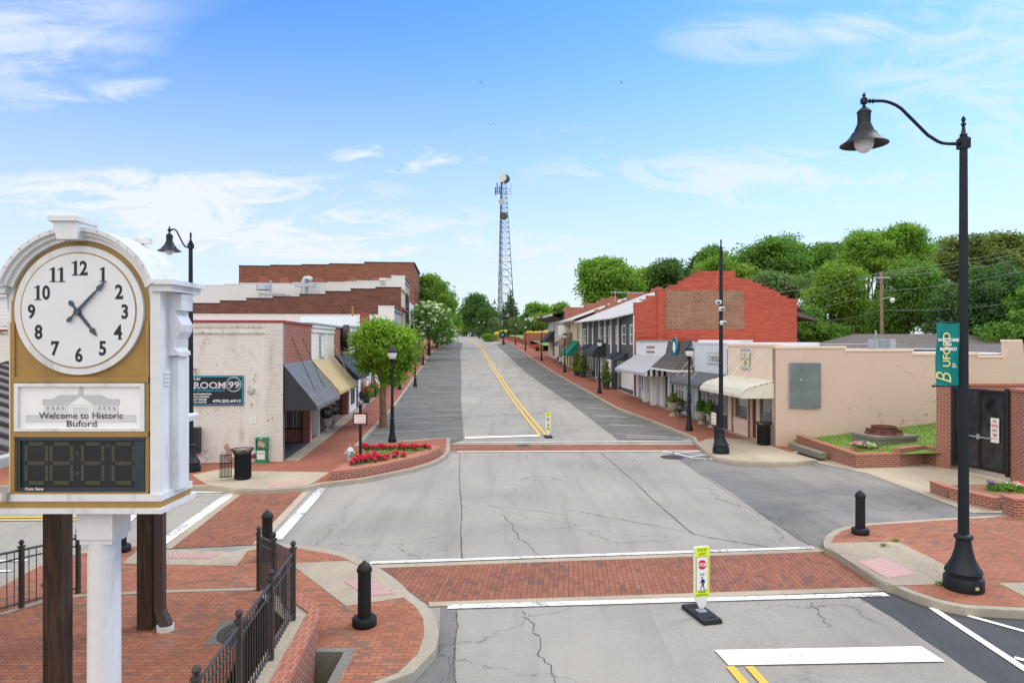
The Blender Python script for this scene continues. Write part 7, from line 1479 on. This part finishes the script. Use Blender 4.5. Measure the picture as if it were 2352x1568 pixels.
def flowers(name, label, X, Y, z_, rx, ry, kinds, n=260, seed=1):
    r = root(name, label, 'flowers', (X, Y, z_), 0, 'mixed annual flowers'); leaves('foliage', [(0, 0, .1, rx, ry, .13)], n * 2, .1, 'leaf_deep', r, seed, .1, 12, .2)
    for i, k in enumerate(kinds): R_ = random.Random(seed + i); leaves('blossoms', [(R_.uniform(-.6, .6) * rx, R_.uniform(-.4, .4) * ry, .2, rx * .5, ry * .6, .08), (R_.uniform(-.8, .8) * rx, 0, .2, rx * .3, ry * .6, .08)], n // 2, .075, k, r, seed + 9 * i, .05, 9, .5, 1.2)
    return r
X, Y = G(1992, 1033, .5); m = MB().ext([(X - 1.1 - (-13.0) * 0, Y - .25), (X + 1.0, Y - .2), (X + 1.1, Y + .55), (X - .9, Y + .6)], lz(X, Y) - .1, lz(X, Y) + .035); tag(m.build('mulch_bed', 'mulch'), 'pine straw bed at the inner corner of the brick planter wall', 'flower bed')
flowers('mixed_flowers', 'pink and white flower patch in the corner of the lawn', X, Y + .1, lz(X, Y) + .03, .62, .3, ['petal_pink', 'petal_white', 'petal_pink'], 260, 41)
# stone block with rusty iron ring
q = at(2030, 995, 28.6); X, Y = q.x, 28.6; z0 = lz(X, Y) - .1; r = root('stone_monument', 'rusty flanged iron ring on a square stone block on the lawn', 'monument', (X, Y, z0), math.radians(12))
MB().box((0, 0, .14), (1.85, 1.5, .28)).box((-.0, 0, .33), (1.95, 1.6, .12)).build('stone_block', 'stone', r)
m = MB().lathe([(.72, .39), (.72, .44), (.5, .47), (.46, .66), (.50, .68), (.50, .72), (.42, .72), (.40, .5)], n=28); [m.box((.57 * math.cos(k * .785), .57 * math.sin(k * .785), .52), (.24, .035, .16), k * .785) for k in range(8)]; m.build('iron_ring', 'rust', r, False)
# dumpster gate
P0, P1 = Vector((16.5, 25.6)), Vector((17.0, 23.4)); r = root('metal_gate', 'tall black sheet metal double gate of the brick enclosure', 'gate', (P0.x, P0.y, .15)); d = (P1 - P0); L_ = d.length; d.normalize()
Fg = (Vector((0, 0, 0)), Vector((d.x, d.y, 0)), Vector((d.y, -d.x, 0)))
if Fg[2].x > 0: Fg = (Fg[0], Fg[1], -Fg[2])
for a, b_ in ((.12, L_ * .52 - .01), (L_ * .52 + .01, L_ - .1)):
    lf = MB().fbox(Fg, a, b_, .08, 2.95, -.02, .0).build('gate_leaf', 'gate_black', r); m = MB(); m.fbox(Fg, a, b_, 2.88, 2.95, .001, .04).fbox(Fg, a, b_, .08, .15, .001, .04).fbox(Fg, a, a + .05, .15, 2.88, .001, .04).fbox(Fg, b_ - .05, b_, .15, 2.88, .001, .04); m.build('frame', 'black_door', lf)
MB().fbox(Fg, 0, .1, 0, 3.02, -.06, .04).build('gate_post', 'black_door', r); MB().fbox(Fg, L_ - .08, L_ + .04, 0, 3.02, -.06, .04).build('gate_post', 'black_door', r); m = MB().fbox(Fg, L_ * .3, L_ * .75, 1.22, 1.26, .05, .09).fbox(Fg, L_ * .50, L_ * .54, 1.16, 1.34, .04, .1); m.build('latch_bar', 'galv', r)
MB().fbox(Fg, L_ * .52 - .012, L_ * .52 + .012, 1.3, 2.95, .002, .02).build('centre_strip', 'green_dark', r)
r2 = root('parking_sign', 'white NO PARKING ANY TIME sign on the black gate', 'sign', (P0.x, P0.y, .15)); a0 = L_ * .73; MB().fbox(Fg, a0, a0 + .32, 1.12, 1.98, .045, .055).build('plate', 'paper', r2)
Fx = (Fg[0], Fg[1], Fg[2]); m = MB(); [m.text(Fx, s_, a0 + .16, z_, .105 if len(s_) > 5 else .14, .06, bold=.002, sx=.66) for s_, z_ in (('NO', 1.82), ('PARKING', 1.68), ('ANY', 1.5), ('TIME', 1.34))]; m.fbox(Fx, a0 + .03, a0 + .29, 1.26, 1.275, .056, .06); m.build('sign_lettering', 'stop_red', r2)
lowwall('brick_enclosure', 'brick enclosure with pillars holding the black double gate', [(16.25, 26.15), (16.5, 25.68)], .1, [(3.12, 3.12)], .3, cat='enclosure')
en = bpy.data.objects['brick_enclosure']; b = MB()
b.ext([(.05 + .28, .1), (6.5, .3), (6.5, .6), (.3, .45)], -.1, 2.98); b.ext([(.85, -3.45), (1.35, -3.45), (2.6, -3.1), (2.6, -2.75), (.82, -2.75)], -.1, 3.0); b.build('enclosure_walls', 'brick_low', en)
b = MB(); b.ext([(.26, .06), (6.55, .26), (6.55, .64), (.26, .5)], 2.983, 3.08); b.ext([(.8, -3.5), (1.38, -3.5), (2.65, -3.14), (2.65, -2.7), (.78, -2.7)], 3.003, 3.1); b.build('enclosure_coping', 'brick_cap', en)
# right flower bed
c = gp([(2194, 1135), (2299.5, 1159.8)], SW); lowwall('brick_flower_bed', 'brick edged flower bed below the right gate pillar', [c[1], c[0], (c[0][0] + .05, c[0][1] + .9)], .05, [(.38, .38), (.38, .38)], .26, cat='flower bed')
fb = [o for o in bpy.data.objects if o.name.startswith('brick_flower_bed')][0]; MB().ext([(.1, .3), (2.6, .2), (2.6, 2.2), (-.15, 2.0)], -.1, .26).build('mulch', 'mulch', fb); MB().ext([(.02, -.02), (2.8, -.12), (2.8, .16), (.05, .24)], -.1, .2).build('kerbstone', 'stone', fb)
X, Y = G(2312, 1118, .4)
for i, (dx, dy, kk) in enumerate(((-.35, .0, ['petal_purple']), (0.05, -.1, ['petal_white', 'petal_pink']), (.5, .15, ['petal_yellow', 'petal_red']), (.95, .0, ['petal_red', 'petal_pink', 'petal_yellow']), (1.5, 0, ['petal_white', 'petal_red']))):
    flowers('mixed_flowers', ['dark purple spiky flowers at the left end of the right brick bed', 'white and pink flower clump in the right brick bed', 'yellow and red flower clump in the right brick bed', 'deep red and pink flower clump near the right edge', 'white and red flowers cut off by the right edge'][i], X + dx, Y + dy, .30, .3, .3, kk, 150, 60 + i)
c = gp([(2331, 1190)], SW)[0]; r = root('brick_pier', 'low brick pier at the right edge beside the corner kerb', 'wall', (c[0], c[1], .1)); MB().ext([(0, 0), (2, -.1), (2, .5), (.02, .5)], -.1, .5).build('brickwork', 'brick_low', r); MB().ext([(-.02, -.02), (2, -.12), (2, .52), (0, .52)], .502, .56).build('coping', 'brick_cap', r)
c = gp([(2105, 1128), (2233, 1176), (2342, 1180)], SW)
# ------------------------------------------------------------------ utility pole and wires
paint('wire_grey', (.30, .31, .31), .6, .1)
p = at(2024, 784, 56); r = root('utility_pole', 'wooden utility pole with a small floodlight and many wires', 'utility pole', (p.x, 56, 2)); zt_ = H + (784 - 624) * 56 / F - 2
MB().tube([(0.1, 0, -1), (0, 0, zt_)], [.17, .12], 10).build('pole', 'pole_wood', r); m = MB().tube([(0, -.1, zt_ - 2.3), (.5, -.2, zt_ - 2.1), (.75, -.25, zt_ - 2.2)], .03, 6); m.build('lamp_arm', 'galv', r); MB().lathe([(.12, -.35), (.2, -.15), (.12, .05)], (.78, -.25, zt_ - 2.2), 10).build('floodlight', 'white_trim', r, True)
MB().box((0, -.1, zt_ - .5), (1.4, .08, .1)).build('crossarm', 'galv', r)
WI = [((2024, 624), (2352, 567), (1800, 670)), ((2002, 630), (2352, 580), (1860, 682)), ((2046, 632), (2352, 595), (1900, 690)), ((2024, 668), (2352, 622), (1820, 716)), ((2024, 712), (2352, 692), (1836, 742)), ((2024, 714), (2352, 695), (1836, 744)), ((2020, 728), (2352, 712), (1836, 752)), ((2040, 674), (2352, 652), None)]
for i, (a, b_, c) in enumerate(WI):
    A_ = at(*a, 56)
    for e, Ye in ((b_, 50), (c, 64)):
        if e is None: continue
        B_ = at(*e, Ye); mid = (A_ + B_) / 2 - Vector((0, 0, .25)); B2 = B_ + (B_ - A_) * (.5 if Ye == 50 else .02)
        o = Vector(A_); mm = MB().tube([A_ - o, (A_ * .75 + B_ * .25) - o - Vector((0, 0, .19)), mid - o, (A_ * .25 + B_ * .75) - o - Vector((0, 0, .19)), B_ - o, B2 - o], .013, 4); q = mm.build('overhead_wire', 'wire_grey' if i < 5 else 'wire', loc=o)
        tag(q, ('overhead wire running from the utility pole to the right edge' if Ye == 50 else 'overhead wire running from the utility pole behind the red building'), 'wire', 'overhead wires right of the utility pole' if Ye == 50 else 'overhead wires left of the utility pole')
# rooftop air conditioner, roofs behind
p = at(2025, 800, 34); r = root('air_conditioner', 'grey air conditioner standing on the roof behind the pink wall', 'air conditioner', (p.x, 34, p.z)); MB().box((0, 0, .22), (.95, .8, .5)).build('casing', 'grey_light', r); m = MB(); [m.box((-.1, -.41, .06 + .05 * k), (.6, .02, .02)) for k in range(8)]; m.box((-.46, -.3, .45), (.06, .06, .9)); m.build('grille', 'galv_sheet', r)
p = at(2150, 820, 48); r = root('grey_roof_house', 'low house with grey hipped roof behind the pink wall', 'house', (p.x, 48, p.z - 2)); MB().box((0, 3, 1.4), (14, 7, 2.8)).build('walls', 'brick_red', r)
m = MB(); m.add([(-7.6, -1, 2.8), (7.6, -1, 2.8), (7.6, 7, 2.8), (-7.6, 7, 2.8), (-4.2, 3, 4.05), (4.2, 3, 4.05)], [(0, 1, 5, 4), (1, 2, 5), (2, 3, 4, 5), (3, 0, 4), (3, 2, 1, 0)]); m.build('roof', 'roof_dark', r); r.location.z = H + (784 - 767) * 51 / F - 4.05
m = MB(); m.add([(-9, 0, 0), (14, -.5, 0), (14, 5, .4), (-9, 5, .4), (-9, 0, -2), (14, -.5, -2)], [(0, 1, 2, 3), (0, 1, 5, 4)]); q = at(2180, 812, 36)
r = root('shed_roof', 'dark flat metal roof edge just above the pink wall coping', 'roof', (q.x, 36, H - (808 - 784) * 36 / F)); m.build('roof', 'roof_dark', r)
# ------------------------------------------------------------------ lattice tower
Yt = 180; s = Yt / F; base = at(1160, 775, Yt); r = root('lattice_tower', 'tall steel lattice telecom tower with round dishes at the top', 'tower', (base.x, Yt, 5.6))
zT = H + (784 - 402) * s - 5.6; ht = zT - .6
def leg(k, f):
    rb, rt = 2.9, .75; R_ = rb + (rt - rb) * min(1, f * 1.02); a = math.radians(90 + 120 * k + 18); cxx = -.35 - .0 * f + (.0); return Vector((R_ * math.cos(a) + (1155 - 1160) * s * f, R_ * math.sin(a), ht * f))
for k in range(3):
    MB().tube([leg(k, 0), leg(k, .12)], .14, 5).build('leg', 'steel_rust', r); MB().tube([leg(k, .12), leg(k, 1)], [.12, .07], 5).build('leg', 'steel', r)
fs_ = [0, .055, .115, .17, .225, .28, .335, .385, .43, .475, .515, .555, .59, .625, .66, .69, .72, .75, .78, .81, .84, .87, .9, .93, .96, 1]
for lo, hi, mt in ((0, 2, 'steel_rust'), (2, 25, 'steel')):
    m = MB()
    for i in range(lo, hi):
        f0, f1 = fs_[i], fs_[i + 1]
        for k in range(3):
            a, b_, c, d_ = leg(k, f0), leg((k + 1) % 3, f0), leg(k, f1), leg((k + 1) % 3, f1)
            m.tube([a, b_], .038, 4, False)
            if i < 8: mid = (c + d_) / 2; m.tube([a, mid], .05, 4, False).tube([b_, mid], .05, 4, False)
            else: m.tube([a, d_], .03, 4, False).tube([b_, c], .03, 4, False)
    m.build('bracing', mt, r)
m = MB(); [m.tube([leg(0, 0).lerp(leg(1, 0), .5 + o_), leg(0, 1).lerp(leg(1, 1), .5 + o_)], .07, 4) for o_ in (0, .12)]; m.build('cable_ladder', 'steel', r)
def tp(px, py): return Vector(((px - 1160) * s, 0, H + (784 - py) * s - 5.6))
def dish(px, py, rad, dr, mat, depth=.9):
    c = tp(px, py) + Vector((0, -1.0, 0)); d_ = Vector(dr).normalized(); MB().tube([c, c + d_ * .05, c + d_ * depth * .5, c + d_ * depth], [rad, rad, rad * .97, rad * .9], 20).build('dish', mat, r, True)
dish(1154, 411, 1.12, (.55, 1, -.15), 'dish_white', 1.1); dish(1160, 412, 1.1, (.6, 1, -.12), 'dish_dark', .9); dish(1152, 465, .78, (-.2, 1, .3), 'dish_white', .7); dish(1157.5, 498, 1.02, (.1, 1, 0), 'dish_dark', .5)
for px, py, h in ((1138, 440, 2.0), (1142, 434, 3.0), (1147, 438, 2.0), (1170, 436, 1.2), (1174, 437, 3.0)): c = tp(px, py); MB().box((c.x, c.y - .6, c.z), (.3, .2, h)).build('panel_antenna', 'dish_white' if px > 1160 else 'steel', r)
m = MB(); m.tube([tp(1136, 440), tp(1175, 440)], .05, 4).tube([tp(1138, 433), tp(1174, 433)], .05, 4).tube([tp(1137, 445), tp(1172, 446)], .05, 4); m.build('mounting_arms', 'steel', r)
MB().tube([tp(1156, 410), tp(1156, 398)], .05, 4).build('lightning_rod', 'steel', r)
# ------------------------------------------------------------------ park at the end of the street
P0 = gp([(1243, 806), (1215, 793), (1190, 785.5), (1160, 779), (1128, 774)], SW); hs = [(1.1, 1.1), (1.1, 1.0), (1.1, 1.3), (1.4, 1.7)]
lowwall('park_wall', 'long stepped brick wall along the right pavement before the park lawn', P0, zt(P0[0][1]), [(zt(P0[i][1]) + 1.0 + .3, zt(P0[i][1]) + 1.3) for i in range(4)], -.3, capmat='brick_red', mat='brick_red')
m = MB(); pts = [(P0[0][0] + .4, P0[0][1]), (P0[1][0] + .4, P0[1][1]), (P0[2][0] + .4, P0[2][1]), (P0[3][0] + .5, P0[3][1]), (30, 165), (30, 104)]
m.add([(a, b_, zt(b_) + (1.1 if i < 4 else 1.6)) for i, (a, b_) in enumerate(pts)], [tuple(range(6))]); struct(m.build('park_lawn', 'lawn'))
q = at(1242, 770, 128); r = root('park_flower_wall', 'raised brick flower bed with yellow flowers on the park lawn', 'flower bed', (q.x, 128, q.z - .6)); MB().box((0, 0, .3), (6.5, 2, 1.5)).build('brickwork', 'brick_red', r); leaves('yellow_flowers', [(0, 0, 1.15, 3.1, .8, .2)], 700, .25, 'petal_yellow', r, 90, .3, 10, .3); leaves('pink_flowers', [(1, .3, 1.35, 2.0, .6, .15)], 250, .25, 'petal_pink', r, 91, .3, 10, .3)
q = at(1234, 778, 108); r = root('mixed_flowers', 'orange and white flowers on the park lawn by the cream building', 'flowers', (q.x, 110, 3.9), 0, 'mixed annual flowers'); leaves('blossoms', [(0, 0, .1, .9, .5, .18)], 260, .2, 'petal_red', r, 92, .2, 10, .3); leaves('foliage', [(0, 0, 0, 1, .5, .15)], 200, .2, 'leaf_lime', r, 93, .2, 10, .3)
X, Y = -5.6, 156; r = root('clipped_hedge', 'bright green clipped hedge at the far road corner', 'hedge', (X, Y, zt(Y))); leaves('foliage', [(0, 0, .9, 1.4, .8, .9), (1.0, 0, .9, 1.2, .8, .9)], 1800, .4, 'leaf_mid', r, 94, .4, 12, .5)
r = root('yellow_shrub', 'vivid yellow shrub above the clipped hedge', 'shrub', (-3.4, 158, zt(158) + .2)); leaves('foliage', [(0, 0, 1.5, .9, .6, .35), (1.4, 0, 1.9, .8, .4, .35)], 420, .3, 'petal_yellow', r, 95, .4, 12, .3); MB().tube([(0, 0, -.3), (0, 0, 1.6)], .08, 5).build('stem', 'bark_dark', r)
p = at(1157, 760, 138); 
r = root('direction_sign', 'blue round sign beside the distant big lamp post', 'road sign', (at(1154, 0, 134).x, 134, zt(134) + SW)); MB().tube([(0, 0, 0), (0, 0, 2.6)], .04, 6).build('post', 'iron_navy', r); MB().tube([(0, -.05, 2.2), (0, -.1, 2.2)], .7, 16).build('disc', 'denim', r); MB().tube([(0, -.11, 2.15), (0, -.13, 2.15)], .3, 10).build('emblem', 'cyan', r)
r = root('warning_sign', 'tiny orange diamond warning sign at the far end of the road', 'road sign', (at(1056, 0, 205).x, 205, zt(200))); MB().tube([(0, 0, -.4), (0, 0, 2)], .05, 5).build('post', 'galv', r); MB().box((0, -.06, 2.4), (1.0, .04, 1.0), 0, 0).build('plate', 'orange', r)
r = root('distant_pole', 'pale slender pole at the far end of the road', 'utility pole', (at(1043, 0, 200).x, 200, zt(200))); MB().tube([(0, 0, -.5), (0, 0, H + (784 - 731) * 200 / F - zt(200))], .16, 6).build('pole', 'galv', r)
def shrub(px, py, Yb, w_, h_, mat, label, n=900, seed=3): 
    q = at(px, py, Yb); r = root('shrub', label, 'shrub', (q.x, Yb, q.z), 0, 'shrubs at the far end of the road'); leaves('foliage', [(0, 0, h_ * .5, w_, w_ * .6, h_ * .6)], n, .45, mat, r, seed, .5, 14, .3)
shrub(1058, 770, 208, 2.2, 3.4, 'leaf_lime', 'small light green shrub behind the orange warning sign'); shrub(1085, 772, 206, 3.5, 2.6, 'leaf_dark', 'dark shrub left of the distant lamp pair', 900, 6); shrub(1110, 774, 190, 2.6, 2.8, 'leaf_dark', 'dark shrub under the distant lamp pair', 900, 7)
shrub(1150, 773, 176, 2.8, 2.6, 'leaf_dark', 'dark shrub at the foot of the lattice tower', 900, 8); shrub(1195, 770, 172, 3.0, 3.4, 'leaf_dark', 'dark shrub behind the park lamps', 900, 9)
# ------------------------------------------------------------------ benches, bicycle
def bench():
    r = root('park_bench', '', 'bench', (0, 0, 0), 0, 'black metal benches'); m = MB()
    for i in range(7): m.box((0, -.22 + i * .07, .44), (1.2, .045, .018))
    m.build('seat', 'iron_black', r); m = MB()
    arc_ = [(.6 * math.cos(math.pi - math.pi * k / 12), .0, .78 + .2 * math.sin(math.pi * k / 12)) for k in range(13)]; m.tube([(-.6, .2, .46)] + [(x, .28, z_) for x, _, z_ in arc_] + [(.6, .2, .46)], .022, 6)
    for k in range(1, 12): x = -.6 + 1.2 * k / 12; m.tube([(x, .21, .47), (x, .28, .78 + .2 * math.sqrt(max(0, 1 - (x / .6) ** 2)))], .009, 4)
    m.build('backrest', 'iron_black', r)
    for s_ in (-1, 1):
        m = MB().tube([(s_ * .6, -.26, 0), (s_ * .6, -.24, .44), (s_ * .6, -.22, .64), (s_ * .6, -.1, .68), (s_ * .6, .24, .66)], .02, 6).tube([(s_ * .6, .3, 0), (s_ * .6, .2, .44)], .02, 6); m.build('side_frame', 'iron_black', r)
    return r
bn_ = bench(); X, Y = G(1562, 958, SW); bn_.location = (X, Y, zt(Y) + SW); bn_.rotation_euler = (0, 0, TH - math.pi / 2); bn_['label'] = 'black metal bench on the right pavement next to the stone urns'
for px, py, rz, lb in ((727 + 110, 932, TH + math.pi / 2, 'nearer black metal bench in front of the left brick shop'), (862, 908, TH + math.pi / 2, 'further black metal bench under the first street tree on the left'), (1357, 873, TH - math.pi / 2, 'black metal bench left of the single potted conifer'), (1277, 836, TH - math.pi / 2, 'distant black bench outside the cream building')):
    X, Y = G(px, py, SW); dup(bn_, (X, Y, zt(Y) + SW), rz, lb)
for px, py, lb in ((833, 925, 'overflowing red and lime flower pot between the left benches'), (851, 912, 'overflowing flower pot beyond the nearer left bench')):
    X, Y = G(px, py, SW); r = root('flower_pot', lb, 'potted plant', (X + .25, Y, zt(Y) + SW), 0, 'flower pots by the left benches'); MB().lathe([(.18, 0), (.28, .45), (.3, .5)], n=14).build('pot', 'pot_dark', r, True); leaves('foliage', [(0, 0, .8, .45, .4, .35), (.1, 0, .5, .4, .3, .3)], 1500, .13, 'leaf_lime', r, int(px), .14, 14, .4); leaves('flowers', [(0, 0, .9, .42, .4, .3)], 260, .12, 'petal_red', r, int(px) + 5, .1, 8, .7)
X, Y = G(1289, 843, SW); r = root('bicycle', 'dark bicycle parked by the distant bench', 'bicycle', (X, Y, zt(Y) + SW), math.radians(100))
for x in (-.52, .52): MB().tube([(x + .33 * math.cos(2 * math.pi * k / 16), 0, .34 + .33 * math.sin(2 * math.pi * k / 16)) for k in range(17)], .02, 5).build('wheel', 'rubber', r)
MB().tube([(-.52, 0, .34), (-.15, 0, .8), (.35, 0, .85), (.52, 0, .34)], .02, 5).tube([(-.15, 0, .8), (0, 0, .3), (.38, 0, .78)], .02, 5).tube([(-.52, 0, .34), (0, 0, .3)], .015, 5).build('frame', 'black_door', r); MB().box((-.17, 0, .9), (.22, .1, .05)).build('saddle', 'black_door', r); MB().tube([(.35, 0, .85), (.33, 0, 1.0), (.33, -.25, 1.02)], .015, 5).tube([(.33, 0, 1.0), (.33, .25, 1.02)], .015, 5).build('handlebar', 'galv', r)
# ------------------------------------------------------------------ person walking away on the left pavement
def skin_fig(name, chains, mat, par):
    bmx = bmesh.new(); lay = bmx.verts.layers.skin.verify(); key = {}
    for ch in chains:
        pv = None
        for (p, rad) in ch:
            k = tuple(round(c, 3) for c in p)
            if k not in key: v = bmx.verts.new(p); v[lay].radius = (rad, rad); key[k] = v
            v = key[k]
            if pv is not None and not bmx.edges.get((pv, v)): bmx.edges.new((pv, v))
            pv = v
    bmx.verts.ensure_lookup_table(); bmx.verts[0][lay].use_root = True
    me = bpy.data.meshes.new(name); bmx.to_mesh(me); bmx.free(); o = bpy.data.objects.new(name, me); COL.objects.link(o); me.materials.append(M[mat])
    o.modifiers.new('skin', 'SKIN'); s_ = o.modifiers.new('sub', 'SUBSURF'); s_.levels = 1; s_.render_levels = 1
    m2 = bpy.data.meshes.new_from_object(o.evaluated_get(bpy.context.evaluated_depsgraph_get())); o.modifiers.clear(); o.data = m2; m2.polygons.foreach_set('use_smooth', [True] * len(m2.polygons)); o.parent = par; return o
X, Y = G(963, 833, SW); r = root('person', 'person in dark top and blue trousers walking away on the left pavement', 'person', (X, Y, zt(Y) + SW), math.radians(5))
A = lambda s_: [((0, 0, .98), .13), ((s_ * .10, 0, .92), .095), ((s_ * .12, s_ * .08, .50), .065), ((s_ * .13, -s_ * .05 + (.0), .09), .045), ((s_ * .13, .1 * s_ * .3 + .08, .03), .035)]
skin_fig('body', [[((0, 0, .98), .13), ((0, 0, 1.2), .125), ((0, 0, 1.42), .12), ((0, 0, 1.52), .055), ((0, 0, 1.6), .075), ((0, 0, 1.70), .085), ((0, 0, 1.76), .05)]] + [A(1), A(-1)] + [[((0, 0, 1.42), .12), ((s_ * .19, 0, 1.42), .055), ((s_ * .25, .03 * s_, 1.14), .042), ((s_ * .25, .14 * s_, .92), .032), ((s_ * .25, .17 * s_, .84), .028)] for s_ in (1, -1)], 'skin', r)
skin_fig('shirt', [[((0, 0, .95), .155), ((0, 0, 1.2), .145), ((0, 0, 1.43), .14)]] + [[((0, 0, 1.43), .14), ((s_ * .19, 0, 1.425), .07), ((s_ * .24, .02 * s_, 1.2), .056)] for s_ in (1, -1)], 'shirt_dark', r)
skin_fig('trousers', [[((0, 0, 1.0), .15), ((s_ * .10, 0, .90), .115), ((s_ * .12, s_ * .08, .50), .085), ((s_ * .13, -s_ * .05, .12), .068)] for s_ in (1, -1)], 'denim', r); MB().lathe([(.02, 1.80), (.09, 1.77), (.105, 1.70), (.09, 1.62), (.04, 1.6)], (0, -.02, 0), 10).build('hair', 'hair', r, True)
# ------------------------------------------------------------------ birds
def bird(px, py, Yb, sp_, pose, label):
    q = at(px, py, Yb); r = root('bird', label, 'bird', q, pose, 'birds in flight'); 
    MB().tube([(0, .22, 0), (0, .12, .01), (0, 0, 0), (0, -.16, 0), (0, -.24, .0)], [.012, .045, .055, .03, .01], 8).build('body', 'bird_grey', r, True)
    for s_ in (-1, 1): MB().add([(0, .07, .01), (s_ * .16, .1, .07 * sp_[0 if s_ < 0 else 1]), (s_ * .42, .0, .26 * sp_[0 if s_ < 0 else 1]), (s_ * .17, -.05, .06 * sp_[0 if s_ < 0 else 1]), (0, -.08, .01), (0, .06, -.005), (s_ * .16, .09, .07 * sp_[0 if s_ < 0 else 1] - .012), (s_ * .42, .0, .26 * sp_[0 if s_ < 0 else 1] - .006), (s_ * .17, -.04, .06 * sp_[0 if s_ < 0 else 1] - .012), (0, -.07, -.005)], [(0, 1, 2, 3, 4), (9, 8, 7, 6, 5)] + [(i, (i + 1) % 5, 5 + (i + 1) % 5, 5 + i) for i in range(5)]).build('wing', 'bird_grey', r)
bird(1105, 190, 110, (.1, 1.6), .3, 'bird with one raised wing, highest in the sky'); bird(1133, 284, 118, (-.9, .4), 1.0, 'bird with a drooping wing below the highest bird'); bird(1427, 190, 160, (1.4, -1.2), 1.5, 'tiny bird seen edge-on to the right'); bird(1030, 302, 190, (.3, .3), .2, 'tiny bird speck left of the tower')
# weeds in the joints
wd = leaves('weeds', [(*G(a, b_, SW), SW + .02, .10, .08, .05) for a, b_ in ((697, 1437), (1216 + 840, 1244), (2163, 1343), (2030, 1256), (1252, 1023))], 260, .06, 'leaf_lime', None, 33, .05, 10, .1); struct(wd, 'stuff')
